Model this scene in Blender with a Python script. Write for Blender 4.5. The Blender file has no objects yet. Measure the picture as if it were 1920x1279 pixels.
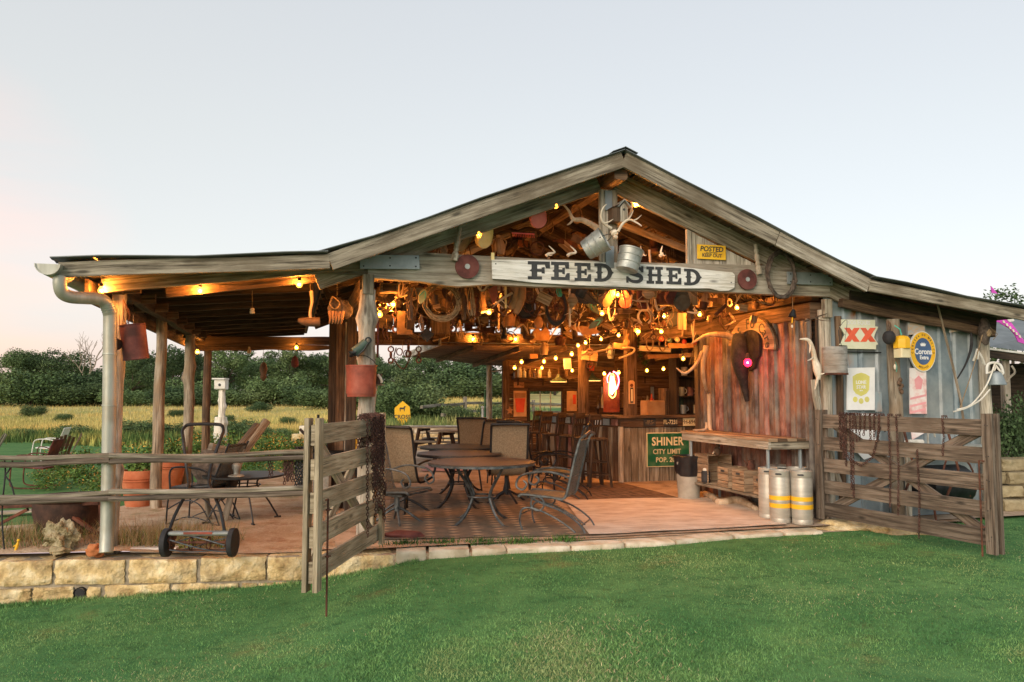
import bpy, math, random
import numpy as np
from mathutils import Vector, Matrix, noise as mnoise
R = math.radians
random.seed(7)
scene = bpy.context.scene
COL = scene.collection

# ---------------------------------------------------------------- camera
FPX, CX, CY = 1493.0, 960.0, 639.5
PITCH = math.atan(100 / FPX)
cam_d = bpy.data.cameras.new('camera'); cam = bpy.data.objects.new('camera', cam_d); COL.objects.link(cam)
cam.location = (0, 0, 1.5); cam.rotation_euler = (math.pi/2 + PITCH, 0, 0)
cam_d.sensor_width = 36; cam_d.lens = 36*FPX/1920; cam_d.clip_start = .1; cam_d.clip_end = 3000
scene.camera = cam
# ---------------------------------------------------------------- world, sun, exposure
SUN_EL, SUN_AZ = R(22), R(208)      # azimuth: direction the light comes from, seen from above (0 = +Y, clockwise)
world = bpy.data.worlds.new('World'); scene.world = world; world.use_nodes = True
nt = world.node_tree; nt.nodes.clear()
N = nt.nodes.new; L = nt.links.new
out = N('ShaderNodeOutputWorld'); sky = N('ShaderNodeTexSky'); sky.sky_type = 'NISHITA'; sky.sun_disc = False
sky.sun_elevation = SUN_EL; sky.sun_rotation = SUN_AZ; sky.air_density = 1.0; sky.dust_density = 2.0
bg1 = N('ShaderNodeBackground'); bg1.inputs[1].default_value = .05; L(sky.outputs[0], bg1.inputs[0])
tc = N('ShaderNodeTexCoord'); sep = N('ShaderNodeSeparateXYZ'); L(tc.outputs['Generated'], sep.inputs[0])
rmp = N('ShaderNodeValToRGB'); L(sep.outputs[2], rmp.inputs[0])
cr = rmp.color_ramp; cr.elements[0].position = 0; cr.elements[0].color = (.76,.58,.57,1); cr.elements[1].position = 1; cr.elements[1].color = (.54,.55,.57,1)
for p, c in ((.07,(.77,.635,.60)), (.16,(.745,.695,.62)), (.30,(.71,.68,.60)), (.5,(.65,.64,.60))):
    e = cr.elements.new(p); e.color = (*c, 1)
# warm glow toward the left (the side of the sunset), low on the horizon, broken up by thin cloud
mp = N('ShaderNodeMapping'); mp.inputs['Scale'].default_value = (1.5, 1.5, 9); L(tc.outputs['Generated'], mp.inputs[0])
nz = N('ShaderNodeTexNoise'); nz.inputs['Scale'].default_value = 2.2; nz.inputs['Detail'].default_value = 5; L(mp.outputs[0], nz.inputs[0])
dot = N('ShaderNodeVectorMath'); dot.operation = 'DOT_PRODUCT'; dot.inputs[1].default_value = Vector((-.66,.74,.09)).normalized(); L(tc.outputs['Generated'], dot.inputs[0])
mr = N('ShaderNodeMapRange'); mr.inputs[1].default_value = .955; mr.inputs[2].default_value = 1.0; L(dot.outputs['Value'], mr.inputs[0])
mul = N('ShaderNodeMath'); mul.operation = 'MULTIPLY'; L(mr.outputs[0], mul.inputs[0])
mr2 = N('ShaderNodeMapRange'); mr2.inputs[1].default_value = .30; mr2.inputs[2].default_value = .60; L(nz.outputs[0], mr2.inputs[0]); L(mr2.outputs[0], mul.inputs[1])
mul.use_clamp = True
mx = N('ShaderNodeMixRGB'); L(mul.outputs[0], mx.inputs[0]); L(rmp.outputs[0], mx.inputs[1]); mx.inputs[2].default_value = (1.0,.66,.52,1)
bg2 = N('ShaderNodeBackground'); bg2.inputs[1].default_value = .625; L(mx.outputs[0], bg2.inputs[0])
ad = N('ShaderNodeAddShader'); L(bg1.outputs[0], ad.inputs[0]); L(bg2.outputs[0], ad.inputs[1]); L(ad.outputs[0], out.inputs[0])
sd = bpy.data.lights.new('sun', 'SUN'); sun = bpy.data.objects.new('sun', sd); COL.objects.link(sun)
sd.energy = 1.5; sd.angle = R(38); sd.color = (1, .84, .68)
sdir = Vector((math.sin(SUN_AZ)*math.cos(SUN_EL), math.cos(SUN_AZ)*math.cos(SUN_EL), math.sin(SUN_EL)))
sun.rotation_euler = sdir.to_track_quat('Z', 'Y').to_euler()
vs = scene.view_settings; vs.view_transform = 'Standard'; vs.look = 'None'; vs.gamma = 1; vs.exposure = .55
scene.view_settings.use_curve_mapping = False
scene.cycles.max_bounces = 6; scene.cycles.diffuse_bounces = 3; scene.cycles.sample_clamp_indirect = 6
scene.cycles.use_denoising = True

# ---------------------------------------------------------------- frames of reference
ANG = R(15.5); U = Vector((math.cos(ANG), math.sin(ANG), 0)); NN = Vector((-math.sin(ANG), math.cos(ANG), 0))
O = Vector((-1.47, 8.14, 0))
def W(t, s, z): return O + U*t + NN*s + Vector((0, 0, z))
cF = Vector((0, math.cos(PITCH), math.sin(PITCH))); cU = Vector((0, -math.sin(PITCH), math.cos(PITCH))); cP = Vector((0, 0, 1.5))
def ray(px, py): return cF + Vector(((px-CX)/FPX, 0, 0)) - cU*((py-CY)/FPX)
def PS(px, py, s): d = ray(px, py); return cP + d*((s - (cP-O).dot(NN))/d.dot(NN))      # on a plane parallel to the front
def PT(px, py, t): d = ray(px, py); return cP + d*((t - (cP-O).dot(U))/d.dot(U))        # on a plane parallel to the side walls
def PY(px, py, y): d = ray(px, py); return cP + d*(y/d.y)
def PZ(px, py, z): d = ray(px, py); return cP + d*((z-1.5)/d.z)
def TSZ(p): q = p - O; return Vector((q.dot(U), q.dot(NN), p.z))
def LS(px, py, s): return TSZ(PS(px, py, s))
def rn(a, b): return random.uniform(a, b)
def smooth(pts, k=4):
    P = [Vector(p) for p in pts]; o = []
    for i in range(len(P)-1):
        a, b, c, d = P[max(i-1,0)], P[i], P[i+1], P[min(i+2,len(P)-1)]
        for j in range(k):
            t = j/k; o.append(.5*((2*b)+(c-a)*t+(2*a-5*b+4*c-d)*t*t+(3*b-a-3*c+d)*t**3))
    return o + [P[-1]]

# ---------------------------------------------------------------- mesh builder
class MB:
    def __init__(s): s.v = []; s.f = []; s.uv = []
    def add(s, vs, fs, uvs=None):
        n = len(s.v); s.v.extend([tuple(v) for v in vs])
        for i, f in enumerate(fs):
            s.f.append([n+k for k in f]); s.uv.append(uvs[i] if uvs else [(vs[k][0]+vs[k][1]*.3, vs[k][2]) for k in f])
        return s
    def beam(s, a, b, w, h, up=(0,0,1), seg=1, jit=0, ch=None, edge=0, taper=1, seed=None):
        """box of width w and height h from a to b with chamfered edges; jit bends it, edge makes the sawn edges wander"""
        a = Vector(a); b = Vector(b); d = b-a; ln = d.length
        if ln < 1e-6: return s
        d.normalize(); up = Vector(up); side = d.cross(up)
        if side.length < 1e-3: side = d.cross(Vector((1,0,0)))
        side.normalize(); up = side.cross(d)
        c = min(w, h)*.08 if ch is None else ch
        sec = [(-w/2+c,-h/2),(w/2-c,-h/2),(w/2,-h/2+c),(w/2,h/2-c),(w/2-c,h/2),(-w/2+c,h/2),(-w/2,h/2-c),(-w/2,-h/2+c)]
        per = [0]
        for i in range(8):
            p, q = sec[i], sec[(i+1)%8]; per.append(per[-1]+math.hypot(p[0]-q[0], p[1]-q[1]))
        vs = []; so = rn(0, 99) if seed is None else seed
        for k in range(seg+1):
            t = k/seg; q = a+d*ln*t; sc = 1+(taper-1)*t
            if jit: q = q+side*mnoise.noise((so+t*ln*.9, 1, 2))*jit+up*mnoise.noise((so+t*ln*.9, 5, 2))*jit
            e1 = mnoise.noise((so+t*ln*1.7, 9, 3))*edge; e2 = mnoise.noise((so+t*ln*1.3, 3, 13))*edge
            for (x, y) in sec:
                yy = y*sc + (e1 if y < 0 else e2)
                vs.append(q+side*x*sc+up*yy)
        fs = []; uv = []
        for k in range(seg):
            for i in range(8):
                j = (i+1) % 8; fs.append((k*8+i, k*8+j, (k+1)*8+j, (k+1)*8+i)); u0 = ln*k/seg; u1 = ln*(k+1)/seg
                uv.append([(u0, per[i]), (u0, per[i+1]), (u1, per[i+1]), (u1, per[i])])
        fs.append(tuple(range(7,-1,-1))); fs.append(tuple(seg*8+i for i in range(8)))
        uv.append([(sec[i][0]*.1, sec[i][1]) for i in range(7,-1,-1)]); uv.append([(sec[i][0]*.1, sec[i][1]) for i in range(8)])
        n = len(s.v); s.v.extend([tuple(v) for v in vs]); s.f.extend([[n+k for k in f] for f in fs]); s.uv.extend(uv); return s
    def box(s, c, size, rz=0, ch=None, M=None):
        x, y, z = size; ax = max(range(3), key=lambda i: size[i]); c = Vector(c)
        m = (M.to_3x3() if M else Matrix.Rotation(rz, 3, 'Z'))
        if ax == 0: a, b, w, h, up = (-x/2,0,0), (x/2,0,0), y, z, (0,0,1)
        elif ax == 1: a, b, w, h, up = (0,-y/2,0), (0,y/2,0), x, z, (0,0,1)
        else: a, b, w, h, up = (0,0,-z/2), (0,0,z/2), x, y, (0,1,0)
        return s.beam(c+m@Vector(a), c+m@Vector(b), w, h, m@Vector(up), ch=ch)
    def tube(s, pts, r, seg=6, k=0, closed=False, flat=1):
        P = smooth(pts, k) if k else [Vector(p) for p in pts]
        n = len(P); rr = r if isinstance(r, (list, tuple)) else [r]
        def rad(i):
            x = i/(max(n-1, 1))*(len(rr)-1); j = min(int(x), len(rr)-2) if len(rr) > 1 else 0
            return rr[0] if len(rr) == 1 else rr[j]+(rr[j+1]-rr[j])*(x-j)
        vs = []; prev = None; dist = [0]
        for i in range(1, n): dist.append(dist[-1]+(P[i]-P[i-1]).length)
        for i in range(n):
            if closed: d = P[(i+1)%n]-P[i-1]
            else: d = P[min(i+1,n-1)]-P[max(i-1,0)]
            if d.length < 1e-9: d = Vector((0,0,1))
            d.normalize()
            if prev is None: a = d.orthogonal().normalized()
            else:
                a = prev-d*prev.dot(d)
                a = a.normalized() if a.length > 1e-6 else d.orthogonal().normalized()
            prev = a; b = d.cross(a)
            for j in range(seg):
                t = 2*math.pi*j/seg; vs.append(P[i]+(a*math.cos(t)+b*math.sin(t)*flat)*rad(i))
        fs = []; uv = []; m = n if closed else n-1
        for i in range(m):
            i2 = (i+1) % n; u0 = dist[i]; u1 = dist[i2] if i2 > i else dist[i]+.02; rd = rad(i)*2*math.pi/seg
            for j in range(seg):
                j2 = (j+1) % seg; fs.append((i*seg+j, i*seg+j2, i2*seg+j2, i2*seg+j)); uv.append([(u0,j*rd),(u0,(j+1)*rd),(u1,(j+1)*rd),(u1,j*rd)])
        if not closed:
            fs.append(tuple(range(seg-1,-1,-1))); fs.append(tuple((n-1)*seg+j for j in range(seg)))
            for q in (0, 1): uv.append([(0, rad(0)*math.cos(6.28*j/seg)) for j in range(seg)])
        k0 = len(s.v); s.v.extend([tuple(v) for v in vs]); s.f.extend([[k0+q for q in f] for f in fs]); s.uv.extend(uv); return s
    def lathe(s, prof, seg=20, M=None, wob=0):
        M = M or Matrix(); vs = []; fs = []; uv = []; n = len(prof)
        for i, (r, z) in enumerate(prof):
            for j in range(seg):
                t = 2*math.pi*j/seg; q = r*(1+wob*mnoise.noise((math.cos(t)*2, math.sin(t)*2, z*4+7)))
                vs.append(M@Vector((q*math.cos(t), q*math.sin(t), z)))
        for i in range(n-1):
            for j in range(seg):
                j2 = (j+1) % seg; fs.append((i*seg+j, i*seg+j2, (i+1)*seg+j2, (i+1)*seg+j)); a = prof[i]; b = prof[i+1]
                c = 6.28*max(a[0],b[0])/seg; uv.append([(a[1],j*c),(a[1],(j+1)*c),(b[1],(j+1)*c),(b[1],j*c)])
        if prof[0][0] > 1e-5: fs.append(tuple(range(seg-1,-1,-1))); uv.append([(math.cos(6.28*j/seg)*prof[0][0], math.sin(6.28*j/seg)*prof[0][0]) for j in range(seg-1,-1,-1)])
        if prof[-1][0] > 1e-5: fs.append(tuple((n-1)*seg+j for j in range(seg))); uv.append([(math.cos(6.28*j/seg)*prof[-1][0], math.sin(6.28*j/seg)*prof[-1][0]) for j in range(seg)])
        k0 = len(s.v); s.v.extend([tuple(v) for v in vs]); s.f.extend([[k0+q for q in f] for f in fs]); s.uv.extend(uv); return s
    def prism(s, poly, d0, d1, M=None):
        """polygon in x,z (counter-clockwise seen from -y), from y=d0 (front) to y=d1 (back)"""
        M = M or Matrix(); n = len(poly)
        vs = [M@Vector((x, d0, z)) for x, z in poly]+[M@Vector((x, d1, z)) for x, z in poly]
        fs = [tuple(range(n)), tuple(range(2*n-1, n-1, -1))]+[(i, n+i, n+(i+1)%n, (i+1)%n) for i in range(n)]
        xs_, zs_ = [p[0] for p in poly], [p[1] for p in poly]; P = [(x, z) for x, z in poly] if max(xs_)-min(xs_) >= max(zs_)-min(zs_) else [(z, x) for x, z in poly]; uv = [P, P[::-1]]+[[(P[i][0],P[i][1]),(P[i][0]+.02,P[i][1]),(P[(i+1)%n][0]+.02,P[(i+1)%n][1]),P[(i+1)%n]] for i in range(n)]
        k0 = len(s.v); s.v.extend([tuple(v) for v in vs]); s.f.extend([[k0+q for q in f] for f in fs]); s.uv.extend(uv); return s
    def disc(s, c, r, d0, d1, seg=24, sx=1): return s.prism([(c[0]+r*sx*math.cos(6.2832*i/seg), c[1]+r*math.sin(6.2832*i/seg)) for i in range(seg)], d0, d1)
    def ring(s, c, r1, r2, d0, d1, seg=28, sx=1, a0=0, a1=360, M=None):
        full = abs(a1-a0) >= 359.9; n = seg if full else seg+1; M = M or Matrix(); vs = []
        for i in range(n):
            a = R(a0+(a1-a0)*i/seg)
            for r, y in ((r1,d0),(r2,d0),(r2,d1),(r1,d1)): vs.append(M@Vector((c[0]+r*sx*math.cos(a), y, c[1]+r*math.sin(a))))
        fs = []
        for i in range(seg):
            j = (i+1) % n
            for k in range(4): k2 = (k+1) % 4; fs.append((i*4+k, i*4+k2, j*4+k2, j*4+k))
        if not full: fs += [(0,3,2,1), (seg*4,seg*4+1,seg*4+2,seg*4+3)]
        return s.add(vs, fs)
    def blob(s, c, size, seed=0, sub=2, amp=.25, freq=1.2, M=None, flat=None):
        vs, fs = ico(sub); c = Vector(c); M3 = M.to_3x3() if M else Matrix.Identity(3); o = []
        for v in vs:
            k = 1+amp*mnoise.noise(v*freq+Vector((seed*3.7, seed, 1))); q = Vector((v.x*size[0]*k, v.y*size[1]*k, v.z*size[2]*k))
            if flat is not None: q.z = max(q.z, flat)
            o.append(c+M3@q)
        return s.add(o, fs)
    def build(s, name, mat, parent=None, smooth=False, angle=40, recenter=None, world=False):
        me = bpy.data.meshes.new(name); V = s.v
        ob = bpy.data.objects.new(name, me); off = None
        if parent is not None and world:
            a = Matrix.Rotation(-parent.rotation_euler.z, 3, 'Z'); pl = parent.location
            V = [a@(Vector(v)-pl) for v in V]
        if parent is None and recenter is not False and V:
            A = np.array([tuple(v) for v in V]); off = Vector(((A[:,0].min()+A[:,0].max())/2, (A[:,1].min()+A[:,1].max())/2, A[:,2].min()))
            V = (A-np.array(off)).tolist(); ob.location = off
        me.from_pydata([tuple(v) for v in V], [], s.f)
        ul = me.uv_layers.new(name='UVMap'); ul.data.foreach_set('uv', [c for f in s.uv for p in f for c in p])
        if smooth:
            me.shade_smooth()
            if angle: me.set_sharp_from_angle(angle=R(angle))
        me.materials.append(mat); COL.objects.link(ob)
        if parent is not None: ob.parent = parent
        return ob
_ico = {}
def ico(sub):
    if sub in _ico: return _ico[sub]
    g = (1+5**.5)/2
    vs = [Vector(v).normalized() for v in ((-1,g,0),(1,g,0),(-1,-g,0),(1,-g,0),(0,-1,g),(0,1,g),(0,-1,-g),(0,1,-g),(g,0,-1),(g,0,1),(-g,0,-1),(-g,0,1))]
    fs = [(0,11,5),(0,5,1),(0,1,7),(0,7,10),(0,10,11),(1,5,9),(5,11,4),(11,10,2),(10,7,6),(7,1,8),(3,9,4),(3,4,2),(3,2,6),(3,6,8),(3,8,9),(4,9,5),(2,4,11),(6,2,10),(8,6,7),(9,8,1)]
    for _ in range(sub):
        c = {}; nf = []
        def mid(a, b):
            k = (min(a,b), max(a,b))
            if k not in c: c[k] = len(vs); vs.append(((vs[a]+vs[b])/2).normalized())
            return c[k]
        for a, b, d in fs:
            x, y, z = mid(a,b), mid(b,d), mid(d,a); nf += [(a,x,z),(b,y,x),(d,z,y),(x,y,z)]
        fs = nf
    _ico[sub] = (vs, fs); return _ico[sub]
def tag(o, label=None, cat=None, group=None, kind=None):
    if label: o['label'] = label
    if cat: o['category'] = cat
    if group: o['group'] = group
    if kind: o['kind'] = kind
    return o
def T(name, label, cat, loc=(0,0,0), rz=0, group=None):
    o = bpy.data.objects.new(name, None); COL.objects.link(o); o.location = loc; o.rotation_euler = (0,0,rz); o.empty_display_size = .1
    return tag(o, label, cat, group)
def kids(o): return [c for c in COL.objects if c.parent == o]
def copy_tree(o, loc=None, rz=None, label=None, sc=None):
    tree = {}
    def cp(x, par):
        c = x.copy(); COL.objects.link(c); c.parent = par
        for k in list(x.children): cp(k, c)
        return c
    c = cp(o, None)
    if loc is not None: c.location = loc
    if rz is not None: c.rotation_euler = (0,0,rz)
    if label: c['label'] = label
    if sc: c.scale = sc if isinstance(sc, tuple) else (sc,sc,sc)
    return c
def TM(loc=(0,0,0), rx=0, ry=0, rz=0, s=1):
    return Matrix.Translation(loc) @ Matrix.Rotation(rz,4,'Z') @ Matrix.Rotation(ry,4,'Y') @ Matrix.Rotation(rx,4,'X') @ Matrix.Diagonal((s,s,s,1))

# ---------------------------------------------------------------- materials
def mk(name, c1, c2=None, c3=None, rough=.75, metal=0, scale=6, stretch=(1,1,1), coord='Object', bump=.0, fine=40, rand=.12, stain=None, stain_scale=2, stain_amt=.6, island=0, emit=0, crack=0, detail=6, pos=(.35,.5,.65), spec=None, bdist=.02):
    m = bpy.data.materials.new(name); m.use_nodes = True; t = m.node_tree; b = t.nodes['Principled BSDF']; A = t.nodes.new; K = t.links.new
    b.inputs['Roughness'].default_value = rough; b.inputs['Metallic'].default_value = metal
    if spec is not None: b.inputs['Specular IOR Level'].default_value = spec
    c2 = c2 or c1
    tcx = A('ShaderNodeTexCoord'); oi = A('ShaderNodeObjectInfo'); va = A('ShaderNodeVectorMath'); va.operation = 'MULTIPLY_ADD'
    cx = A('ShaderNodeCombineXYZ'); [K(oi.outputs['Random'], cx.inputs[i]) for i in range(3)]
    K(cx.outputs[0], va.inputs[0]); va.inputs[1].default_value = (37,17,53) if coord == 'UV' else (3,5,7)
    K(tcx.outputs[coord], va.inputs[2])
    mpg = A('ShaderNodeMapping'); mpg.inputs['Scale'].default_value = stretch; K(va.outputs[0], mpg.inputs[0])
    n1 = A('ShaderNodeTexNoise'); n1.inputs['Scale'].default_value = scale; n1.inputs['Detail'].default_value = detail; n1.inputs['Roughness'].default_value = .6; K(mpg.outputs[0], n1.inputs[0])
    rp = A('ShaderNodeValToRGB'); K(n1.outputs[0], rp.inputs[0]); e = rp.color_ramp.elements
    e[0].position = pos[0]; e[0].color = (*c1,1); e[1].position = pos[2]; e[1].color = (*(c3 or c2),1)
    if c3: q = e.new(pos[1]); q.color = (*c2,1)
    col = rp.outputs[0]
    if stain:
        n2 = A('ShaderNodeTexNoise'); n2.inputs['Scale'].default_value = stain_scale; n2.inputs['Detail'].default_value = 5; K(va.outputs[0], n2.inputs[0])
        r2 = A('ShaderNodeMapRange'); r2.inputs[1].default_value = .46; r2.inputs[2].default_value = .66; r2.inputs[4].default_value = stain_amt; K(n2.outputs[0], r2.inputs[0])
        mm = A('ShaderNodeMixRGB'); K(r2.outputs[0], mm.inputs[0]); K(col, mm.inputs[1]); mm.inputs[2].default_value = (*stain,1); col = mm.outputs[0]
    if crack:
        m2_ = A('ShaderNodeMapping'); m2_.inputs['Scale'].default_value = (1.1, 42, 1); K(va.outputs[0], m2_.inputs[0]); n4 = A('ShaderNodeTexNoise'); n4.inputs['Scale'].default_value = 1.3; n4.inputs['Detail'].default_value = 5; n4.inputs['Roughness'].default_value = .75; K(m2_.outputs[0], n4.inputs[0])
        r4 = A('ShaderNodeMapRange'); r4.inputs[1].default_value = .43; r4.inputs[2].default_value = .37; r4.inputs[3].default_value = 0; r4.inputs[4].default_value = crack; K(n4.outputs[0], r4.inputs[0])
        v5 = A('ShaderNodeTexVoronoi'); m5 = A('ShaderNodeMapping'); m5.inputs['Scale'].default_value = (2.2, 7, 1); K(va.outputs[0], m5.inputs[0]); K(m5.outputs[0], v5.inputs['Vector']); v5.inputs['Scale'].default_value = 1
        r5 = A('ShaderNodeMapRange'); r5.inputs[1].default_value = .17; r5.inputs[2].default_value = .06; r5.inputs[4].default_value = crack; K(v5.outputs['Distance'], r5.inputs[0])
        mxx = A('ShaderNodeMath'); mxx.operation = 'MAXIMUM'; K(r4.outputs[0], mxx.inputs[0]); K(r5.outputs[0], mxx.inputs[1])
        mc = A('ShaderNodeMixRGB'); K(mxx.outputs[0], mc.inputs[0]); K(col, mc.inputs[1]); mc.inputs[2].default_value = (*[q*.35 for q in c1],1); col = mc.outputs[0]
    hs = A('ShaderNodeHueSaturation'); K(col, hs.inputs['Color']); col = hs.outputs[0]
    mrr = A('ShaderNodeMapRange'); mrr.inputs[3].default_value = 1-rand; mrr.inputs[4].default_value = 1+rand; K(oi.outputs['Random'], mrr.inputs[0])
    if island:
        g = A('ShaderNodeNewGeometry'); mi = A('ShaderNodeMapRange'); mi.inputs[3].default_value = 1-island; mi.inputs[4].default_value = 1+island; K(g.outputs['Random Per Island'], mi.inputs[0])
        mu = A('ShaderNodeMath'); mu.operation = 'MULTIPLY'; K(mrr.outputs[0], mu.inputs[0]); K(mi.outputs[0], mu.inputs[1]); K(mu.outputs[0], hs.inputs['Value'])
    else: K(mrr.outputs[0], hs.inputs['Value'])
    K(col, b.inputs['Base Color'])
    if bump:
        n3 = A('ShaderNodeTexNoise'); n3.inputs['Scale'].default_value = fine; n3.inputs['Detail'].default_value = 4; K(mpg.outputs[0], n3.inputs[0])
        sm = A('ShaderNodeMath'); sm.operation = 'ADD'; K(n1.outputs[0], sm.inputs[0]); K(n3.outputs[0], sm.inputs[1])
        bp = A('ShaderNodeBump'); bp.inputs['Strength'].default_value = bump; bp.inputs['Distance'].default_value = bdist; K(sm.outputs[0], bp.inputs['Height']); K(bp.outputs[0], b.inputs['Normal'])
    if emit:
        b.inputs['Emission Color'].default_value = (*c1,1); b.inputs['Emission Strength'].default_value = emit
    return m
def wood(name, dark, mid, light, **k):
    kw = dict(coord='UV', scale=1.0, stretch=(2.0,32,1), bump=.6, fine=4, rand=.2, stain_scale=1.9, rough=.85, detail=9, pos=(.36,.49,.63), bdist=.01, crack=.8); kw.update(k)
    return mk(name, dark, mid, light, **kw)
M = {}
M['wood'] = wood('weathered_wood', (.10,.083,.06), (.255,.222,.168), (.40,.36,.285), stain=(.15,.118,.078), stain_amt=.8)
M['woodpale'] = wood('pale_weathered_wood', (.19,.165,.125), (.40,.36,.29), (.54,.50,.425), stain=(.25,.205,.15), stain_amt=.7)
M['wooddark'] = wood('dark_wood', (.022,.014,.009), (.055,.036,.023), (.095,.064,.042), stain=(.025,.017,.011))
M['woodbrown'] = wood('brown_wood', (.05,.028,.016), (.135,.08,.045), (.22,.14,.085), stain=(.06,.036,.021), stain_amt=.8)
M['woodgate'] = wood('gate_wood', (.06,.045,.034), (.155,.12,.09), (.235,.19,.15), stain=(.08,.058,.042), stain_amt=.75)
M['woodgatel'] = wood('pale_gate_wood', (.17,.135,.088), (.35,.29,.20), (.48,.41,.30), stain=(.21,.17,.105), stain_amt=.7)
M['log'] = wood('bark_free_log', (.11,.085,.06), (.25,.205,.15), (.38,.33,.26), scale=1.0, stretch=(2,14,1), stain=(.25,.17,.1), stain_scale=4)
M['logw'] = wood('bleached_log', (.16,.14,.11), (.37,.335,.28), (.56,.53,.47), stretch=(3,16,1), stain=(.28,.23,.17), stain_scale=5)
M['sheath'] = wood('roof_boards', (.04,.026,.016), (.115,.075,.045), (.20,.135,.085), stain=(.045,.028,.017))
M['metalroof'] = mk('roof_metal', (.13,.15,.155), (.22,.245,.25), rough=.5, metal=.5, scale=3)
M['galv'] = mk('galvanized_sheet', (.17,.225,.26), (.255,.315,.35), (.34,.39,.425), rough=.5, metal=.35, scale=3, detail=8, bump=.06, rand=.06, stain=(.34,.30,.25), stain_scale=1.1, stain_amt=.35)
M['galvrust'] = mk('rusting_galvanized_sheet', (.33,.13,.05), (.36,.35,.34), (.30,.37,.41), rough=.6, metal=.2, scale=2.5, stretch=(2,2,.6), detail=9, pos=(.30,.38,.46))
M['zinc'] = mk('dull_zinc', (.22,.245,.24), (.36,.385,.37), (.47,.49,.46), rough=.5, metal=.45, scale=9, bump=.08, stain=(.33,.30,.23), stain_amt=.4)
M['plate'] = mk('steel_plate', (.22,.265,.285), (.32,.37,.395), rough=.5, metal=.45, scale=5)
M['gutter'] = mk('gutter_metal', (.36,.37,.32), (.50,.51,.455), rough=.45, metal=.35, scale=6, stretch=(3,3,.5), rand=.03, detail=8, stain=(.30,.25,.17), stain_scale=3.5, stain_amt=.55)
M['redwall'] = mk('rusty_red_sheet', (.07,.030,.024), (.19,.078,.058), (.36,.20,.16), rough=.7, metal=.1, scale=3.4, stretch=(2,2,1.1), detail=9, bump=.15, rand=.3, stain=(.30,.22,.18), stain_scale=1.7, stain_amt=.75)
M['greywall'] = mk('stained_grey_sheet', (.065,.048,.04), (.15,.13,.115), (.26,.235,.205), rough=.6, metal=.25, scale=3.2, stretch=(2,2,1.1), detail=9, bump=.15, rand=.2, stain=(.30,.11,.05), stain_scale=1.8, stain_amt=.6)
M['rust'] = mk('rust', (.04,.017,.011), (.10,.036,.021), (.17,.062,.033), rough=.9, scale=9, bump=.2, detail=8)
M['rustred'] = mk('rust_red_paint', (.06,.018,.014), (.115,.030,.025), (.15,.048,.038), rough=.8, scale=7, bump=.1, detail=8)
M['redpaint'] = mk('faded_red_paint', (.20,.035,.018), (.33,.065,.035), (.40,.11,.065), rough=.65, scale=5, bump=.08, stain=(.2,.07,.04), stain_scale=3)
M['chain'] = mk('rusty_chain', (.03,.016,.013), (.08,.036,.028), (.15,.075,.06), rough=.8, metal=.3, scale=25)
M['iron'] = mk('black_iron', (.016,.018,.02), (.035,.038,.042), rough=.45, metal=.5, scale=9)
M['irongrey'] = mk('worn_grey_iron', (.045,.055,.06), (.10,.115,.12), (.17,.185,.19), rough=.5, metal=.5, scale=11)
M['rubber'] = mk('rubber', (.012,.012,.014), (.03,.03,.033), rough=.8, scale=8)
M['steel'] = mk('brushed_keg_steel', (.42,.40,.35), (.56,.53,.47), rough=.48, metal=.45, scale=3, stretch=(1,1,6), rand=.05, stain=(.36,.31,.24), stain_scale=5, stain_amt=.35)
M['yellow'] = mk('yellow_paint', (.78,.42,.012), (.85,.50,.02), rough=.5, rand=.03)
M['signyel'] = mk('yellow_sign_paint', (.80,.44,.015), (.86,.53,.03), rough=.5, rand=.02, stain=(.55,.3,.03), stain_scale=8, stain_amt=.4)
M['white'] = mk('white_paint', (.60,.60,.56), (.76,.76,.73), rough=.6, rand=.05, stain=(.52,.48,.38), stain_scale=5, stain_amt=.5)
M['signwhite'] = wood('white_painted_board', (.45,.43,.38), (.68,.68,.65), (.80,.80,.78), stain=(.62,.56,.46), stain_scale=1.5, rand=.02, stain_amt=.5)
M['paper'] = mk('printed_white', (.72,.73,.74), (.82,.83,.84), rough=.5, rand=.02)
M['cream'] = mk('cream_paint', (.66,.68,.50), (.74,.76,.60), rough=.5, rand=.02)
M['black'] = mk('black_paint', (.022,.024,.026), (.05,.052,.054), rough=.6, scale=14)
M['signred'] = mk('sign_red', (.68,.10,.045), (.78,.15,.07), rough=.5)
M['signblue'] = mk('sign_blue', (.045,.09,.20), (.06,.12,.25), rough=.5)
M['gold'] = mk('pale_gold_print', (.62,.58,.14), (.70,.66,.22), rough=.5)
M['green'] = mk('sign_green', (.006,.12,.05), (.012,.17,.075), rough=.5, stain=(.3,.4,.2), stain_scale=7, stain_amt=.25)
M['signcream'] = mk('sign_cream', (.72,.62,.36), (.80,.72,.48), rough=.6)
M['dkgreen'] = mk('dark_green_paint', (.03,.06,.045), (.07,.11,.085), rough=.5, scale=12)
M['teal'] = mk('teal_rope', (.05,.35,.28), (.08,.45,.36), rough=.7)
M['terra'] = mk('terracotta', (.34,.085,.03), (.46,.135,.055), (.52,.2,.10), rough=.85, scale=4, bump=.06, rand=.06)
M['bone'] = mk('bone', (.50,.42,.31), (.68,.60,.48), (.78,.72,.62), rough=.6, scale=8, bump=.08)
M['antler'] = mk('antler', (.30,.20,.12), (.50,.38,.26), (.62,.50,.37), rough=.6, scale=7, stretch=(1,1,.4), bump=.1)
M['pinkcap'] = mk('pink_cloth', (.55,.13,.11), (.68,.20,.17), rough=.9)
M['yelcap'] = mk('straw_cloth', (.66,.52,.2), (.76,.64,.32), rough=.9)
M['rope'] = mk('rope', (.18,.12,.065), (.32,.23,.13), rough=.95, scale=30)
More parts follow.
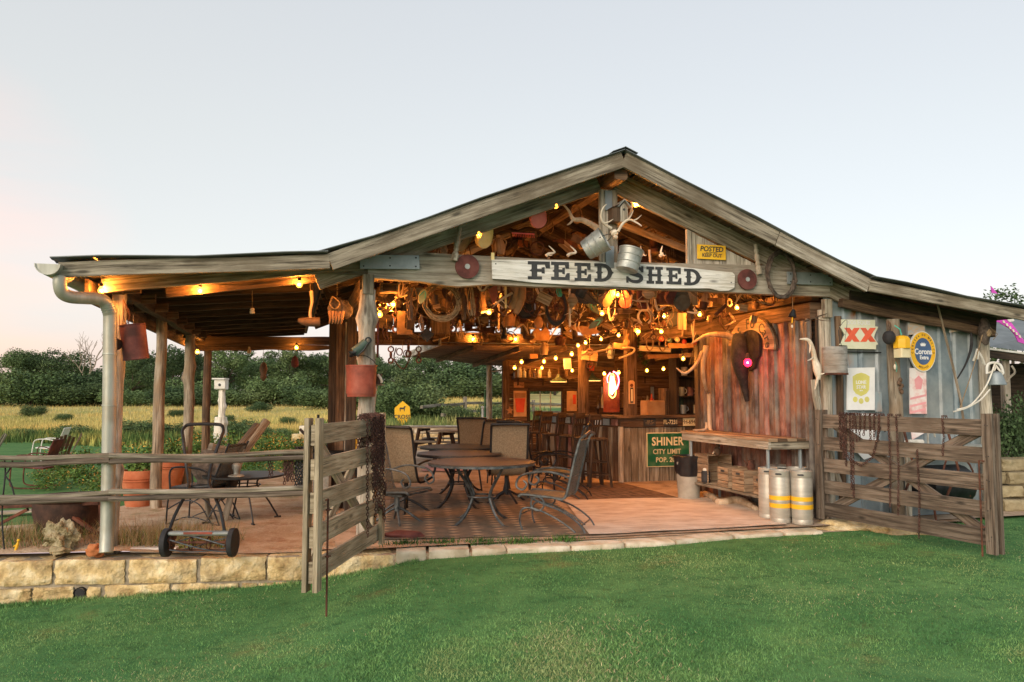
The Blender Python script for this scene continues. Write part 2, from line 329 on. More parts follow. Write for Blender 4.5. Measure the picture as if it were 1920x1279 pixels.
M['vine'] = mk('vine', (.03,.023,.018), (.075,.056,.043), (.13,.10,.08), rough=.95, scale=14, bump=.3)
M['potiron'] = mk('old_pot_iron', (.022,.011,.008), (.05,.024,.016), (.085,.04,.026), rough=.8, scale=8, bump=.2)
M['rag'] = mk('white_rag', (.5,.47,.4), (.72,.7,.64), rough=.95, scale=5)
M['purple'] = mk('purple_banner', (.50,.05,.42), (.60,.09,.52), rough=.7)
M['sling'] = mk('woven_sling', (.18,.135,.085), (.29,.225,.145), rough=.9, scale=60, bump=.2, rand=.06)
M['tabletop'] = mk('mottled_table_top', (.035,.027,.023), (.06,.046,.039), (.09,.075,.066), rough=.45, scale=30)
M['stone'] = mk('limestone', (.40,.27,.12), (.66,.49,.24), (.82,.69,.44), rough=.95, scale=7, bump=1.0, fine=22, detail=9, rand=.10, stain=(.36,.30,.2), stain_scale=6, stain_amt=.55, bdist=.03)
M['mortar'] = mk('mortar', (.22,.19,.14), (.36,.31,.235), rough=.95, scale=9, bump=.4)
M['stonetop'] = mk('kerb_stone', (.46,.38,.25), (.62,.54,.40), (.74,.68,.56), rough=.95, scale=5, bump=.5, fine=22, rand=.10, stain=(.34,.29,.2), stain_scale=3)
M['measure'] = mk('grey_bentwood', (.17,.16,.15), (.27,.26,.245), (.35,.34,.32), rough=.8, scale=6, stretch=(1,1,4), bump=.15, stain=(.2,.14,.09), stain_amt=.5)
M['rock'] = mk('rock', (.25,.20,.11), (.42,.35,.22), rough=.95, scale=7, bump=.6)
M['rockpale'] = mk('pale_fossil_rock', (.22,.17,.08), (.48,.40,.24), (.62,.55,.38), rough=.95, scale=12, bump=1.0, bdist=.04)
M['redrock'] = mk('red_rock', (.40,.14,.05), (.52,.22,.09), rough=.95, scale=5, bump=.4)
M['slab'] = mk('pale_slab', (.50,.45,.40), (.64,.59,.54), rough=.9, scale=5, bump=.2)
M['bag'] = mk('black_bag', (.01,.011,.014), (.025,.028,.033), rough=.3, scale=5)
M['can'] = mk('grey_bin', (.26,.24,.20), (.36,.34,.29), rough=.55)
M['crate'] = wood('crate_wood', (.18,.11,.06), (.34,.23,.14), (.44,.33,.22), stain=(.2,.13,.08))
M['bark'] = mk('bark', (.045,.035,.025), (.11,.085,.06), rough=.95, scale=10, bump=.4)
M['barkw'] = wood('bare_white_wood', (.42,.38,.32), (.62,.58,.5), (.76,.73,.66))
M['foil'] = mk('warm_green_leaf', (.035,.075,.022), (.07,.12,.035), rough=.7, scale=.5, island=.45, rand=.2)
M['leaf'] = mk('oak_leaves', (.045,.085,.032), (.105,.16,.062), (.18,.23,.10), rough=.75, scale=.35, island=.5, rand=.34, spec=.15, pos=(.3,.5,.7))
M['leafd'] = mk('dark_leaves', (.036,.070,.032), (.072,.12,.05), (.12,.17,.075), rough=.75, scale=.6, island=.5, rand=.18, spec=.15, pos=(.3,.5,.7))
M['plantleaf'] = mk('plant_leaves', (.05,.11,.02), (.10,.19,.04), (.17,.24,.07), rough=.7, scale=3, island=.45, spec=.2)
M['flower'] = mk('orange_flowers', (.62,.24,.035), (.75,.42,.06), rough=.8, scale=9, island=.3)
M['dryweed'] = mk('dry_weed', (.30,.20,.09), (.45,.33,.16), rough=.9, scale=4, island=.3)
M['screen'] = mk('mesh_screen', (.10,.115,.115), (.15,.165,.16), rough=.6, metal=.3, scale=40)
M['screen'].node_tree.nodes['Principled BSDF'].inputs['Alpha'].default_value = .62
M['pinkblanket'] = mk('pink_cloth_print', (.45,.20,.20), (.62,.40,.38), rough=.9, scale=5)
M['glassdk'] = mk('bottle_glass', (.05,.03,.015), (.12,.07,.03), rough=.15, scale=3)
M['glasspale'] = mk('pale_glassware', (.30,.28,.2), (.45,.42,.32), rough=.15, scale=3)
M['redplastic'] = mk('red_plastic', (.5,.05,.03), (.6,.08,.05), rough=.4)
M['posterred'] = mk('poster_red', (.60,.06,.03), (.70,.10,.05), rough=.6)
M['poster'] = mk('aged_poster', (.50,.28,.14), (.62,.40,.22), rough=.7, scale=6)
M['pinkprint'] = mk('faded_pink_print', (.72,.36,.36), (.80,.62,.60), (.82,.76,.74), rough=.6, scale=7, pos=(.38,.5,.6))
M['pinkline'] = mk('pink_line_print', (.75,.30,.33), (.78,.38,.40), rough=.6)
M['fade'] = mk('flaking_print', (.50,.47,.43), (.60,.42,.28), (.44,.46,.47), rough=.7, scale=12, pos=(.4,.5,.6))
M['leather'] = mk('leather', (.06,.035,.02), (.14,.08,.045), rough=.7, scale=10)
M['hide'] = mk('hide', (.30,.15,.07), (.42,.23,.11), rough=.9, scale=12)
M['hidearchblack'] = mk('black_hide_and_arch_dark', (.008,.007,.007), (.022,.018,.016), (.04,.032,.028), rough=.8, scale=14, bump=.3)  # skull black, also the painted dark inside the arch
def emis(name, c, k):
    m = bpy.data.materials.new(name); m.use_nodes = True; t = m.node_tree; t.nodes.clear(); e = t.nodes.new('ShaderNodeEmission'); e.inputs[0].default_value = (*c,1); e.inputs[1].default_value = k
    t.links.new(e.outputs[0], t.nodes.new('ShaderNodeOutputMaterial').inputs[0]); return m
M['bulb'] = emis('lit_filament', (1,.40,.08), 6200)
M['bulbsmall'] = emis('lit_small_filament', (1,.40,.08), 3800)
M['bulbglass'] = bpy.data.materials.new('amber_bulb_glass'); M['bulbglass'].use_nodes = True; t = M['bulbglass'].node_tree; t.nodes.clear(); q1 = t.nodes.new('ShaderNodeBsdfTransparent'); q1.inputs[0].default_value = (1,.80,.55,1); q2 = t.nodes.new('ShaderNodeEmission'); q2.inputs[0].default_value = (1,.42,.05,1); q2.inputs[1].default_value = 2.6; q3 = t.nodes.new('ShaderNodeAddShader'); t.links.new(q1.outputs[0], q3.inputs[0]); t.links.new(q2.outputs[0], q3.inputs[1]); t.links.new(q3.outputs[0], t.nodes.new('ShaderNodeOutputMaterial').inputs[0])
M['neonw'] = emis('neon_white', (1,.72,.62), 5)
M['neonp'] = emis('neon_pink', (1,.12,.22), 9)
M['neony'] = emis('neon_yellow', (1,.6,.1), 5)
M['redlamp'] = M['bulbglass'].copy(); M['redlamp'].name = 'red_lamp_glass'; t = M['redlamp'].node_tree
for q in t.nodes:
    if q.type == 'EMISSION': q.inputs[0].default_value = (1,.012,.04,1); q.inputs[1].default_value = 5
    if q.type == 'BSDF_TRANSPARENT': q.inputs[0].default_value = (1,.25,.35,1)
M['redfil'] = emis('red_filament', (1,.05,.12), 1000)
M['shadein'] = emis('lamp_shade_glow', (1,.5,.12), 5)
# ================================================================ SETTING
def lerp(a, b, t): return a+(b-a)*t
def sst(a, b, x): t = min(max((x-a)/(b-a), 0), 1); return t*t*(3-2*t)
LZX, LZZ = [-40,-9,-4.7,-1.9,-1.1,-.8,0,2.5,5], [-1.1,-.62,-.40,-.25,-.135,-.085,-.055,-.04,-.02]
def lawn_z(x, y):
    return float(np.interp(x, LZX, LZZ)) + .012*mnoise.noise((x*.7, y*.7, 3))
WALLL = [PZ(-420, 1062, 0), PZ(0, 1053, 0), PZ(120, 1050, 0), PZ(380, 1047, 0), PZ(575, 1042, 0)]     # front top edge of the stone wall
KERB = [PZ(575, 1042, 0), PZ(640, 1044, -.02), PZ(742, 1037, -.02), PZ(1000, 1031, -.02), PZ(1260, 1018, -.02), PZ(1400, 1006, -.02), PZ(1545, 998, -.015)]
def poly_y(pts, x):
    if x <= pts[0].x: return pts[0].y + (x-pts[0].x)*(pts[1].y-pts[0].y)/(pts[1].x-pts[0].x)
    for a, b in zip(pts, pts[1:]):
        if x <= b.x: return lerp(a.y, b.y, (x-a.x)/max(b.x-a.x, 1e-6))
    a, b = pts[-2:]; return b.y+(x-b.x)*.2
EDGE = WALLL + KERB[1:]
def edge_y(x): return poly_y(EDGE, x)
def sheet(name, xs, ys, zf, mat, kind='structure', yrow=None):
    vs = []; fs = []; nx = len(xs)
    for j, y in enumerate(ys):
        for i, x in enumerate(xs):
            yy = yrow(x, j) if yrow else y
            vs.append((x, yy, zf(x, yy)))
    for j in range(len(ys)-1):
        for i in range(nx-1): fs.append((j*nx+i, j*nx+i+1, (j+1)*nx+i+1, (j+1)*nx+i))
    me = bpy.data.meshes.new(name); me.from_pydata(vs, [], fs); me.shade_smooth(); me.materials.append(mat)
    ob = bpy.data.objects.new(name, me); COL.objects.link(ob); tag(ob, kind=kind); return ob
def ground_mat(name, layers, bump=.3, bscale=30, dist=.03):
    """layers: (colour, scale, lo, hi) noise patches laid over each other"""
    m = bpy.data.materials.new(name); m.use_nodes = True; t = m.node_tree; b = t.nodes['Principled BSDF']; A = t.nodes.new; K = t.links.new
    b.inputs['Roughness'].default_value = .95; b.inputs['Specular IOR Level'].default_value = .1
    tcx = A('ShaderNodeTexCoord'); col = None
    for i, (c, sc, lo, hi) in enumerate(layers):
        if col is None: q = A('ShaderNodeRGB'); q.outputs[0].default_value = (*c,1); col = q.outputs[0]; continue
        mpx = A('ShaderNodeMapping'); mpx.inputs['Location'].default_value = (i*7.3, i*3.1, 0); K(tcx.outputs['Object'], mpx.inputs[0])
        n = A('ShaderNodeTexNoise'); n.inputs['Scale'].default_value = sc; n.inputs['Detail'].default_value = 7; n.inputs['Roughness'].default_value = .65; K(mpx.outputs[0], n.inputs[0])
        r = A('ShaderNodeMapRange'); r.inputs[1].default_value = lo; r.inputs[2].default_value = hi; K(n.outputs[0], r.inputs[0])
        mm = A('ShaderNodeMixRGB'); K(r.outputs[0], mm.inputs[0]); K(col, mm.inputs[1]); mm.inputs[2].default_value = (*c,1); col = mm.outputs[0]
    K(col, b.inputs['Base Color'])
    n = A('ShaderNodeTexNoise'); n.inputs['Scale'].default_value = bscale; n.inputs['Detail'].default_value = 6; K(tcx.outputs['Object'], n.inputs[0])
    bp = A('ShaderNodeBump'); bp.inputs['Strength'].default_value = bump; bp.inputs['Distance'].default_value = dist; K(n.outputs[0], bp.inputs['Height']); K(bp.outputs[0], b.inputs['Normal'])
    return m
LAWN_LAYERS = [((.060,.175,.060), 1, 0, 1), ((.12,.26,.09), 1.6, .4, .65), ((.035,.10,.036), 9, .5, .72), ((.20,.18,.07), 1.1, .60, .76), ((.10,.19,.055), 34, .52, .7)]
GM = ground_mat('lawn_ground', LAWN_LAYERS, bump=.5, bscale=55)
xs = [-70, -40, -22, -14, -9]+[-7+i*.25 for i in range(60)]+[8.5, 10, 14, 22, 40, 70]
ysn = 46
def frow(x, j):
    e = edge_y(min(max(x, -9), 9)) + .10; e = min(max(e, 6.8), 10.2)
    if x > 4.3: e = max(e, 9.9) + sst(4.3, 6, x)*.5
    if j < 8: return -40 + j*5
    return lerp(-2, e, ((j-8)/(ysn-9))**.8)
sheet('front_lawn', xs, range(ysn), lawn_z, GM, yrow=frow)

# far ground: back lawn, then meadow, then the rise under the trees
def far_z(x, y):
    z = -.012
    z += sst(35, 110, y)*.50
    z += sst(21.9, 22.6, y)*.60*sst(-6.6, -5.4, x) + sst(24, 60, y)*.45*sst(-14, -2, x)
    z += .05*mnoise.noise((x*.15, y*.12, 0))*sst(26, 40, y)
    if x > 6: z += sst(8.5, 40, y)*1.6*sst(5.5, 9, x)
    return z
FM = bpy.data.materials.new('meadow_ground'); FM.use_nodes = True
def meadow_nodes(m):
    t = m.node_tree; b = t.nodes['Principled BSDF']; A = t.nodes.new; K = t.links.new
    b.inputs['Roughness'].default_value = .95; b.inputs['Specular IOR Level'].default_value = .05
    tcx = A('ShaderNodeTexCoord'); sp = A('ShaderNodeSeparateXYZ'); K(tcx.outputs['Object'], sp.inputs[0])
    def noise_(sc, stretch, lo, hi, det=6):
        mpx = A('ShaderNodeMapping'); mpx.inputs['Scale'].default_value = stretch; K(tcx.outputs['Object'], mpx.inputs[0])
        n = A('ShaderNodeTexNoise'); n.inputs['Scale'].default_value = sc; n.inputs['Detail'].default_value = det; n.inputs['Roughness'].default_value = .65; K(mpx.outputs[0], n.inputs[0])
        r = A('ShaderNodeMapRange'); r.inputs[1].default_value = lo; r.inputs[2].default_value = hi; K(n.outputs[0], r.inputs[0]); return r.outputs[0], n.outputs[0]
    def mix(f, a, c):
        mm = A('ShaderNodeMixRGB'); K(f, mm.inputs[0])
        if isinstance(a, tuple): mm.inputs[1].default_value = (*a,1)
        else: K(a, mm.inputs[1])
        if isinstance(c, tuple): mm.inputs[2].default_value = (*c,1)
        else: K(c, mm.inputs[2])
        return mm.outputs[0]
    f1, _ = noise_(.16, (1,.5,1), .42, .62); f2, _ = noise_(.5, (1,.35,1), .45, .7); f3, _ = noise_(3, (1,.4,1), .45, .7)
    mea = mix(f1, (.42,.36,.14), (.50,.34,.11)); mea = mix(f2, mea, (.22,.27,.08)); mea = mix(f3, mea, (.56,.48,.24))
    g1, _ = noise_(2, (1,1,1), .4, .65); g2, _ = noise_(12, (1,1,1), .5, .7)
    lw = mix(g1, (.075,.17,.055), (.12,.22,.075)); lw = mix(g2, lw, (.05,.12,.04))
    _, wob = noise_(.35, (1,1,1), .4, .6)
    wm = A('ShaderNodeMath'); wm.operation = 'MULTIPLY_ADD'; K(wob, wm.inputs[0]); wm.inputs[1].default_value = 5; K(sp.outputs[1], wm.inputs[2])
    # the mown lawn ends further off to the right
    xm = A('ShaderNodeMapRange'); xm.inputs[1].default_value = -6; xm.inputs[2].default_value = -3.5; xm.inputs[4].default_value = -15; K(sp.outputs[0], xm.inputs[0])
    w2 = A('ShaderNodeMath'); w2.operation = 'ADD'; K(wm.outputs[0], w2.inputs[0]); K(xm.outputs[0], w2.inputs[1])
    edge = A('ShaderNodeMapRange'); edge.inputs[1].default_value = 28.2; edge.inputs[2].default_value = 28.8; K(w2.outputs[0], edge.inputs[0])
    K(mix(edge.outputs[0], lw, mea), b.inputs['Base Color'])
meadow_nodes(FM)
xs = [-420,-260,-160,-110,-80,-60,-45]+[-36+i*1.0 for i in range(50)]+[20,30,45,60,80,110,160,260,420]
ys = [7.15,7.3,7.6,8,8.6,9.4,10.4,11.5,13,14.5,16,17.5,19,20.5,21.5,21.9,22.1,22.3,22.6,23.2,24,25.5,27,29,32,35,39,44,50,58,67,78,90,110,140,180,260,420,700]
def fary(x, j):
    if j < 4:
        if x > 4.3: return 10.3+j*.2
        e = edge_y(min(max(x,-9),9)) + (1.0 if x > -8.5 else .1); return e+j*.1
    return max(ys[j], (10.9+j*.15) if x > 3 else (9.0 if x < -6 else 9.6)+j*.05)
sheet('far_ground', xs, ys, far_z, FM, yrow=fary)

# dirt of the yard, reaching under the shed
DM = ground_mat('yard_dirt', [((.44,.32,.21),1,0,1), ((.56,.45,.33),1.6,.42,.6), ((.34,.20,.12),3.5,.5,.66), ((.20,.20,.08),1.3,.58,.7), ((.6,.52,.4),24,.56,.7), ((.24,.15,.09),60,.58,.7)], bump=.6, bscale=38, dist=.03)
xs = [-9,-8,-7,-6.4,-6]+[-5.6+i*.2 for i in range(56)]
def dy(x, j):
    e = edge_y(x) + (.16 if x < -1.9 else .27)
    far = 9.4+2.2*sst(-6.6,-4.6,x)+11*sst(-4.9,-4.3,x)
    if x < -5.2: far = 8.6 + .8*sst(-7,-5.2,x)
    return lerp(e, far, (j/29)**1.5)
def dz(x, y):
    m = .10*sst(-2.3,-4.2,x)*math.exp(-((y-8.0)/.55)**2)      # soil heaped behind the left wall
    return .003 + .004*mnoise.noise((x*2,y*2,0)) + (m + .03*m*mnoise.noise((x*5,y*5,1))*8 if m > .002 else 0)
yard = sheet('yard_dirt', xs, range(30), dz, DM, yrow=dy)
yard.data.polygons.foreach_get
# shed floor: worn earth and brick dust, laid over the yard
SM = ground_mat('shed_floor_dirt', [((.42,.31,.22),1,0,1), ((.54,.43,.33),1.8,.42,.62), ((.25,.17,.11),3.4,.50,.68), ((.58,.46,.35),40,.56,.7)], bump=.3, bscale=40)
f = MB(); n = 20
vs = [W(-.3+8.6*i/n, -.35+13*j/n, .014) for j in range(n+1) for i in range(n+1)]
f.add(vs, [(j*(n+1)+i, j*(n+1)+i+1, (j+1)*(n+1)+i+1, (j+1)*(n+1)+i) for j in range(n) for i in range(n)])
tag(f.build('shed_floor', SM), kind='structure')

# ---------------------------------------------------------------- stones
def stone(mb, a, b, zb, zt, depth, seed, rough=.02):
    """one hewn stone: front face between a and b (world xy), from zb to zt, going back by depth; uneven faces and rounded edges"""
    a = Vector((a.x, a.y, 0)); b = Vector((b.x, b.y, 0)); d = b-a; ln = d.length; d.normalize(); nrm = Vector((-d.y, d.x, 0))
    nu = max(4, int(ln/.045)); nv = 7; vs = []; fs = []
    def P(u, v, w):       # u along, v up, w depth 0..1
        eu = min(u, 1-u)*ln; ev = min(v, 1-v)*(zt-zb)
        rnd = .016*max(0, 1-eu/.022)**2 + .016*max(0, 1-ev/.022)**2
        nz_ = mnoise.noise((u*ln*6+seed*9, v*(zt-zb)*9, seed))*rough*.75 + mnoise.noise((u*ln*17+seed, v*(zt-zb)*22, seed*2))*rough*.7 + abs(mnoise.noise((u*ln*38+seed, v*(zt-zb)*50, seed*2)))*rough*.5
        q = a + d*(u*ln) + nrm*(w*depth + (rnd + nz_ if w == 0 else 0)); z = zb+(zt-zb)*v
        z += mnoise.noise((u*ln*3+seed*5, v*3, seed+w))*rough*.6
        q += d*mnoise.noise((v*6, seed*3, u*2))*rough*.7
        return (q.x, q.y, z)
    for v in range(nv+1):
        for u in range(nu+1): vs.append(P(u/nu, v/nv, 0))
    for v in range(nv):
        for u in range(nu): k = v*(nu+1)+u; fs.append((k, k+1, k+nu+2, k+nu+1))
    k0 = len(vs)
    for w in (.5, 1):
        for u in range(nu+1): vs.append(P(u/nu, 1, w))
    top = nv*(nu+1)
    for u in range(nu): fs.append((top+u, top+u+1, k0+u+1, k0+u)); fs.append((k0+u, k0+u+1, k0+nu+1+u+1, k0+nu+1+u))
    k1 = len(vs); vs += [P(0,0,1), P(1,0,1)]
    L_ = [v*(nu+1) for v in range(nv+1)]; R_ = [v*(nu+1)+nu for v in range(nv+1)]
    fs.append(tuple(L_[::-1])[::-1] + (k0, k0+nu+1, k1)); fs.append(tuple([k1+1, k0+nu+1+nu, k0+nu]+R_[::-1]))
    mb.add(vs, fs, [[(0,0)]*len(f_) for f_ in fs])
wall = T('stone_retaining_wall', 'low tan limestone retaining wall at the left below the rail fence', 'stone wall', (WALLL[1].x, WALLL[1].y, -.4))
def on_wall(px):                       # point of the wall's front at that picture column
    for a, b in zip(WALLL, WALLL[1:]):
        pa = CX+FPX*a.x/a.y; pb = CX+FPX*b.x/b.y
        if px <= pb: t = (px-pa)/(pb-pa); return a.lerp(b, t)
    return WALLL[-1]
def strip(pts, o0, o1, zt, zb):            # one continuous bed of mortar under and behind a row of stones
    mb = MB(); vs = []
    for p in pts: vs += [(p.x, p.y+o0, zb), (p.x, p.y+o0, zt), (p.x, p.y+o1, zt)]
    return mb.add(vs, [f_ for i in range(len(pts)-1) for f_ in ((3*i,3*i+3,3*i+4,3*i+1),(3*i+1,3*i+4,3*i+5,3*i+2))])
mb = strip(WALLL, .04, .42, -.012, -.6)
mb.build('mortar', M['mortar'], wall, world=True)
sd_ = 0
for (p0, p1) in ((-330,-190),(-184,-92),(-86,7),(12,109),(115,243),(251,376),(385,504),(508,574)):
    sd_ += 1; mb = MB(); stone(mb, on_wall(p0), on_wall(p1), -.215+rn(-.01,.01), -.005+rn(-.008,.006), .27, sd_, .03); mb.build('stone', M['stone'], wall, smooth=True, angle=50, world=True)
for (p0, p1, zb) in ((-300,-150,-.5),(-146,-72,-.5),(-66,72,-.40),(76,150,-.385),(176,199,-.385),(208,327,-.36),(333,454,-.335),(461,488,-.31),(492,570,-.31)):
    sd_ += 1; mb = MB(); stone(mb, on_wall(p0), on_wall(p1), zb+rn(-.01,.01), -.238+rn(-.012,.004), .25, sd_, .03); mb.build('stone', M['stone'], wall, smooth=True, angle=50, world=True)
for (p0, p1, zb) in ((-200,4,-.6),(9,130,-.52),(150,168,-.43)):
    sd_ += 1; mb = MB(); stone(mb, on_wall(p0), on_wall(p1), zb, -.412, .25, sd_, .03); mb.build('stone', M['stone'], wall, smooth=True, angle=50, world=True)
mb = MB(); c = on_wall(163); mb.lathe([(.046,.0),(.056,.0),(.056,.2),(.046,.2),(.046,.15),(0.0001,.15)], 18, TM((c.x, c.y+.01, -.305), rx=-math.pi/2)); mb.f = mb.f[18:]; mb.uv = mb.uv[18:]
tag(mb.build('drain_pipe', M['rubber'], smooth=True), 'short round drain pipe opening out of the limestone wall', 'pipe')
kerb = T('kerb', 'flat pale stone kerb along the front edge of the shed floor', 'kerb', (KERB[2].x, KERB[2].y, -.1))
def on_kerb(px):
    for a, b in zip(KERB, KERB[1:]):
        pa = CX+FPX*a.x/a.y; pb = CX+FPX*b.x/b.y
        if px <= pb: return a.lerp(b, (px-pa)/(pb-pa))
    return KERB[-1]
segs = [(578,632),(635,742),(746,800),(806,880),(886,948),(952,1066),(1070,1166),(1170,1262),(1266,1370),(1374,1462),(1468,1545)]
for (p0, p1) in segs:
    sd_ += 1; mb = MB(); big = p1 < 760; stone(mb, on_kerb(p0), on_kerb(p1), -.24 if big else -.14, (-.012 if p1 < 640 else -.03 if big else -.006)+rn(-.006,.006), .32 if big else .30, sd_, .026 if big else .018)
    mb.build('stone', M['stone'] if big else M['stonetop'], kerb, smooth=True, angle=50, world=True)
e_ = KERB[-1]; mb = strip(KERB+[Vector((4.6,e_.y+.25,0)), Vector((6.4,e_.y+.6,0))], .03, .55, -.036, -.4); mb.build('bedding', DM, kerb, world=True)
# boulders that edge the lawn right of the kerb
for i, (px, py, sx, lab) in enumerate(((1625,1000,.55,'long low tan boulder at the lawn edge under the right gate'), (1730,1010,.4,'flat tan boulder half sunk in the grass below the right gate'))):
    p = PZ(px, py, -.05); mb = MB(); mb.blob((p.x, p.y+.35, -.03), (sx, .3, .09), 30+i, 3, .4, 1.6); tag(mb.build('boulder', M['stone'], smooth=True), lab, 'boulder')
# back retaining wall beyond the picnic tables
bw = T('garden_wall', 'two-course limestone garden wall behind the picnic tables', 'stone wall', (-2.5, 22, 0))
for row, (z0, z1) in enumerate(((0,.20),(.21,.42),(.43,.64))):
    x = -6.2 + row*.2
    while x < .6:
        w = rn(.35,.62); sd_ += 1; mb = MB(); yy = 21.9 + (x+2.5)*.03
        stone(mb, Vector((x,yy,0)), Vector((x+w-.02,yy+w*.03,0)), z0, z1, .3, sd_, .012); mb.build('stone', M['stone'] if row < 2 else M['stonetop'], bw, smooth=True, world=True); x += w
# right garden wall of stacked blocks
rw = T('stacked_stone_wall', 'shaded stacked stone wall at the far right behind the gate', 'stone wall', (7, 10.3, 0))
for row in range(4):
    x = 5.75+(row%2)*.22
    while x < 9:
        w = rn(.4,.75); sd_ += 1; mb = MB(); stone(mb, Vector((x,10.25+row*.1,0)), Vector((x+w-.025,10.25+row*.1+.05,0)), row*.165, row*.165+.15, .4, sd_, .03); mb.build('stone', M['rock'], rw, smooth=True, world=True); x += w

# ---------------------------------------------------------------- grass (stuff nobody could count)
def blades(name, n, sampler, hmin, hmax, width, mat, lean=.5, tris=1, kind='stuff', seed=1):
    rg = np.random.default_rng(seed); X, Y, Z = sampler(rg, n); n = len(X)
    h = rg.uniform(hmin, hmax, n)*rg.uniform(.6, 1, n); a = rg.uniform(0, 2*np.pi, n); la = rg.uniform(0, 2*np.pi, n); le = h*rg.uniform(0, lean, n)
    w = width*rg.uniform(.6, 1.2, n)/2
    v = np.empty((n, 3, 3)); v[:,0] = np.c_[X-np.cos(a)*w, Y-np.sin(a)*w, Z]; v[:,1] = np.c_[X+np.cos(a)*w, Y+np.sin(a)*w, Z]; v[:,2] = np.c_[X+np.cos(la)*le, Y+np.sin(la)*le, Z+h]
    me = bpy.data.meshes.new(name); me.vertices.add(n*3); me.vertices.foreach_set('co', v.ravel()); me.loops.add(n*3); me.loops.foreach_set('vertex_index', np.arange(n*3, dtype=np.int32))
    me.polygons.add(n); me.polygons.foreach_set('loop_start', np.arange(0, n*3, 3, dtype=np.int32)); me.update(); me.materials.append(mat)
    ob = bpy.data.objects.new(name, me); COL.objects.link(ob); return tag(ob, kind=kind)
GB = mk('lawn_blades', (.070,.195,.062), (.165,.315,.100), (.42,.39,.18), rough=.65, scale=1.0, island=.5, rand=0, spec=.25, pos=(.34,.52,.80), detail=9)
GD = mk('dry_lawn_blades', (.40,.33,.17), (.58,.50,.30), rough=.8, scale=2, island=.4, rand=0, spec=.1)
ex = np.linspace(-9, 9, 400); ey = np.array([edge_y(x) for x in ex])
def s_lawn(rg, n):
    u = rg.uniform(0, 1, n); y0, y1 = 3.7, 10.3; Y = 1/(1/y0-(1/y0-1/y1)*u)      # as dense per picture area near as far
    X = rg.uniform(-.82, .82, n)*Y; e = np.interp(X, ex, ey); e = np.where(X > 4.25, 10.0, e)
    k = (Y < e+.015); X, Y = X[k], Y[k]
    Z = np.interp(X, LZX, LZZ)-.012
    return X, Y, Z
lg = blades('lawn_grass', 400000, s_lawn, .016, .034, .0085, GB, lean=1.3, seed=3); lg['label'] = 'short green grass of the front lawn'; lg['category'] = 'grass'
def s_thatch(rg, n):
    X, Y, Z = s_lawn(rg, n); k = np.array([mnoise.noise((x*.9, y*.9, 4)) > rg.uniform(-.1,.6) for x, y in zip(X, Y)]); return X[k], Y[k], Z[k]+.006
lt = blades('dry_grass', 26000, s_thatch, .016, .03, .007, GD, lean=2.2, seed=5); lt['label'] = 'dry straw coloured blades among the front lawn'; lt['category'] = 'grass'
MGm = mk('meadow_blades', (.24,.27,.08), (.52,.43,.16), (.60,.42,.14), rough=.8, scale=.22, island=.3, rand=0, spec=.05, stretch=(1,.5,1))
def s_edge(rg, n):
    X = rg.uniform(-5.4, 4.3, n); k = rg.uniform(0,1,n) < .3+.7*(np.sin(X*3.1)*np.sin(X*7.7+1) > -.2); X = X[k]; Y = np.interp(X, ex, ey)-rg.exponential(.035, len(X)); k = (X < -.9) | (rg.uniform(0,1,len(X)) < .45); X, Y = X[k], Y[k]; return X, Y, np.interp(X, LZX, LZZ)-np.where(X < -.9, .012, .035)
le = blades('edge_grass', 15000, s_edge, .03, .075, .008, GB, lean=.9, seed=6); le['label'] = 'longer ragged grass against the stone wall and kerb'; le['category'] = 'grass'
def s_mea(rg, n):
    u = rg.uniform(0, 1, n); Y = 1/(1/26.5-(1/26.5-1/90)*u); X = rg.uniform(-.70, .02, n)*Y; k = Y > 26.5+np.sin(X*.7)*1.0
    X, Y = X[k], Y[k]; return X, Y, np.array([far_z(x, y) for x, y in zip(X, Y)])-.02
mg = blades('meadow_grass', 60000, s_mea, .15, .40, .035, MGm, lean=.5, seed=8); mg['label'] = 'golden wildflower meadow grass beyond the back lawn'; mg['category'] = 'meadow'
WDm = mk('meadow_weeds', (.035,.09,.025), (.08,.16,.04), (.17,.20,.05), rough=.8, scale=.5, island=.4, rand=0, spec=.05)
def s_weed(rg, n):
    X = rg.uniform(-19, -3.5, n); Y = 25.3+rg.normal(0, .5, n)+np.sin(X*.7)*1.0; hgt = np.array([.5+mnoise.noise((x*.5, 0, 3)) for x in X]); k = rg.uniform(0, 1, n) < np.clip(hgt+.45, .25, 1)
    return X[k], Y[k], np.zeros(k.sum())-.02
wd = blades('tall_weeds', 26000, s_weed, .12, .55, .05, mk('tall_weed_blades', (.05,.10,.03), (.12,.19,.06), (.42,.36,.10), rough=.8, scale=.9, island=.5, rand=0, spec=.05), lean=.4, seed=9); wd['label'] = 'dark green weeds along the edge of the meadow'; wd['category'] = 'weeds'
def s_bank(rg, n):
    Y = rg.uniform(22.3, 36, n); X = rg.uniform(-5.6, 1.5, n); return X, Y, np.array([far_z(x, y) for x, y in zip(X, Y)])-.02
bk = blades('bank_grass', 16000, s_bank, .12, .42, .04, mk('bank_blades', (.06,.13,.03), (.16,.22,.06), (.45,.38,.14), rough=.8, scale=.35, island=.4, rand=0), lean=.6, seed=10); bk['label'] = 'rough green and straw grass on the bank behind the garden wall'; bk['category'] = 'grass'
def s_right(rg, n):
    Y = rg.uniform(10.9, 30, n); X = rg.uniform(5.8, 20, n); return X, Y, np.array([far_z(x, y) for x, y in zip(X, Y)])
rg_ = blades('hillside_grass', 14000, s_right, .15, .4, .04, WDm, lean=.6, seed=12); rg_['label'] = 'rough grass on the rise at the far right'; rg_['category'] = 'grass'
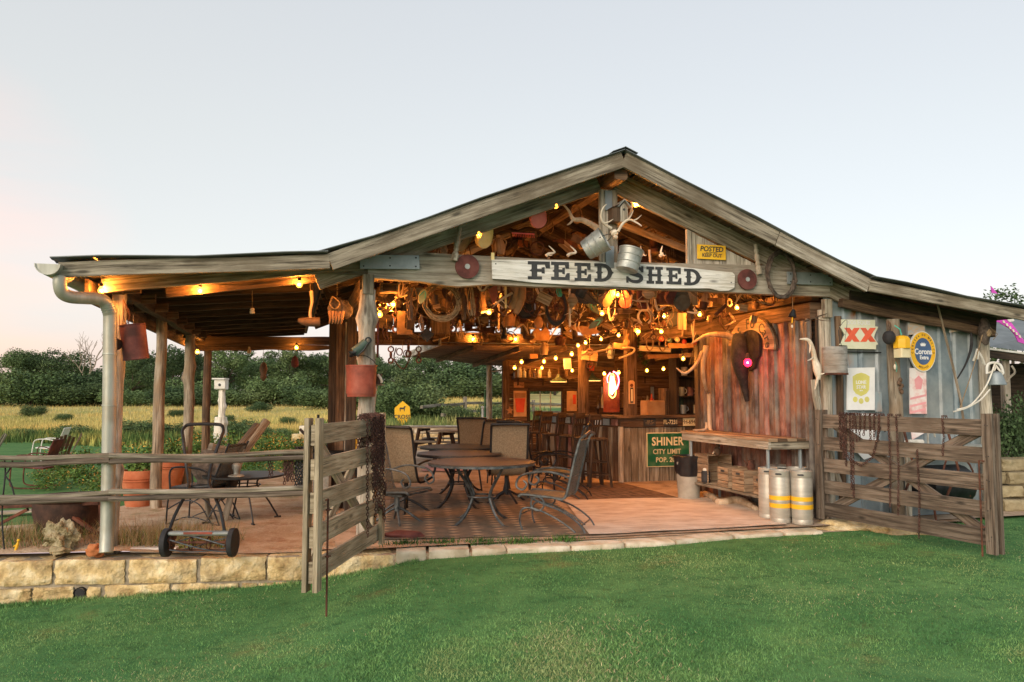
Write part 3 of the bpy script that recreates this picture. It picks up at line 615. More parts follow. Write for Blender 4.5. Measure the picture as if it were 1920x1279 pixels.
def s_dry(rg, n):
    X = rg.uniform(-5.6, -2.7, n); Y = rg.normal(7.85, .22, n); k = rg.uniform(0,1,n) < .35+.65*(np.sin(X*5)+1)/2
    X, Y = X[k], Y[k]; e = np.interp(X, ex, ey)+.3; k = Y > e; return X[k], Y[k], np.full(k.sum(), .03)
dw = blades('dry_weeds', 6500, s_dry, .06, .34, .008, M['dryweed'], lean=1.1, seed=13); dw['label'] = 'dry straw weeds tangled behind the low stone wall'; dw['category'] = 'weeds'
dg = blades('green_weeds', 2600, s_dry, .05, .30, .009, WDm, lean=.8, seed=14); dg['label'] = 'green weeds growing behind the low stone wall'; dg['category'] = 'weeds'
def s_kerbw(rg, n):
    cs = [(.03+x, .22) for x in (-1.1,-.75,-.35,.05,.5)]; i = rg.integers(0, 5, n); X = np.array([cs[k][0] for k in i])+rg.normal(0,.10,n); Y = np.interp(X, ex, ey)+.3+rg.normal(0,.05,n); return X, Y, np.full(n, .0)
kw_ = blades('kerb_weeds', 1100, s_kerbw, .03, .09, .012, WDm, lean=1.1, seed=15); kw_['label'] = 'small green weeds sprouting along the rug edge'; kw_['category'] = 'weeds'

# ---------------------------------------------------------------- foliage
def leaf_mesh(name, blobs, n, size, seed, mat, inner=.55):
    """n leaf-sized quads spread through the given blobs (centre, radii)"""
    rg = np.random.default_rng(seed); vol = np.array([b[1][0]*b[1][1]*b[1][2] for b in blobs])**.7; pick = rg.choice(len(blobs), n, p=vol/vol.sum())
    C = np.array([b[0] for b in blobs])[pick]; S = np.array([b[1] for b in blobs])[pick]
    d = rg.normal(size=(n,3)); d /= np.linalg.norm(d, axis=1)[:,None]; r = rg.uniform(inner, 1.03, n)**.8
    k = 1+.22*np.sin(d[:,0]*5+pick)*np.cos(d[:,2]*4+pick*2)
    P = C+d*S*(r*k)[:,None]
    a = rg.normal(size=(n,3)); a[:,2] *= .6; a /= np.linalg.norm(a, axis=1)[:,None]; b = np.cross(a, d+rg.normal(size=(n,3))*.5); b /= np.linalg.norm(b, axis=1)[:,None]+1e-6
    s = size*rg.uniform(.5, 1.25, n)[:,None]; v = np.empty((n,4,3)); v[:,0] = P-a*s*.5; v[:,1] = P+b*s*.32; v[:,2] = P+a*s*.6; v[:,3] = P-b*s*.32
    me = bpy.data.meshes.new(name); me.vertices.add(n*4); me.vertices.foreach_set('co', v.ravel()); me.loops.add(n*4); me.loops.foreach_set('vertex_index', np.arange(n*4, dtype=np.int32))
    me.polygons.add(n); me.polygons.foreach_set('loop_start', np.arange(0, n*4, 4, dtype=np.int32)); me.update(); me.materials.append(mat); return me
def make_tree(i, h, spread, mat, n=11000, size=.24, base=.12):
    rd = random.Random(50+i); root = T('oak_tree', '', 'tree'); bl = []
    th = h*.33; tk = MB(); tk.tube([(0,0,-.3),(rd.uniform(-.15,.15),0,th*.5),(rd.uniform(-.3,.3),rd.uniform(-.2,.2),th)], [h*.035,h*.026,h*.02], 7, k=3); tk.build('trunk', M['bark'], root, smooth=True)
    nb = rd.randint(11, 16)
    for k in range(nb):
        a = 6.283*k/nb+rd.uniform(-.4,.4); rr = spread*rd.uniform(.25,.85); z = h*rd.uniform(.38,.84); z -= (rr/spread)**2*h*.13
        c = Vector((math.cos(a)*rr, math.sin(a)*rr, z)); s = spread*rd.uniform(.20,.40); bl.append((tuple(c), (s, s, s*rd.uniform(.5,.95))))
        if k % 2 == 0: lb = MB(); lb.tube([(0,0,th*.85),(c.x*.45,c.y*.45,(th+c.z)*.5),tuple(c)], [h*.014,h*.009,h*.004], 5, k=3); lb.build('limb', M['bark'], root, smooth=True)
    bl.append(((rd.uniform(-.15,.15)*spread,0,h*.80),(spread*.38,spread*.38,h*.17)))
    me = leaf_mesh('crown', bl, n, size, 90+i, mat); c = bpy.data.objects.new('crown', me); COL.objects.link(c); c.parent = root; return root
def make_bush(i, mat, n=9000, size=.075, name='wild_bush'):
    rd = random.Random(150+i); root = T(name, '', 'bush'); bl = []
    for k in range(rd.randint(5, 8)): a = rd.uniform(0,6.28); rr = rd.uniform(.1,.8); bl.append(((math.cos(a)*rr, math.sin(a)*rr, rd.uniform(.35,.8)), (rd.uniform(.4,.6),)*2+(rd.uniform(.35,.5),)))
    bl.append(((0,0,.35),(.9,.9,.4)))
    me = leaf_mesh('foliage', bl, n, size, 190+i, mat, inner=.4); c = bpy.data.objects.new('foliage', me); COL.objects.link(c); c.parent = root
    st = MB(); [st.tube([(0,0,-.1),(rd.uniform(-.4,.4),rd.uniform(-.4,.4),.7)], [.04,.015], 5) for _ in range(3)]; st.build('stem', M['bark'], root); return root
protos = [make_tree(0, 8.4, 4.6, M['leaf']), make_tree(1, 7.2, 5.0, M['leafd']), make_tree(2, 9.4, 4.0, M['leaf']), make_tree(3, 6.4, 4.3, M['leafd'])]
bushp = [make_bush(0, M['leafd']), make_bush(1, M['leaf'])]
used = set()
def place(p, x, y, sc, rz, label, group, z=None):
    o = p if id(p) not in used else copy_tree(p)
    used.add(id(p)); o.location = (x, y, (far_z(x,y) if z is None else z)); o.rotation_euler = (0,0,rz); o.scale = (sc if isinstance(sc, tuple) else (sc,sc,sc)); o['label'] = label; o['group'] = group; return o
# (picture column, distance, kind, height factor, what sets it apart)
TR = [(-120,98,0,655,'green oak at the outer left end of the treeline'),(-50,104,2,665,'tall oak near the left end of the treeline'),(24,96,0,646,'broad tall oak left of the low gap in the treeline'),(60,112,2,668,'dark oak standing behind the broad oak on the left'),(95,100,1,656,'rounded oak right of the tallest tree on the left'),(128,110,3,676,'lower oak falling away toward the bare tree'),(205,104,3,694,'low oak seen just left of the gutter downspout'),(250,96,0,664,'oak behind the rusty hanging can'),(292,104,3,668,'oak seen behind the second porch post'),(325,92,1,655,'light oak between the second and third porch posts'),(372,100,0,660,'oak behind the third and fourth porch posts'),(425,88,2,648,'leafy tree rising behind the white birdhouse'),(468,100,3,664,'dark oak right of the birdhouse tree'),(505,96,1,668,'oak in the middle of the porch view'),(545,90,2,650,'pointed tree under the rear porch bulb'),(585,98,0,662,'oak left of the boarded porch column'),(630,94,1,664,'oak hidden mostly by the boarded porch column'),(700,74,2,665,'tree right behind the red bucket'),(745,70,1,668,'tree above the yellow crossing sign'),(792,78,0,662,'bright green tree below the rear roof corner'),(838,70,3,666,'dark tree left of the grey pole behind the tables'),(880,76,2,670,'tree beside the grey pole behind the tables'),(925,72,1,664,'tree seen between the pole and the bar room'),(985,80,0,660,'tree outside the bar room window'),(1040,84,3,664,'tree right of the bar room window view')]
TH = [8.4,7.2,9.4,6.4]
for i, (px, y, k, yt, lab) in enumerate(TR):
    x = (px-CX)/FPX*y; s = (1.5+(740-yt)/FPX*y-far_z(x,y))/TH[k]/.95*(1+.10*math.sin(i*2.4)); place(protos[k], x, y, (s*rn(.95,1.08), s, s), rn(0,6.28), lab, 'oaks of the far treeline')
BU = [(5,84,3.4,'bush at the left end under the treeline'),(60,80,3.8,'large dark bush below the tallest left oak'),(105,84,4.0,'dark bush right of the large left bush'),(140,80,3.5,'mid green bush left of the downspout'),(178,84,3.2,'bush meeting the downspout at the field edge'),
 (238,80,2.2,'bush behind the rusty hanging can'),(330,80,3.0,'bush between the second and third posts'),(360,84,3.0,'bush behind the third porch post'),(400,82,2.4,'bush left of the birdhouse post'),(455,80,3.0,'bush right of the birdhouse post'),
 (486,62,.9,'small round bush alone in the meadow'),(520,82,3.2,'bush below the pointed tree'),(570,80,3.0,'bush left of the boarded column at the field edge'),(612,70,2.6,'bush touching the boarded column'),
 (722,30,.62,'round green bush left of the crossing sign'),(700,66,3.2,'dark bush behind the small post lantern'),(760,62,3.0,'bush in the shade under the middle trees'),(815,62,2.8,'shaded bush beneath the rear roof'),(865,62,3.0,'shaded bush left of the grey pole'),(910,60,3.0,'shaded bush by the bar room corner'),(270,83,1.6,'low bush under the second porch post'),(62,52,.8,'small bush at the meadow edge on the left')]
for i, (px, y, s, lab) in enumerate(BU):
    x = (px-CX)/FPX*y; place(bushp[i%2], x, y, (s*1.2, s, s*(.72+.18*math.sin(i*1.9))), rn(0,6.28), lab, 'bushes along the treeline')
for (px, y, s, lab) in ((150,25.5,.55,'dark bush on the lawn edge left of the downspout'),(245,25.2,.6,'dark bush on the lawn edge behind the hanging can'),(272,25.6,.7,'rounded bush on the lawn edge left of the second post'),(322,25.4,.62,'bush on the lawn edge right of the second post'),(438,25.6,.7,'green bush on the lawn edge right of the birdhouse'),(470,25.4,.55,'green bush on the lawn edge above the leaning logs'),(520,25.5,.45,'low bush on the lawn edge in mid porch view'),(40,26,.4,'low tuft bush at the far left lawn edge'),(420,40,.5,'small shrub out in the meadow by the birdhouse'),(120,44,.45,'small shrub out in the meadow at left'),(330,50,.5,'small shrub far out in the meadow between posts'),(545,38,.4,'small shrub in the meadow right side')):
    place(bushp[i%2 if y < 30 else 1], (px-CX)/FPX*y, y, (s*1.3,s,s*.9), rn(0,6), lab, 'bushes at the lawn edge')
# willowy shrubs on the bank behind the garden wall
for (px, y, s, lab) in ((762,26,1.15,'feathery pale green shrub behind the crossing sign'),(835,27,.55,'low shrub under the split rail fence'),(862,24.5,.5,'small shrub on the bank by the fence post'),(935,25,.6,'low shrub beside the bar room corner')):
    place(bushp[1], (px-CX)/FPX*y, y, (s*1.1,s,s), rn(0,6), lab, 'shrubs on the bank')
rw_ = random.Random(21); bl = []
for k in range(240): y = rw_.uniform(106,124); x = rw_.uniform(-1.5,.10)*y; z = .6+rw_.uniform(.8,3.0); bl.append(((x,y,z),(rw_.uniform(1.8,3.4),2.2,rw_.uniform(1.2,2.2))))
fw = bpy.data.objects.new('far_wood', leaf_mesh('far_wood', bl, 85000, .42, 555, M['leaf'], inner=.5)); COL.objects.link(fw); tag(fw, 'continuous low far wood filling in behind the oaks', 'wood', kind='stuff')
# bare tree
bt = T('bare_tree', 'leafless grey tree showing above the low oaks on the left', 'tree', ((168-CX)/FPX*95, 95, .45)); rb = random.Random(4); bb = MB()
def branch(p, d, ln, r, dep):
    q = p+d*ln; m_ = (p+q)/2+Vector((rb.uniform(-.1,.1),)*3)*ln; bb.tube([p, m_, q], [r, r*.6], 4)
    if dep: [branch(q if k else p.lerp(q,.7), (d+Vector((rb.uniform(-.8,.8), rb.uniform(-.6,.6), rb.uniform(-.1,.6)))).normalized(), ln*rb.uniform(.6,.8), r*.58, dep-1) for k in range(3)]
branch(Vector((0,0,0)), Vector((0,0,1)), 3.4, .16, 4); bb.build('branches', M['log'], bt)
# dense tree over the right roof and the shrub at the right edge
rt = make_tree(7, 6.6, 2.6, M['leafd'], n=6500, size=.15); rt.location = ((1896-CX)/FPX*33, 33, -.35); rt['label'] = 'round dark tree showing above the right end of the roof'
rs = make_bush(5, M['leafd'], n=4200, size=.08, name='garden_shrub'); rs.location = ((1892-CX)/FPX*11.2, 11.2, .55); rs.scale = (.48,.4,.85); rs['label'] = 'dark leafy shrub right of the bell at the frame edge'
rs2 = copy_tree(rs, ((1935-CX)/FPX*13, 13, .6), 2, 'leafy shrub farther back at the right frame edge', (.7,.6,.9))
# flowering plants round the porch
def make_flowers(i, n=700, fl=150, name='flowering_plant'):
    rd = random.Random(i); root = T(name, '', 'plant'); bl = [((rd.uniform(-.5,.5), rd.uniform(-.4,.4), rd.uniform(.25,.6)), (rd.uniform(.25,.4),)*2+(rd.uniform(.22,.34),)) for _ in range(6)]+[((0,0,.2),(.6,.5,.25))]
    for nm, nn, sz, mt, inn in (('foliage', n, .07, M['plantleaf'], .2), ('blossom', fl, .038, M['flower'], .96)):
        me = leaf_mesh(nm, bl, nn, sz, 300+i, mt, inner=inn); c = bpy.data.objects.new(nm, me); COL.objects.link(c); c.parent = root; 
    return root
fp = [make_flowers(1, 1500, 260), make_flowers(2, 1300, 420)]
FL = [(135,905,.8,0,'yellow flowering plant left of the downspout below the rails'),(182,925,.6,0,'smaller flowering plant right beside the downspout'),(90,918,.45,0,'low flowering plant by the rusty lawn chairs'),(262,872,.8,1,'flowering plant above the big terracotta pots'),(322,868,.85,1,'orange flowered plant between second and third posts'),(372,862,.95,1,'orange flowered plant left of the birdhouse post'),(430,860,1.0,1,'orange flowered plant below the birdhouse'),
 (492,862,1.0,1,'orange flowered plant behind the leaning planks'),(545,866,.95,1,'orange flowered plant left of the cart handles'),(590,868,.9,1,'orange flowered plant behind the cart'),(345,885,.6,0,'leafy plant behind the third porch post'),(470,886,.7,0,'leafy plant low behind the top rail'),(540,888,.65,0,'leafy plant behind the hanging chains')]
usedf = set()
for (px, py, s, k, lab) in FL:
    p = PZ(px, py, 0); o = fp[k] if k not in usedf else copy_tree(fp[k]); usedf.add(k); o.location = p; o.scale = (s,s,s*.9); o.rotation_euler = (0,0,rn(0,6)); o['label'] = lab; o['group'] = 'flowering plants round the porch'
# ================================================================ THE SHED
shed = T('shed', 'open fronted weathered timber shed with low gable roof and side porch', 'shed', tuple(O), ANG)
TC, ZR, SL = 2.62, 4.10, .408
TL0, TR0 = -.42, 5.67
ZL0, ZR0 = ZR-SL*(TC-TL0), ZR-SL*(TR0-TC)
lw = LS(105, 487, -.5); rwg = LS(1935, 580, -.5)
SWL = (ZL0-lw.z)/(TL0-lw.x); SWR = (ZR0-rwg.z)/(rwg.x-TR0); TLW = lw.x; TRW = rwg.x+.25
def zr(t):
    if t < TL0: return ZL0-SWL*(TL0-t)-.01
    if t > TR0: return ZR0-SWR*(t-TR0)-.01
    return ZR-SL*abs(t-TC)
SB, SBW = 6.9, 9.4        # rear ends of the main roof and of the side roofs
def part(mb, name, mat, parent=shed, **k): return mb.build(name, mat, parent, **k)
# roof sheets (each a part): thin ribbed metal, wavy at the free edges
def roof_sheet(t0, t1, s0, s1, wav=.012):
    mb = MB(); ns = max(4, int((s1-s0)/.07)); ntt = 6; vs = []
    for lay in (0, .008):
        for i in range(ns+1):
            for j in range(ntt+1):
                s = s0+(s1-s0)*i/ns; t = t0+(t1-t0)*j/ntt
                z = zr(t)-.004+lay+.008*math.cos(s*2*math.pi/.14)+wav*mnoise.noise((t*1.1, s*.8, 4))*(1.6 if i < 2 else 1)
                vs.append((t, s, z))
    n = (ns+1)*(ntt+1); fs = []
    for i in range(ns):
        for j in range(ntt):
            k = i*(ntt+1)+j; fs.append((k, k+ntt+1, k+ntt+2, k+1)); fs.append((n+k, n+k+1, n+k+ntt+2, n+k+ntt+1))
    for j in range(ntt):
        fs.append((j, j+1, n+j+1, n+j)); k = ns*(ntt+1)+j; fs.append((k, n+k, n+k+1, k+1))
    for i in range(ns):
        k = i*(ntt+1); fs.append((k, n+k, n+k+ntt+1, k+ntt+1)); k += ntt; fs.append((k, k+ntt+1, n+k+ntt+1, n+k))
    mb.add(vs, fs); part(mb, 'roof_sheet', M['metalroof'])
for i in range(8):
    s0 = -.56+i*.95; roof_sheet(TL0-.12, TC, s0, s0+.94); roof_sheet(TC+.01, TR0+.1, s0, s0+.94)
for i in range(10):
    s0 = -.58+i*1.0; roof_sheet(TLW-.03, TL0-.02, s0, s0+.99, .02)
    if i < 8: roof_sheet(TR0+.02, TRW, s0, s0+.99, .02)
mb = MB()
for q in (-1,1): mb.beam((TC+q*.07,-.57,ZR-.005),(TC+q*.07,6.9,ZR-.005),.16,.006,up=Vector((q*SL,0,1)).normalized(),seg=8,jit=.01,ch=.001)
part(mb, 'ridge_cap', M['metalroof'])
# sheathing boards under the metal, running front to back
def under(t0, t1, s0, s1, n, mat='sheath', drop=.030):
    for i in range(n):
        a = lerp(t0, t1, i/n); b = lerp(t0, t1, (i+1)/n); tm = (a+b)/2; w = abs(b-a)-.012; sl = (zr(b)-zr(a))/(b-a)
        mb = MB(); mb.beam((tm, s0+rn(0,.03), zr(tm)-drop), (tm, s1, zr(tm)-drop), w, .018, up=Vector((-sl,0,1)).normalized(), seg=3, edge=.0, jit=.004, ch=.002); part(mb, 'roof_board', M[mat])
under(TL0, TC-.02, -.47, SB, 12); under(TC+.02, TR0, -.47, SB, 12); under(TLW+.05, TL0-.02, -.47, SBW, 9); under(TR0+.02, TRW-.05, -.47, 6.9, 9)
# rafters
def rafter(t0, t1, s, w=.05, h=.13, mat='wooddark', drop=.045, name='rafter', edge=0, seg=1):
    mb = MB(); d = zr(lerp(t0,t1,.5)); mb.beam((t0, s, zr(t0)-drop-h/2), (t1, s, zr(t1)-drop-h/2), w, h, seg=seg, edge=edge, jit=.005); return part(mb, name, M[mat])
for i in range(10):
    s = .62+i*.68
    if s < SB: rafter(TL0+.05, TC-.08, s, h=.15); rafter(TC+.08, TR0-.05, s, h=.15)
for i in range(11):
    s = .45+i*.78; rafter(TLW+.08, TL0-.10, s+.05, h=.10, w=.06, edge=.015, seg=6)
# front rake fascia, at the roof's front edge
def board(name, a, b, w, h, mat, seg=1, edge=0, jit=0, ch=None, up=(0,0,1), parent=shed):
    mb = MB(); mb.beam(a, b, w, h, up, seg=seg, edge=edge, jit=jit, ch=ch); return part(mb, name, M[mat], parent)
def rake(t0, t1, s, drop, w, h, name, mat, **k): return board(name, (t0, s, zr(t0)-drop-h/2), (t1, s, zr(t1)-drop-h/2), w, h, mat, **k)
rake(TL0, TC-.004, -.50, .014, .04, .165, 'rake_board', 'wood', seg=4, jit=.003)
rake(TC+.004, TR0-1.2, -.50, .014, .04, .165, 'rake_board', 'wood'); rake(TR0-1.19, TR0, -.50, .014, .04, .165, 'rake_board', 'woodpale')
rake(TLW+.03, TL0-.005, -.502, .016, .04, .135, 'rake_board', 'wood', seg=6, jit=.01)
rake(TR0+.005, TRW, -.502, .016, .04, .135, 'rake_board', 'wood')
# rafters on the front wall line (broad boards)
rake(TL0-.12, TC-.11, -.02, .05, .05, .245, 'front_rafter', 'wood', seg=6, edge=.006)
rake(TC+.11, TR0+.25, -.02, .05, .05, .245, 'front_rafter', 'wood', seg=6, edge=.006)
rake(TLW+.28, TL0+.35, -.06, .075, .045, .165, 'porch_front_beam', 'wood', seg=10, edge=.012)
rake(TLW+.8, TL0+.35, .20, .14, .05, .14, 'porch_inner_beam', 'woodbrown', seg=6, edge=.01)
rake(TR0+.1, TRW-.35, -.04, .07, .06, .19, 'side_front_beam', 'wooddark', seg=10, edge=.02)
rake(5.62, TRW-.42, -.075, .235, .09, .10, 'side_log_beam', 'woodbrown', seg=12, edge=.02, jit=.03)
# ridge beam end and king post
board('ridge_beam', (TC, -.44, ZR-.185), (TC, 6.8, ZR-.185), .15, .23, 'woodbrown', ch=.02)
board('king_post', (TC-.055, -.065, 2.95), (TC-.055, -.065, ZR-.32), .10, .045, 'woodpale', up=(0,1,0))
board('king_post', (TC+.05, -.065, 2.95), (TC+.05, -.065, ZR-.32), .11, .05, 'wood', up=(0,1,0))
board('king_post_plate', (TC-.01, -.105, ZR-.56), (TC-.01, -.105, ZR-.34), .085, .018, 'plate', up=(0,1,0))
board('king_post_plate', (TC+.0, -.105, 2.90), (TC+.0, -.105, 3.14), .10, .018, 'plate', up=(0,1,0))
# header beam with a live lower edge, traced where it stands
HS = -.07
hp = [(690,500),(760,476),(800,474),(1000,485),(1200,492),(1420,497),(1500,505),(1556,520),(1556,556),(1450,552),(1300,545),(1150,541),(1000,537),(920,533),(860,537),(835,535),(790,528),(720,523),(690,521)]
q = [LS(x, y, HS) for x, y in hp]; mb = MB(); mb.prism([(p.x, p.z) for p in q][::-1], HS, HS+.11); part(mb, 'header_beam', M['woodpale'])
board('tie_board', tuple(LS(610,498,-.045)), tuple(LS(800,505,-.045)), .03, .17, 'wood')
for (x0,y0,x1,y1) in ((675,491,786,492),(1476,521,1560,524)):
    a = LS(x0,y0,-.10); b = LS(x1,y1,-.10); pl = board('steel_strap', tuple(a), tuple(b), .02, .145, 'plate', ch=.002)
    for k in (.06,.5,.94):
        for dz_ in (-.045,.045): mb = MB(); c = a.lerp(b,k); mb.blob((c.x, -.115, c.z+dz_*(1 if k != .5 else .9)), (.009,.006,.009), 1, 0, 0); mb.build('bolt', M['iron'], pl)
# gable infill boards on the right
g0 = LS(1287, 425, -.03).x; g1 = 5.2; x = g0; first = True
while x < g1:
    w = .115 if first else rn(.085,.15); zt = zr(x+w)-.30; zb = 2.92
    zt0 = zr(x)-.30
    if zt > zb+.02: mb = MB(); mb.prism([(x,zb),(x+w-.006,zb),(x+w-.006,zt),(x,zt0)], -.045 if first else -.03+rn(-.004,.004), 0); part(mb, 'gable_board', M['woodpale'])
    first = False; x += w
# posts ----------------------------------------------------------------
def log_post(name, t, s, z0, z1, r, knobs=(), mat='log', lean=(0,0), seed=0, seg=12, parent=shed):
    n = 26; pts = []; vs = []; mb = MB()
    for i in range(n+1):
        k = i/n; z = lerp(z0, z1, k); c = Vector((t+lean[0]*k+.02*mnoise.noise((k*3, seed, 1)), s+lean[1]*k, z))
        for j in range(seg):
            a = 6.2832*j/seg; rr = r*(1+.10*mnoise.noise((math.cos(a)*1.2, math.sin(a)*1.2, z*2+seed*5)) - .08*k)
            for (kz, ka, kr) in knobs:
                d = math.exp(-((z-kz)/.07)**2)*max(0, math.cos(a-ka))**2*kr; rr += d
            vs.append((c.x+math.cos(a)*rr, c.y+math.sin(a)*rr, z))
    fs = []; uv = []
    for i in range(n):
        for j in range(seg):
            j2 = (j+1) % seg; fs.append((i*seg+j, i*seg+j2, (i+1)*seg+j2, (i+1)*seg+j)); u0 = (z1-z0)*i/n; u1 = (z1-z0)*(i+1)/n; w = r*.52
            uv.append([(u0,j*w),(u0,(j+1)*w),(u1,(j+1)*w),(u1,j*w)])
    fs.append(tuple(n*seg+j for j in range(seg))); uv.append([(0,0)]*seg); mb.add(vs, fs, uv); return mb.build(name, M[mat], parent, smooth=True, angle=60)
lp = LS(688, 700, 0); log_post('log_post', lp.x, .0, 0, 2.57, .088, ((2.30, 0, .05), (2.28, 3.2, .035),(1.55,0,.03),(1.3,3.5,.02),(1.9,3.1,.03)), 'logw', seed=1)
board('post_block', (lp.x-.005, -.05, 2.52), (lp.x-.005, -.05, 2.72), .115, .10, 'wood', up=(0,1,0))
rp_ = LS(1549, 700, 0); log_post('log_post', rp_.x, .02, 0, 2.52, .085, ((2.0,-1.5,.01),), 'woodpale', seed=2)
board('post_block', (rp_.x-.01, -.06, 2.42), (rp_.x-.01, -.06, 2.64), .11, .07, 'wood', up=(0,1,0))
log_post('log_post', LS(1576,700,.0).x, .02, 0, 2.45, .045, (), 'woodbrown', seed=3)
mp_ = LS(1677, 700, -.10); log_post('log_post', mp_.x, -.10, -.02, 2.42, .082, ((1.22, 3.1,.03),(1.05,2.9,.03),(1.6,.3,.02)), 'log', seed=4)
ep = LS(1848, 700, -.02); log_post('log_post', ep.x, .0, 0, 2.28, .075, (), 'woodpale', seed=6)
# porch posts along the left side
PP = [(215, 7.70, .072, 'logw', ((1.75,0,.02),(.75,0,.03))), (297, 10.66, .075, 'log', ((1.2,2,.012),)), (352, 13.0, .085, 'log', ((1.78,3.1,.05),(1.95,0,.03),(1.4,0,.02))), (386, 15.4, .078, 'woodbrown', ())]
post_t = []
for i, (px, y, r, mt, kn) in enumerate(PP):
    p = TSZ(PY(px, 800, y)); post_t.append(p); log_post('porch_post', p.x, p.y, -.02, zr(p.x)-.10 if i == 0 else zr(p.x)-.14, r, kn, mt, seed=10+i)
board('porch_side_beam', (post_t[0].x, -.05, zr(post_t[0].x)-.16), (post_t[3].x-.02, SBW-.2, zr(post_t[3].x)-.16), .11, .15, 'wooddark', seg=16, edge=.02, jit=.03)
# eave fascia with tails, lit from the porch
te = TLW+.16
for (s0, s1) in ((-.1, 2.4),(2.41, 5.0),(5.01, 7.4),(7.41, 9.3)): board('eave_board', (te, s0, zr(te)-.215), (te, s1, zr(te)-.215), .035, .21, 'woodbrown')
for i in range(9): board('eave_block', (te+.05, .15+i*.9, zr(te)-.17), (te+.42, .15+i*.9, zr(te)-.15), .05, .10, 'woodbrown')
# rear of the porch: live-edged beam between rear posts
board('rear_porch_beam', (TLW+.3, 7.35, 2.47), (.0, 7.35, 2.52), .08, .16, 'wooddark', seg=18, edge=.045)
board('rear_porch_beam', (TLW+.3, 7.5, 2.36), (.0, 7.5, 2.40), .05, .10, 'wooddark', seg=18, edge=.04)
log_post('rear_post', .02, 7.3, 0, 2.45, .07, (), 'log', seed=21)
# boarded column at mid depth on the left of the hall
cb = TSZ(PY(640, 800, 10.6)); col_t = cb.x; col_s = cb.y
for i, (dx, w, m_) in enumerate(((-.135,.085,'wooddark'),(-.03,.115,'woodbrown'),(.085,.105,'woodpale'))):
    board('column_board', (col_t+dx, col_s-.05-rn(0,.012), 0), (col_t+dx, col_s-.05, 2.46), w, .03, m_, up=(0,1,0))
board('column_board', (col_t+.15, col_s+.12, 0), (col_t+.15, col_s+.12, 2.46), .30, .03, 'woodbrown', up=(1,0,0)); board('column_post', (col_t, col_s+.14, 0), (col_t, col_s+.14, 2.45), .22, .20, 'wooddark', up=(0,1,0))
board('inner_post', (lp.x-.02, 1.9, 0), (lp.x-.02, 1.9, 2.46), .12, .12, 'wooddark', up=(0,1,0))
# plates (beams along the two long sides) and cross beams
board('wall_plate', (-.02, .05, 2.60), (-.02, 6.6, 2.56), .14, .20, 'woodbrown', seg=12, edge=.02)
board('wall_plate', (5.40, .1, 2.52), (5.40, 6.6, 2.52), .16, .20, 'woodbrown', seg=12, edge=.012)
board('wall_plate', (5.40, .1, 2.72), (5.40, 6.6, 2.72), .10, .14, 'woodbrown', seg=12, edge=.012)
for s, z, mt in ((2.0,2.83,'wooddark'),(4.2,2.80,'wooddark')): board('tie_beam', (0, s, z), (5.4, s, z), .09, .15, mt, seg=12, edge=.012)
# log poles laid across on the ties, cluttering the loft
for i,(a,b,r) in enumerate((((.4,.8,3.0),(2.4,4.4,3.35),.045),((1.2,.7,3.05),(4.9,2.4,3.02),.04),((3.0,.9,3.55),(4.6,3.9,3.05),.05),((1.0,1.5,3.1),(2.3,1.6,3.75),.06),((2.9,.6,3.6),(5.0,.7,2.95),.045),((.8,2.5,2.98),(4.8,2.2,3.1),.05),((2.2,1.0,3.0),(2.5,5.8,3.5),.05))):
    mb = MB(); mb.tube([a, Vector(a).lerp(Vector(b),.5)+Vector((0,0,.03)), b], r, 8, k=4); part(mb, 'loft_pole', M['log'], smooth=True)
# rear gable of the hall: closed above, open slot, lettered beam, sky slots
SG = 6.55
x = 0.0
while x < 5.4:
    w = rn(.22,.34); zt = min(zr(x), zr(min(x+w,5.4)))-.05; zb = 2.80+rn(-.04,.03)
    if not (.62 < x+w/2 < 1.3): part(MB().prism([(x,zb),(x+w-.008,zb),(x+w-.008,zt),(x,zt)], SG, SG+.02), 'rear_gable_board', M['sheath'])
    else: part(MB().prism([(x,zb),(x+w-.008,zb),(x+w-.008,3.13),(x,3.11)], SG, SG+.02), 'rear_gable_board', M['sheath'])
    x += w
board('rear_beam', (0, SG-.06, 2.52), (3.0, SG-.06, 2.55), .10, .25, 'woodbrown', seg=14, edge=.008)
board('rear_beam', (3.0, SG-.06, 2.56), (5.4, SG-.06, 2.56), .10, .20, 'woodbrown', seg=10, edge=.01)
for t in (.03,.85,1.35,2.1,2.75,3.6,4.4,5.35): board('rear_stud', (t, SG-.05, 2.6), (t, SG-.05, 2.93), rn(.06,.22), .06, 'wooddark', up=(0,1,0))
# bar room roof behind the hall
A_, B_, C_, D_ = (1.95,6.45,2.43), (1.95,10.7,2.40), (4.0,10.5,2.22), (10.0,6.45,2.45)
def bz(t, s): k = sst(1.9,4.2,t); b = lerp(2.43, lerp(2.40,2.20,k), (s-6.45)/4.2); return b
for i in range(22):
    s0 = 6.45+i*.195; mb = MB(); n = 14
    vs = [(1.95+8.0*j/n, s0+ds, bz(1.95+8.0*j/n, s0+ds)+dz_) for dz_ in (0,.02) for ds in (0,.185) for j in range(n+1)]
    m1 = n+1; fs = []
    for j in range(n): fs += [(j, m1+j, m1+j+1, j+1), (2*m1+j, 2*m1+j+1, 3*m1+j+1, 3*m1+j), (j, j+1, 2*m1+j+1, 2*m1+j), (m1+j, 3*m1+j, 3*m1+j+1, m1+j+1)]
    mb.add(vs, fs, [[(vs[k][0], vs[k][1]) for k in f_] for f_ in fs]); part(mb, 'bar_roof_board', M['woodbrown' if i%3 else 'sheath'])
board('bar_roof_fascia', (1.90, 6.3, 2.47), (1.90, 10.75, 2.43), .03, .14, 'logw', seg=4)
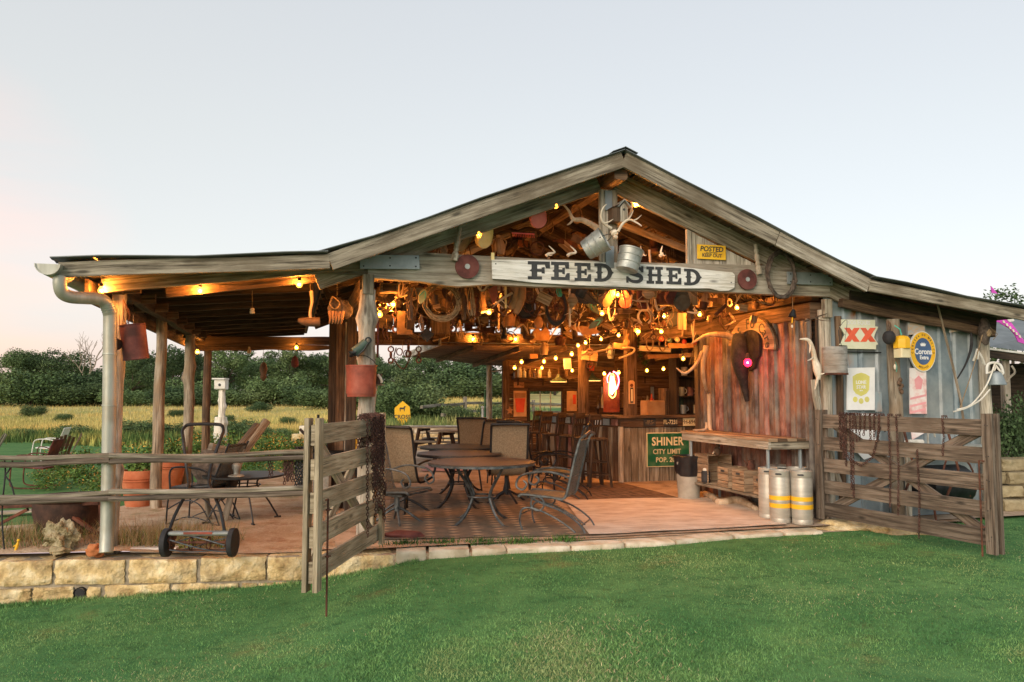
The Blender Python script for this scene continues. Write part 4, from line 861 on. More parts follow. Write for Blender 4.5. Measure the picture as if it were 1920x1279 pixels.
for t in (2.6,3.5,4.4,5.3,6.2,7.1,8.0): mb = MB(); mb.beam((t, 6.5, bz(t,6.5)-.05), (t, 10.6, bz(t,10.6)-.05), .06, .09, edge=.01, seg=6); part(mb, 'bar_rafter', M['woodbrown'])
mb = MB(); nn_ = 10; vs = [(1.9+8.2*j/nn_, 6.3+4.5*i, bz(1.9+8.2*j/nn_, 6.3+4.5*i)+.035) for i in (0,1) for j in range(nn_+1)]; mb.add(vs, [(j, j+1, nn_+2+j, nn_+1+j) for j in range(nn_)]); part(mb, 'bar_roof_metal', M['metalroof'])
# inner right wall: upright ribbed sheets, red and grey
TW = 5.45; x = .12; cols = ['greywall','greywall','redwall','greywall','redwall','greywall','greywall','redwall','greywall','redwall','greywall','greywall']
for i in range(12):
    w = .232; mb = MB(); vs = []; prof = [(0,0),(.03,0),(.045,.035),(.065,.035),(.08,0),(.14,0),(.15,.006),(.16,0),(w-.004,0)]
    for z in (0, 2.43):
        for (a, b) in prof: vs.append((TW-.10-b, x+a, z))
    n = len(prof); mb.add(vs, [(k, n+k, n+k+1, k+1) for k in range(n-1)]); part(mb, 'wall_sheet', M[cols[i]]); x += w
board('partition_post', (TW-.06, 2.96, 0), (TW-.06, 2.96, 2.45), .13, .13, 'wooddark', up=(0,1,0))
board('wall_backing', (TW+.02, .12, 1.2), (TW+.02, 2.9, 1.2), .04, 2.4, 'wooddark')
board('corner_board', (TW-.02, .03, 0), (TW-.02, .03, 2.45), .17, .03, 'wooddark', up=(0,1,0))
# outer right wall: galvanized ribbed sheets on the front line
x = rp_.x+.02; xe = ep.x+.02; nsh = 5; wsh = (xe-x)/nsh
for i in range(nsh):
    vs = []; xa = x+i*wsh; prof = []
    for k in range(2): o_ = k*wsh/2; prof += [(o_,0),(o_+.02,0),(o_+.04,-.028),(o_+.065,-.028),(o_+.085,0),(o_+.085+wsh/5,-.001)]
    prof.append((wsh-.003, 0))
    for z in (0, 1):
        for (a, b) in prof: vs.append((xa+a, .05+b, .02 if z == 0 else zr(xa+a)-.16))
    n = len(prof); mb = MB(); mb.add(vs, [(k, k+1, n+k+1, n+k) for k in range(n-1)]); part(mb, 'outer_wall_sheet', M['galvrust' if i == 0 else 'galv'])
board('wall_girt', (x, .09, 1.2), (xe, .09, 1.2), .05, .09, 'wooddark')
board('side_wall', (xe, .1, 1.12), (xe, 3.0, 1.12), .04, 2.2, 'wooddark')
mb = MB(); mb.beam(tuple(LS(1587,660,.015)), tuple(LS(1652,661,.015)), .012, .014); part(mb, 'sheet_lap', M['iron'])
# far and right walls of the bar room
sb = 9.2; wx0, wx1 = LS(993,760,sb).x, LS(1052,760,sb).x; wz0, wz1 = LS(1020,787,sb).z, LS(1020,733,sb).z
lt0 = LS(947,760,sb).x
def plankwall(t0, t1, z0, z1, s, mat, hgt=.13):
    z = z0
    while z < z1-.01:
        h = min(hgt+rn(-.015,.015), z1-z); part(MB().beam((t0,s+rn(-.004,.004),z+h/2), (t1,s,z+h/2), .02, h-.006, ch=.003), 'wall_plank', M[mat]); z += h
plankwall(lt0, wx0, 0, wz1+.06, sb, 'woodbrown'); plankwall(wx1, 9.6, 0, wz1+.06, sb, 'woodbrown'); plankwall(wx0, wx1, 0, wz0-.02, sb, 'woodbrown'); plankwall(lt0, 9.6, wz1+.06, 2.32, sb, 'woodbrown')
board('room_corner_post', (lt0, sb-.05, 0), (lt0, sb-.05, 2.25), .16, .10, 'woodbrown', up=(0,1,0))
wf = board('window_frame', (wx0-.04, sb-.02, wz1+.03), (wx1+.04, sb-.02, wz1+.03), .06, .08, 'wooddark')
for (a, b) in (((wx0-.03,sb-.02,wz0-.03),(wx0-.03,sb-.02,wz1)),((wx1+.03,sb-.02,wz0-.03),(wx1+.03,sb-.02,wz1))): mb = MB(); mb.beam(a, b, .06, .06, up=(0,1,0)); mb.build('frame_side', M['wooddark'], wf)
mb = MB(); mb.beam((wx0,sb-.02,wz0-.02),(wx1,sb-.02,wz0-.02), .10, .04); mb.build('sill', M['wooddark'], wf)
for k in (.33,.66): mb = MB(); mb.beam((lerp(wx0,wx1,k),sb,wz0),(lerp(wx0,wx1,k),sb,wz1), .018, .018, up=(0,1,0)); mb.build('muntin', M['zinc'], wf)
mb = MB(); mb.beam((wx0,sb,lerp(wz0,wz1,.48)),(wx1,sb,lerp(wz0,wz1,.48)), .018, .018); mb.build('muntin', M['zinc'], wf)
board('wall_backing', (lt0+.1, sb+.03, .45), (wx0-.02, sb+.03, .45), .01, .9, 'wooddark'); board('wall_backing', (wx1+.02, sb+.03, 1.15), (9.6, sb+.03, 1.15), .01, 2.3, 'wooddark'); board('wall_backing', (lt0+.05, sb+.03, (wz1+2.36)/2+.03), (wx1+.1, sb+.03, (wz1+2.36)/2+.03), .01, 2.36-wz1, 'wooddark')
board('room_gable', (5.3, 6.75, 2.62), (10, 6.75, 2.6), .02, .60, 'wooddark')
board('bar_side_wall', (9.6, 3.0, 1.2), (9.6, 9.2, 1.2), .05, 2.4, 'wooddark')
# interior posts by the bar
bp1 = TSZ(PY(1183, 850, 13.85)); board('bar_post', (bp1.x, bp1.y, 0), (bp1.x, bp1.y, 3.0), .19, .17, 'woodbrown', up=(0,1,0), seg=8, jit=.02)
bp2 = TSZ(PY(1094, 750, 14.9)); log_post('bar_log_post', bp2.x, bp2.y, 0, 2.42, .11, ((1.3,0,.02),), 'woodbrown', seed=31)
mb = MB()
# gutter and downspout on the left eave
gt = TSZ(PS(98, 496, -.55))
n = 10; vs = []; 
for s in (-.62, 9.3):
    for r in (.102, .094):
        for j in range(n+1): a = math.pi+math.pi*j/n; vs.append((TLW-.035+math.cos(a)*r, s, zr(TLW)-.045+math.sin(a)*r*.95+(.0)))
m1 = n+1; fs = []
for j in range(n): fs += [(j, j+1, 2*m1+j+1, 2*m1+j), (m1+j, 3*m1+j, 3*m1+j+1, m1+j+1), (j, m1+j, m1+j+1, j+1)]
fs += [(0, 2*m1, 3*m1, m1), (n, m1+n, 3*m1+n, 2*m1+n)]
gut = T('gutter', 'half round metal eave gutter with elbowed downspout at the left corner of the porch', 'gutter', tuple(W(TLW-.035,-.6,zr(TLW)-.2)), 0)
mb = MB(); mb.add([tuple(W(*v)) for v in vs], fs); mb.build('trough', M['gutter'], gut, world=True, smooth=True)
mb = MB(); mb.lathe([(.0,0),(.06,.0),(.112,.05),(.115,.1)], 16, Matrix.Translation(W(TLW-.035,-.52,zr(TLW)-.165))); 
mb = MB(); cpos = W(TLW-.035,-.60,zr(TLW)-.045); mm_ = Matrix.Translation(cpos)@Matrix.Rotation(ANG,4,'Z'); mb.prism([(math.cos(math.pi+math.pi*j/12)*.098, math.sin(math.pi+math.pi*j/12)*.093) for j in range(13)], -.008, 0, mm_); mb.build('end_cap', M['gutter'], gut, world=True)
dsp = [PS(113,518,-.5), PS(112,533,-.5), PS(117,549,-.47), PS(133,557,-.42), PS(160,559,-.34), PS(186,561,-.26), PS(200,570,-.2), PS(206,586,-.17), PS(206.5,610,-.16), PS(205,760,-.16), PS(203,900,-.16), PS(201,992,-.16), PS(199,1036,-.20)]
mb = MB(); mb.tube(dsp[:8], [.056,.058], 14, k=5); mb.build('elbow', M['gutter'], gut, world=True, smooth=True)
mb = MB(); mb.tube(dsp[7:], [.060,.060], 14, k=4); mb.build('downspout', M['gutter'], gut, world=True, smooth=True)
for k in (0,1,2,3,4):
    a = dsp[6].lerp(dsp[7], k/4); mb = MB(); d = (dsp[7]-dsp[6]).normalized(); mb.tube([a-d*.006, a+d*.006], .0635, 14); mb.build('crimp', M['gutter'], gut, world=True, smooth=True)
for k in (.12,.5): a = dsp[8].lerp(dsp[9], k*3 if k < .3 else k*2); mb = MB(); mb.tube([a-Vector((0,0,.006)), a+Vector((0,0,.006))], .0655, 14); mb.build('seam', M['gutter'], gut, world=True, smooth=True)
# rails of the fence in front of the porch
fence = T('rail_fence', 'two split wooden rails in front of the porch beside the stone wall', 'fence', tuple(W(-3,-.12,0)))
for (y0, y1) in ((862, 855),(937, 920)):
    a = PS(-80, y0+2, -.27); b = PS(205, (y0+y1)/2+1, -.27); c = PS(584, y1, -.25)
    for (p, q_) in ((a,b),(b,c)):
        for dzz, hh, mt in ((.024,.044,'wood'),(-.024,.048,'woodgate')):
            mb = MB(); mb.beam(p+Vector((0,0,dzz)), q_+Vector((0,.01,dzz)), .075, hh, seg=14, edge=.012, jit=.03, ch=.012); mb.build('rail', M[mt], fence, world=True)
# ================================================================ OBJECTS
def at_front(px, py, s): return PS(px, py, s)
def text_mb(txt, size, ex=.0015, cond=1.0, bold=0, shear=0, sp=1.0):
    """lettering standing up (x to the right, z up, front toward -y), centred"""
    cu = bpy.data.curves.new('t', 'FONT'); cu.body = txt; cu.size = size; cu.extrude = ex; cu.align_x = 'CENTER'; cu.align_y = 'CENTER'; cu.offset = bold; cu.shear = shear; cu.resolution_u = 3; cu.space_character = sp
    ob = bpy.data.objects.new('t', cu); COL.objects.link(ob); dg = bpy.context.evaluated_depsgraph_get(); me = bpy.data.meshes.new_from_object(ob.evaluated_get(dg))
    mb = MB(); mb.add([(v.co.x*cond, -v.co.z, v.co.y) for v in me.vertices], [tuple(p.vertices) for p in me.polygons])
    bpy.data.objects.remove(ob); bpy.data.curves.remove(cu); bpy.data.meshes.remove(me); return mb
def lettering(txt, size, mat, parent, off=(0,0,0), name='lettering', tilt=0, arc=None, **k):
    mb = text_mb(txt, size, **k); m = Matrix.Rotation(tilt, 3, 'Y'); vs = []
    for v in mb.v:
        v = Vector(v)
        if arc:                                     # bend along a circle of that radius, text centre at angle tilt from the top
            a = tilt + v.x/arc*(1 if arc > 0 else 1); r = abs(arc)+ (v.z if arc > 0 else -v.z)
            v = Vector((math.sin(a)*r, v.y, math.cos(a)*r)) if arc > 0 else Vector((math.sin(-a)*-r, v.y, -math.cos(a)*r))
        else: v = m @ v
        vs.append(tuple(v+Vector(off)))
    mb.v = vs; return mb.build(name, mat, parent, recenter=False)
def front_thing(name, label, cat, px, py, s, group=None, rz=ANG): return T(name, label, cat, tuple(PS(px, py, s)), rz, group)
S_ = lambda px, py, s: (PS(px, py, s)-cP).length/FPX    # metres per photo pixel there

# ---- FEED SHED board: white board with black slab lettering
fs_s = HS-.03
a = LS(922, 487, fs_s); b_ = LS(1377, 512, fs_s)
sign = T('name_board', 'long white painted board with black slab lettering FEED SHED over the opening', 'sign', tuple(W(a.x, fs_s, a.z-.2)), ANG)
def loc_of(px, py, s, root): q = LS(px, py, s); r = TSZ(Vector(root.location)); return Vector((q.x-r.x, q.y-r.y, q.z-r.z))
ol = [(922,487),(1050,489),(1160,493),(1260,499),(1330,507),(1372,511),(1377,516),(1376,540),(1366,545),(1350,546),(1330,541),(1240,541),(1080,535),(1000,530),(945,524),(923,523)]
pl = [loc_of(x,y,fs_s,sign) for x,y in ol]
MB().prism([(p.x,p.z) for p in pl][::-1], -.012, .012).build('board', M['signwhite'], sign)
def slab_letter(ch):
    P = []; r = lambda x0,z0,x1,z1: P.append([(x0,z0),(x1,z0),(x1,z1),(x0,z1)])
    if ch in 'FE':
        r(1.9,1.7,4.1,8.2); r(.4,8.2,9.2,10); P.append([(7.6,6.3),(9.2,6.3),(9.2,8.2),(7.2,8.2)]); P.append([(1.0,4.9),(1.9,4.2),(1.9,5.7)])
        r(4.1,4.3,5.9,5.8); P.append([(5.9,3.5),(7.1,3.3),(7.1,6.9),(5.9,6.6)])
        if ch == 'F': r(.4,0,6.0,1.7)
        else: r(.4,0,9.5,1.7); P.append([(7.2,1.7),(9.5,1.7),(9.5,4.0),(8.1,3.8)])
    if ch == 'H':
        r(1.5,1.7,3.5,8.3); r(6.5,1.7,8.5,8.3)
        for x in (0.3,5.4): r(x,0,x+4.3,1.7); r(x,8.3,x+4.3,10)
        r(3.5,4.3,6.5,5.8); P.append([(.7,5),(1.5,4.3),(1.5,5.7)]); P.append([(8.5,4.3),(9.3,5),(8.5,5.7)])
    if ch == 'D':
        r(1.9,1.7,4.0,8.3); P.append([(1.0,5),(1.9,4.3),(1.9,5.7)]); P.append([(4.0,4.4),(4.8,5),(4.0,5.6)]); r(.4,0,4.2,1.7); r(.4,8.3,4.2,10)
        n = 9
        for i in range(n):
            q = []
            for (rx, rz_, k) in ((5.3,5,i),(5.3,5,i+1),(3.0,3.3,i+1),(3.0,3.3,i)):
                t = -math.pi/2+math.pi*k/n; q.append((4.2+rx*math.cos(t), 5+rz_*math.sin(t)))
            P.append(q)
        P.append([(9.4,4.3),(10.3,5),(9.4,5.7)])
    if ch == 'S':
        c = [(8.6,7.0),(7.6,8.5),(5.2,9.1),(2.9,8.6),(1.9,7.2),(2.8,5.9),(5.2,5.1),(7.6,4.2),(8.4,2.8),(7.3,1.3),(4.9,.9),(2.5,1.5),(1.3,3.0)]; w = [.5,.8,.9,1.0,1.15,1.2,1.25,1.2,1.15,1.0,.9,.8,.5]
        cc = smooth([(x,0,z) for x,z in c],2); ww = np.interp(np.linspace(0,12,len(cc)), range(13), w)
        for i in range(len(cc)-1):
            d = (cc[i+1]-cc[i]).normalized(); n_ = Vector((-d.z,0,d.x)); d2 = (cc[min(i+2,len(cc)-1)]-cc[i+1]).normalized() if i < len(cc)-2 else d; n2 = Vector((-d2.z,0,d2.x)); n1 = n_ if i == 0 else pn
            a0, a1 = cc[i]+n1*ww[i], cc[i]-n1*ww[i]; b0, b1 = cc[i+1]+n2*ww[i+1], cc[i+1]-n2*ww[i+1]; P.append([(a1.x,a1.z),(b1.x,b1.z),(b0.x,b0.z),(a0.x,a0.z)]); pn = n2
        r(8.4,6.2,9.6,9.8); r(.3,.2,1.5,3.8)
    return P
def slab(ch, c0, c1, z0, z1, k):
    mb = MB(); 
    for i, poly in enumerate(slab_letter(ch)):
        q = [(lerp(c0, c1, x/10), z/10) for x, z in poly]; q = [(x, lerp(lerp(z0[0],z0[1],(x-c0)/(c1-c0)), lerp(z1[0],z1[1],(x-c0)/(c1-c0)), z)) for x, z in q]
        ar = sum(q[j][0]*q[(j+1)%len(q)][1]-q[(j+1)%len(q)][0]*q[j][1] for j in range(len(q)))
        if ar < 0: q = q[::-1]
        mb.prism(q, -.0165-.0003*(i%5), -.0125)
    return mb
for ch, x0, x1, yt, yb in (('F',987,1034,490,525),('E',1031,1069,491,526),('E',1075,1109,493,528),('D',1112,1149,494,529),('S',1172,1207,498,532),('H',1210,1243,500,533),('E',1247,1278,502,534),('D',1280,1314,504,536)):
    p0, p1, p2 = loc_of(x0,yt,fs_s,sign), loc_of(x1,yb,fs_s,sign), loc_of(x1,yt+1,fs_s,sign); bb_ = loc_of(x0,yb-1,fs_s,sign)
    slab(ch, p0.x, p1.x, (bb_.z,p1.z), (p0.z,p2.z), 0).build('letter', M['black'], sign)
for px, py in ((929,495),(1370,530)): q = loc_of(px,py,fs_s,sign); MB().blob((q.x,-.014,q.z),(.008,.004,.008),1,0,0).build('nail', M['iron'], sign)
mb = MB(); mb.beam(PS(924,474,fs_s), PS(924,488,fs_s), .035, .02, up=(0,1,0)); tag(mb.build('paint_stick', M['yelcap']), 'little pale wooden stick standing at the left end of the white name board', 'stick')

# ---- grinding discs / saw discs
for px, py, rr, lab in ((876,500,22.5,'left rusty round disc on the header beam near the white board'),(1401,524,18.5,'right rusty round disc on the header beam by the vine wreath')):
    t = front_thing('rusty_disc', lab, 'disc', px, py, HS-.03); r_ = rr*S_(px,py,HS)
    MB().ring((0,0), r_*.22, r_, -.012, .012, 36).build('plate', M['rustred'], t, smooth=True); MB().disc((0,0), r_*.22, -.016, .012, 16).build('hub', M['zinc'], t, smooth=True)
# ---- vine wreath
t = front_thing('vine_wreath', 'large dark twisted vine wreath hanging right of the white board', 'wreath', 1465, 515, HS-.10)
sc = S_(1465,515,HS)
for k in range(7):
    pts = [(math.cos(a_)*sc*(27+rn(-1,1)), math.sin(a_*5+k)*.02+rn(-.012,.012), math.sin(a_)*sc*(40+rn(-1,1))) for a_ in [6.2832*i/22 for i in range(22)]]
    MB().tube([Vector(p)+Vector((math.sin(k+i)*.012,0,math.cos(k*2+i)*.012)) for i, p in enumerate(pts)], .017, 5, closed=True).build('vine', M['vine'], t, smooth=True)
# ---- posted sign
t = front_thing('notice_sign', 'yellow notice reading POSTED KEEP OUT on the gable boards', 'sign', 1334, 473, -.055); sc = S_(1334,473,0)
MB().box((0,0,0), (57*sc,.006,26*sc)).build('panel', M['signyel'], t)
lettering('POSTED', .082, M['black'], t, (0,-.005,.033), bold=.0018, shear=.15, cond=1.0); lettering('KEEP OUT', .056, M['black'], t, (.005,-.005,-.04), bold=.001); lettering('NO TRESPASSING', .018, M['black'], t, (0,-.005,-.007))
# ---- turned table legs nailed to the beam
for x0,y0,x1,y1,lab in ((862,426,852,489,'turned wooden spindle nailed to the left end of the header'),(1416,458,1424,514,'turned wooden spindle nailed left of the vine wreath')):
    A0, A1 = PS(x0,y0,HS-.05), PS(x1,y1,HS-.05); mb = MB(); n = 14; rs_ = [.022,.026,.02,.03,.02,.026,.034,.03,.022,.032,.022,.036,.038,.036,.034]
    mb.tube([A0.lerp(A1,i/n) for i in range(n+1)], rs_, 8); tag(mb.build('wooden_spindle', M['woodpale'], smooth=True), lab, 'spindle')
# ---- galvanized buckets on the king post
def bucket(name, label, c, axis, r, h, mat, group=None, bail=True, open_=True, taper=.82, seg=22):
    ax = Vector(axis).normalized(); m = Matrix.Translation(c) @ ax.to_track_quat('Z','Y').to_matrix().to_4x4(); t = T(name, label, 'bucket', tuple(c), 0, group)
    pr = [(r*taper,0),(r*taper*1.01,.01),(r,h)]
    if open_: pr += [(r*1.04,h),(r*1.04,h-.014),(r*1.0,h-.016),(r*.97,h-.02),(r*taper*.97,.02),(.0,.02)]; pr = [(0,0)]+pr
    else: pr += [(r*1.03,h),(r*1.03,h+.012),(.98*r,h+.012),(.95*r,h-.004),(0,h-.004)]; pr = [(0,0)]+pr
    mb = MB(); mb.lathe(pr, seg, m); mb.build('shell', mat, t, world=True, smooth=True, angle=30)
    for k in (.33,.66):
        mb = MB(); rr = r*lerp(taper,1,k)+.002; mb.lathe([(rr,h*k-.005),(rr+.004,h*k),(rr,h*k+.005)], seg, m); mb.build('rib', mat, t, world=True, smooth=True)
    if bail:
        mb = MB(); mb.tube([m@Vector((r*math.cos(a_)*1.02, .0, h-.02+.8*r*math.sin(a_))) for a_ in [math.pi*i/10 for i in range(11)]], .004, 5); mb.build('handle', M['iron'], t, world=True)
    return t
bucket('tilted_bucket', 'zinc bucket tipped on its side hanging left of the king post', PS(1098,470,-.28), (.72,-.25,.42), .135, .23, M['zinc'], open_=False)
c = PS(1185,476,-.30); bucket('hanging_bucket', 'corrugated zinc bucket with bottom up hanging over the gap in the white board', c-Vector((.06,0,.18)), (.25,.12,1), .135, .24, M['zinc'], bail=False, taper=.88)
# ---- birdhouse on the king post
t = front_thing('birdhouse', 'small rustic birdhouse with pitched tin roof on the king post', 'birdhouse', 1160, 408, -.17); sc = S_(1160,400,-.1)
MB().prism([(-.01,-.06),(.075,-.06),(.075,.10),(.032,.16),(-.01,.10)], -.075, .07).build('body', M['woodpale'], t); MB().box((-.055,0,.02),(.09,.14,.16)).build('side_box', M['woodbrown'], t)
for sgn in (-1,1): MB().beam((.032,-.005,.185),(.032+sgn*.075,-.005,.10),.19,.008,up=(0,0,1)).build('roof', M['zinc'], t)
MB().beam((-.11,-.005,.09),(-.01,-.005,.135),.17,.008).build('side_roof', M['woodbrown'], t)
MB().disc((.032,.075), .014, -.078, -.074, 14).build('hole', M['black'], t)
# ---- antlers
def antler_mb(pts, r, tines, mb=None):
    mb = mb or MB(); P = smooth(pts, 5); mb.tube(P, r, 8)
    for (k, tip, rr) in tines:
        b = P[min(int(k*(len(P)-1)), len(P)-1)]; tip = Vector(tip); mid = b.lerp(tip,.5)+Vector((0,0,-.012)); mb.tube([b, mid, tip], [rr, rr*.8, rr*.25], 6, k=3)
    return mb
def antler(name, label, pix, s, r, tines, mat='antler', cat='antler', group=None, ds=.0):
    P = [PS(x, y, s+ds*math.sin(i*1.3)) for i, (x, y) in enumerate(pix)]
    mb = antler_mb(P, r, [(k, PS(x, y, s-.06), rr) for (k, x, y, rr) in tines]); return tag(mb.build(name, M[mat], smooth=True), label, cat, group)
antler('long_antler', 'long branching antler lit orange left of the king post', [(1132,440),(1115,425),(1092,413),(1075,411),(1066,395),(1053,380)], -.02, [.05,.034,.028,.018,.006], [(.62,1063,422,.016)])
t = T('deer_skull', 'white deer skull with curved antlers tied to the king post', 'skull', tuple(PS(1152,446,-.2)), 0)
mb = MB(); mb.blob(PS(1152,436,-.16), (.042,.045,.036), 3, 2, .35, 2); mb.blob(PS(1154,445,-.18), (.024,.035,.028), 5, 2, .4, 2); mb.build('skull', M['bone'], t, world=True, smooth=True)
for pts in (([(1146,428),(1133,420),(1127,408),(1129,393),(1137,383)], [(.3,1150,411,.009)]), ([(1159,434),(1168,419),(1180,412),(1196,419),(1203,424)], [(.62,1203,403,.009),(.45,1188,394,.009)])):
    mb = antler_mb([PS(x,y,-.20-.03*i) for i,(x,y) in enumerate(pts[0])], [.017,.014,.010,.004], [(k, PS(x,y,-.26), r) for k,x,y,r in pts[1]]); mb.build('antler', M['bone'], t, world=True, smooth=True)
antler('yellow_antler', 'antler glowing yellow right of the king post under the bulb', [(1168,415),(1178,407),(1184,393),(1184,368)], -.03, [.024,.02,.014,.006], [])
for x, lab in ((1030,'small antler tip poking over the header left of the tilted bucket'),(1070,'thin antler tip over the header below the tilted bucket'),(1207,'antler tip over the header right of the hanging bucket'),(1243,'curved antler tip over the header above the letter E')):
    antler('antler_tip', lab, [(x-6,480),(x-1,476),(x+(10 if x in (1030,1070) else -4),473),(x+(-1 if x != 1207 else -6),461)], .05, [.02,.016,.012,.004], [(.3,x+6,478,.008)] if x != 1070 else [], 'bone')
# ---- caps hung in the gable
def cap(label, c, rz, tilt, mat, sc=1, name='baseball_hat'):
    t = T(name, label, 'cap', tuple(c), rz); m = Matrix.Rotation(tilt,4,'X')@Matrix.Diagonal((sc,sc,sc,1))
    mb = MB(); mb.lathe([(.095,0),(.098,.02),(.088,.07),(.06,.11),(.02,.125),(0,.126)], 16, m); mb.build('crown', mat, t, smooth=True)
    vs = []; n = 10
    for d in (0,-.006):
        for k in (0,1):
            for i in range(n+1): a_ = math.pi*(1+i/n); rr = .094+k*.085*math.sin(math.pi*i/n); vs.append(m@Vector((math.cos(a_)*(.09), math.sin(a_)*rr*1.0 if k else math.sin(a_)*.09, d-.02*k*math.sin(math.pi*i/n))))
    q = n+1; fs_ = []
    for i in range(n): fs_ += [(i,q+i,q+i+1,i+1),(2*q+i,2*q+i+1,3*q+i+1,3*q+i),(q+i,3*q+i,3*q+i+1,q+i+1)]
    MB().add(vs, fs_).build('brim', mat, t, smooth=True)
    MB().blob(m@Vector((0,0,.128)), (.010*sc,)*3, 1, 1, 0).build('button', mat, t, smooth=True); return t
cap('faded pink cap hanging brim down under the left rafter', PS(1010,412,.05)+Vector((0,0,.0)), ANG, -1.25, M['pinkcap'])
cap('straw coloured cap glowing beside the left gable bulb', PS(910,450,.05), ANG+.5, -1.2, M['yelcap'])
cap('dark green cap behind the left spindle', PS(870,458,.12), ANG+.9, -1.0, M['dkgreen'])
t = front_thing('red_rake_head', 'red toothed rake head hanging behind the pink cap', 'rake', 981, 438, .15); MB().beam((-.13,0,0),(.13,0,.0),.012,.012).build('bar', M['redplastic'], t)
for i in range(13): MB().beam((-.12+i*.02,0,0),(-.115+i*.02,-.01,-.045),.005,.005).build('tooth', M['redplastic'], t)
t = front_thing('rope_bundle', 'bundle of pale rope behind the left end of the header', 'rope', 828, 472, .08)
for k in range(5): MB().tube([(-.07+k*.03,0,-.03),(-.06+k*.03,.02,.04),(-.03+k*.015,0,.07),(.0+k*.015,0,-.04)], .009, 5, k=3).build('strand', M['rope'], t, smooth=True)

# ================================================================ string lights
BULBS = [ # px, py, depth behind the front, label
(1042,386,-.02,'lit bulb at the tip of the long antler under the left rafter'),(1192,384,-.02,'lit bulb right of the birdhouse under the right rafter'),(897,438,-.02,'lit bulb by the straw coloured cap in the gable'),
(375,546,.12,'lit bulb alone under the left porch beam'),(561,534,.12,'lit bulb under the porch beam nearest the log post'),(190,545,-.12,'lit bulb half hidden behind the gutter elbow'),(370,660,6.9,'lit bulb at the rear post of the porch'),(556,652,7.2,'lit bulb under the rear porch beam'),
(737,571,1.0,'lit bulb just right of the log post among hanging tools'),(917,586,1.5,'lit bulb below the left end of the white name board'),(887,636,6.38,'lit bulb on the lettered rear beam, left one'),(967,636,6.38,'lit bulb on the rear beam right of its lettering'),
(1158,553,.7,'large lit bulb under the gap between the two sign words'),(1129,588,1.6,'lit bulb between the two hanging flip flops'),(1245,593,2.2,'lit bulb left of the white paper board'),(1312,590,1.7,'lit bulb right of the white paper board'),(1382,577,1.1,'lit bulb above the lettered arch'),
(1197,622,3.6,'lit bulb at the green garland on the bar post'),(1160,629,4.0,'lit bulb left of the green garland'),(1127,636,4.5,'lit bulb in the middle of the rising string'),(1098,643,4.9,'lit bulb, right one of the close pair on the rising string'),(1084,648,5.1,'lit bulb, left one of the close pair on the rising string'),
(1072,664,5.6,'lit bulb over the bar log post'),(1042,672,6.0,'lit bulb above the left pendant lamp'),(1020,678,6.3,'lit bulb third from the bar room corner'),(978,679,6.6,'lit bulb second from the bar room corner, upper row'),(965,690,6.8,'lit bulb at the bar room corner'),
(1016,690,8.7,'lit bulb on the shelf over the bar room window'),(1073,695,8.6,'lit bulb on the far wall left of the bar log post'),(1133,701,7.0,'lit bulb left of the neon sign'),(1160,699,7.0,'lit bulb right of the neon sign'),(1213,695,7.4,'lit bulb right of the bar post on the far shelf'),(1244,692,7.4,'lit bulb left of the dark hutch'),(1281,673,3.2,'lit bulb caught in the left antler of the big skull'),
(1240,622,2.6,'lit bulb lying along the tie beam above the bar'),(712,590,.35,'lit small bulb tucked behind the log post top')]
pos_b = []
def bulb(px, py, s, label):
    p = PS(px, py, s); sm = s > 5.5; r = .031 if not sm else .037; t = T('light_bulb', label, 'light bulb', tuple(p), ANG, 'string light bulbs')
    MB().lathe([(0,-r),(r*.5,-r*.87),(r*.87,-r*.5),(r,0),(r*.87,r*.5),(r*.5,r*.95),(r*.42,r*1.25)], 10).build('glass', M['bulbglass'], t, smooth=True, angle=0); MB().blob((0,0,0),(.0085,.0085,.0085),1,1,0).build('filament', M['bulbsmall' if sm else 'bulb'], t, smooth=True)
    MB().lathe([(r*.5,r*1.25),(r*.55,r*1.3),(r*.55,r*2.3),(r*.2,r*2.5)], 8).build('socket', M['iron'], t, smooth=True); pos_b.append(p+Vector((0,0,r*2.5))); return t
for b in BULBS: bulb(*b)
def cord(idx, label, sag=.05, ends=()):
    P = [pos_b[i] for i in idx]; P = [Vector(e) for e in ends[:1]]+P+[Vector(e) for e in ends[1:]]; pts = []
    for a_, b2 in zip(P, P[1:]): pts += [a_, a_.lerp(b2,.5)-Vector((0,0,sag*min((b2-a_).length,1.2)))]
    pts.append(P[-1]); mb = MB(); mb.tube(pts, .0045, 4, k=2); tag(mb.build('light_cable', M['rubber'], smooth=True), label, 'cord')
cord([3,4], 'black light cord under the front beam of the porch', ends=(PS(240,520,.12), PS(660,515,.12)))
cord([8,9], 'light cord between the bulbs behind the log post and the name board', .12); cord([10,11], 'light cord along the rear lettered beam', .04)
cord([16,15,14], 'light cord under the right part of the header', .08, ends=(PS(1470,565,.6),)); cord([17,18,19,20,21,22,23,24,25,26], 'long light cord running back along the beam to the bar room', .03)
cord([12,13], 'light cord below the gap in the sign words', .1)

# ================================================================ hanging things in the porch and hall
def hang(p, top, r=.0035, mat='rope', parent=None):
    mb = MB(); mb.tube([p, top], r, 4); return mb.build('cord', M[mat], parent, world=parent is not None)
def ht(name, label, cat, px, py, s, group=None, rz=ANG, up=None):
    t = front_thing(name, label, cat, px, py, s, group, rz)
    if up: hang(PS(px,py,s), PS(px,up,s), parent=t)
    return t
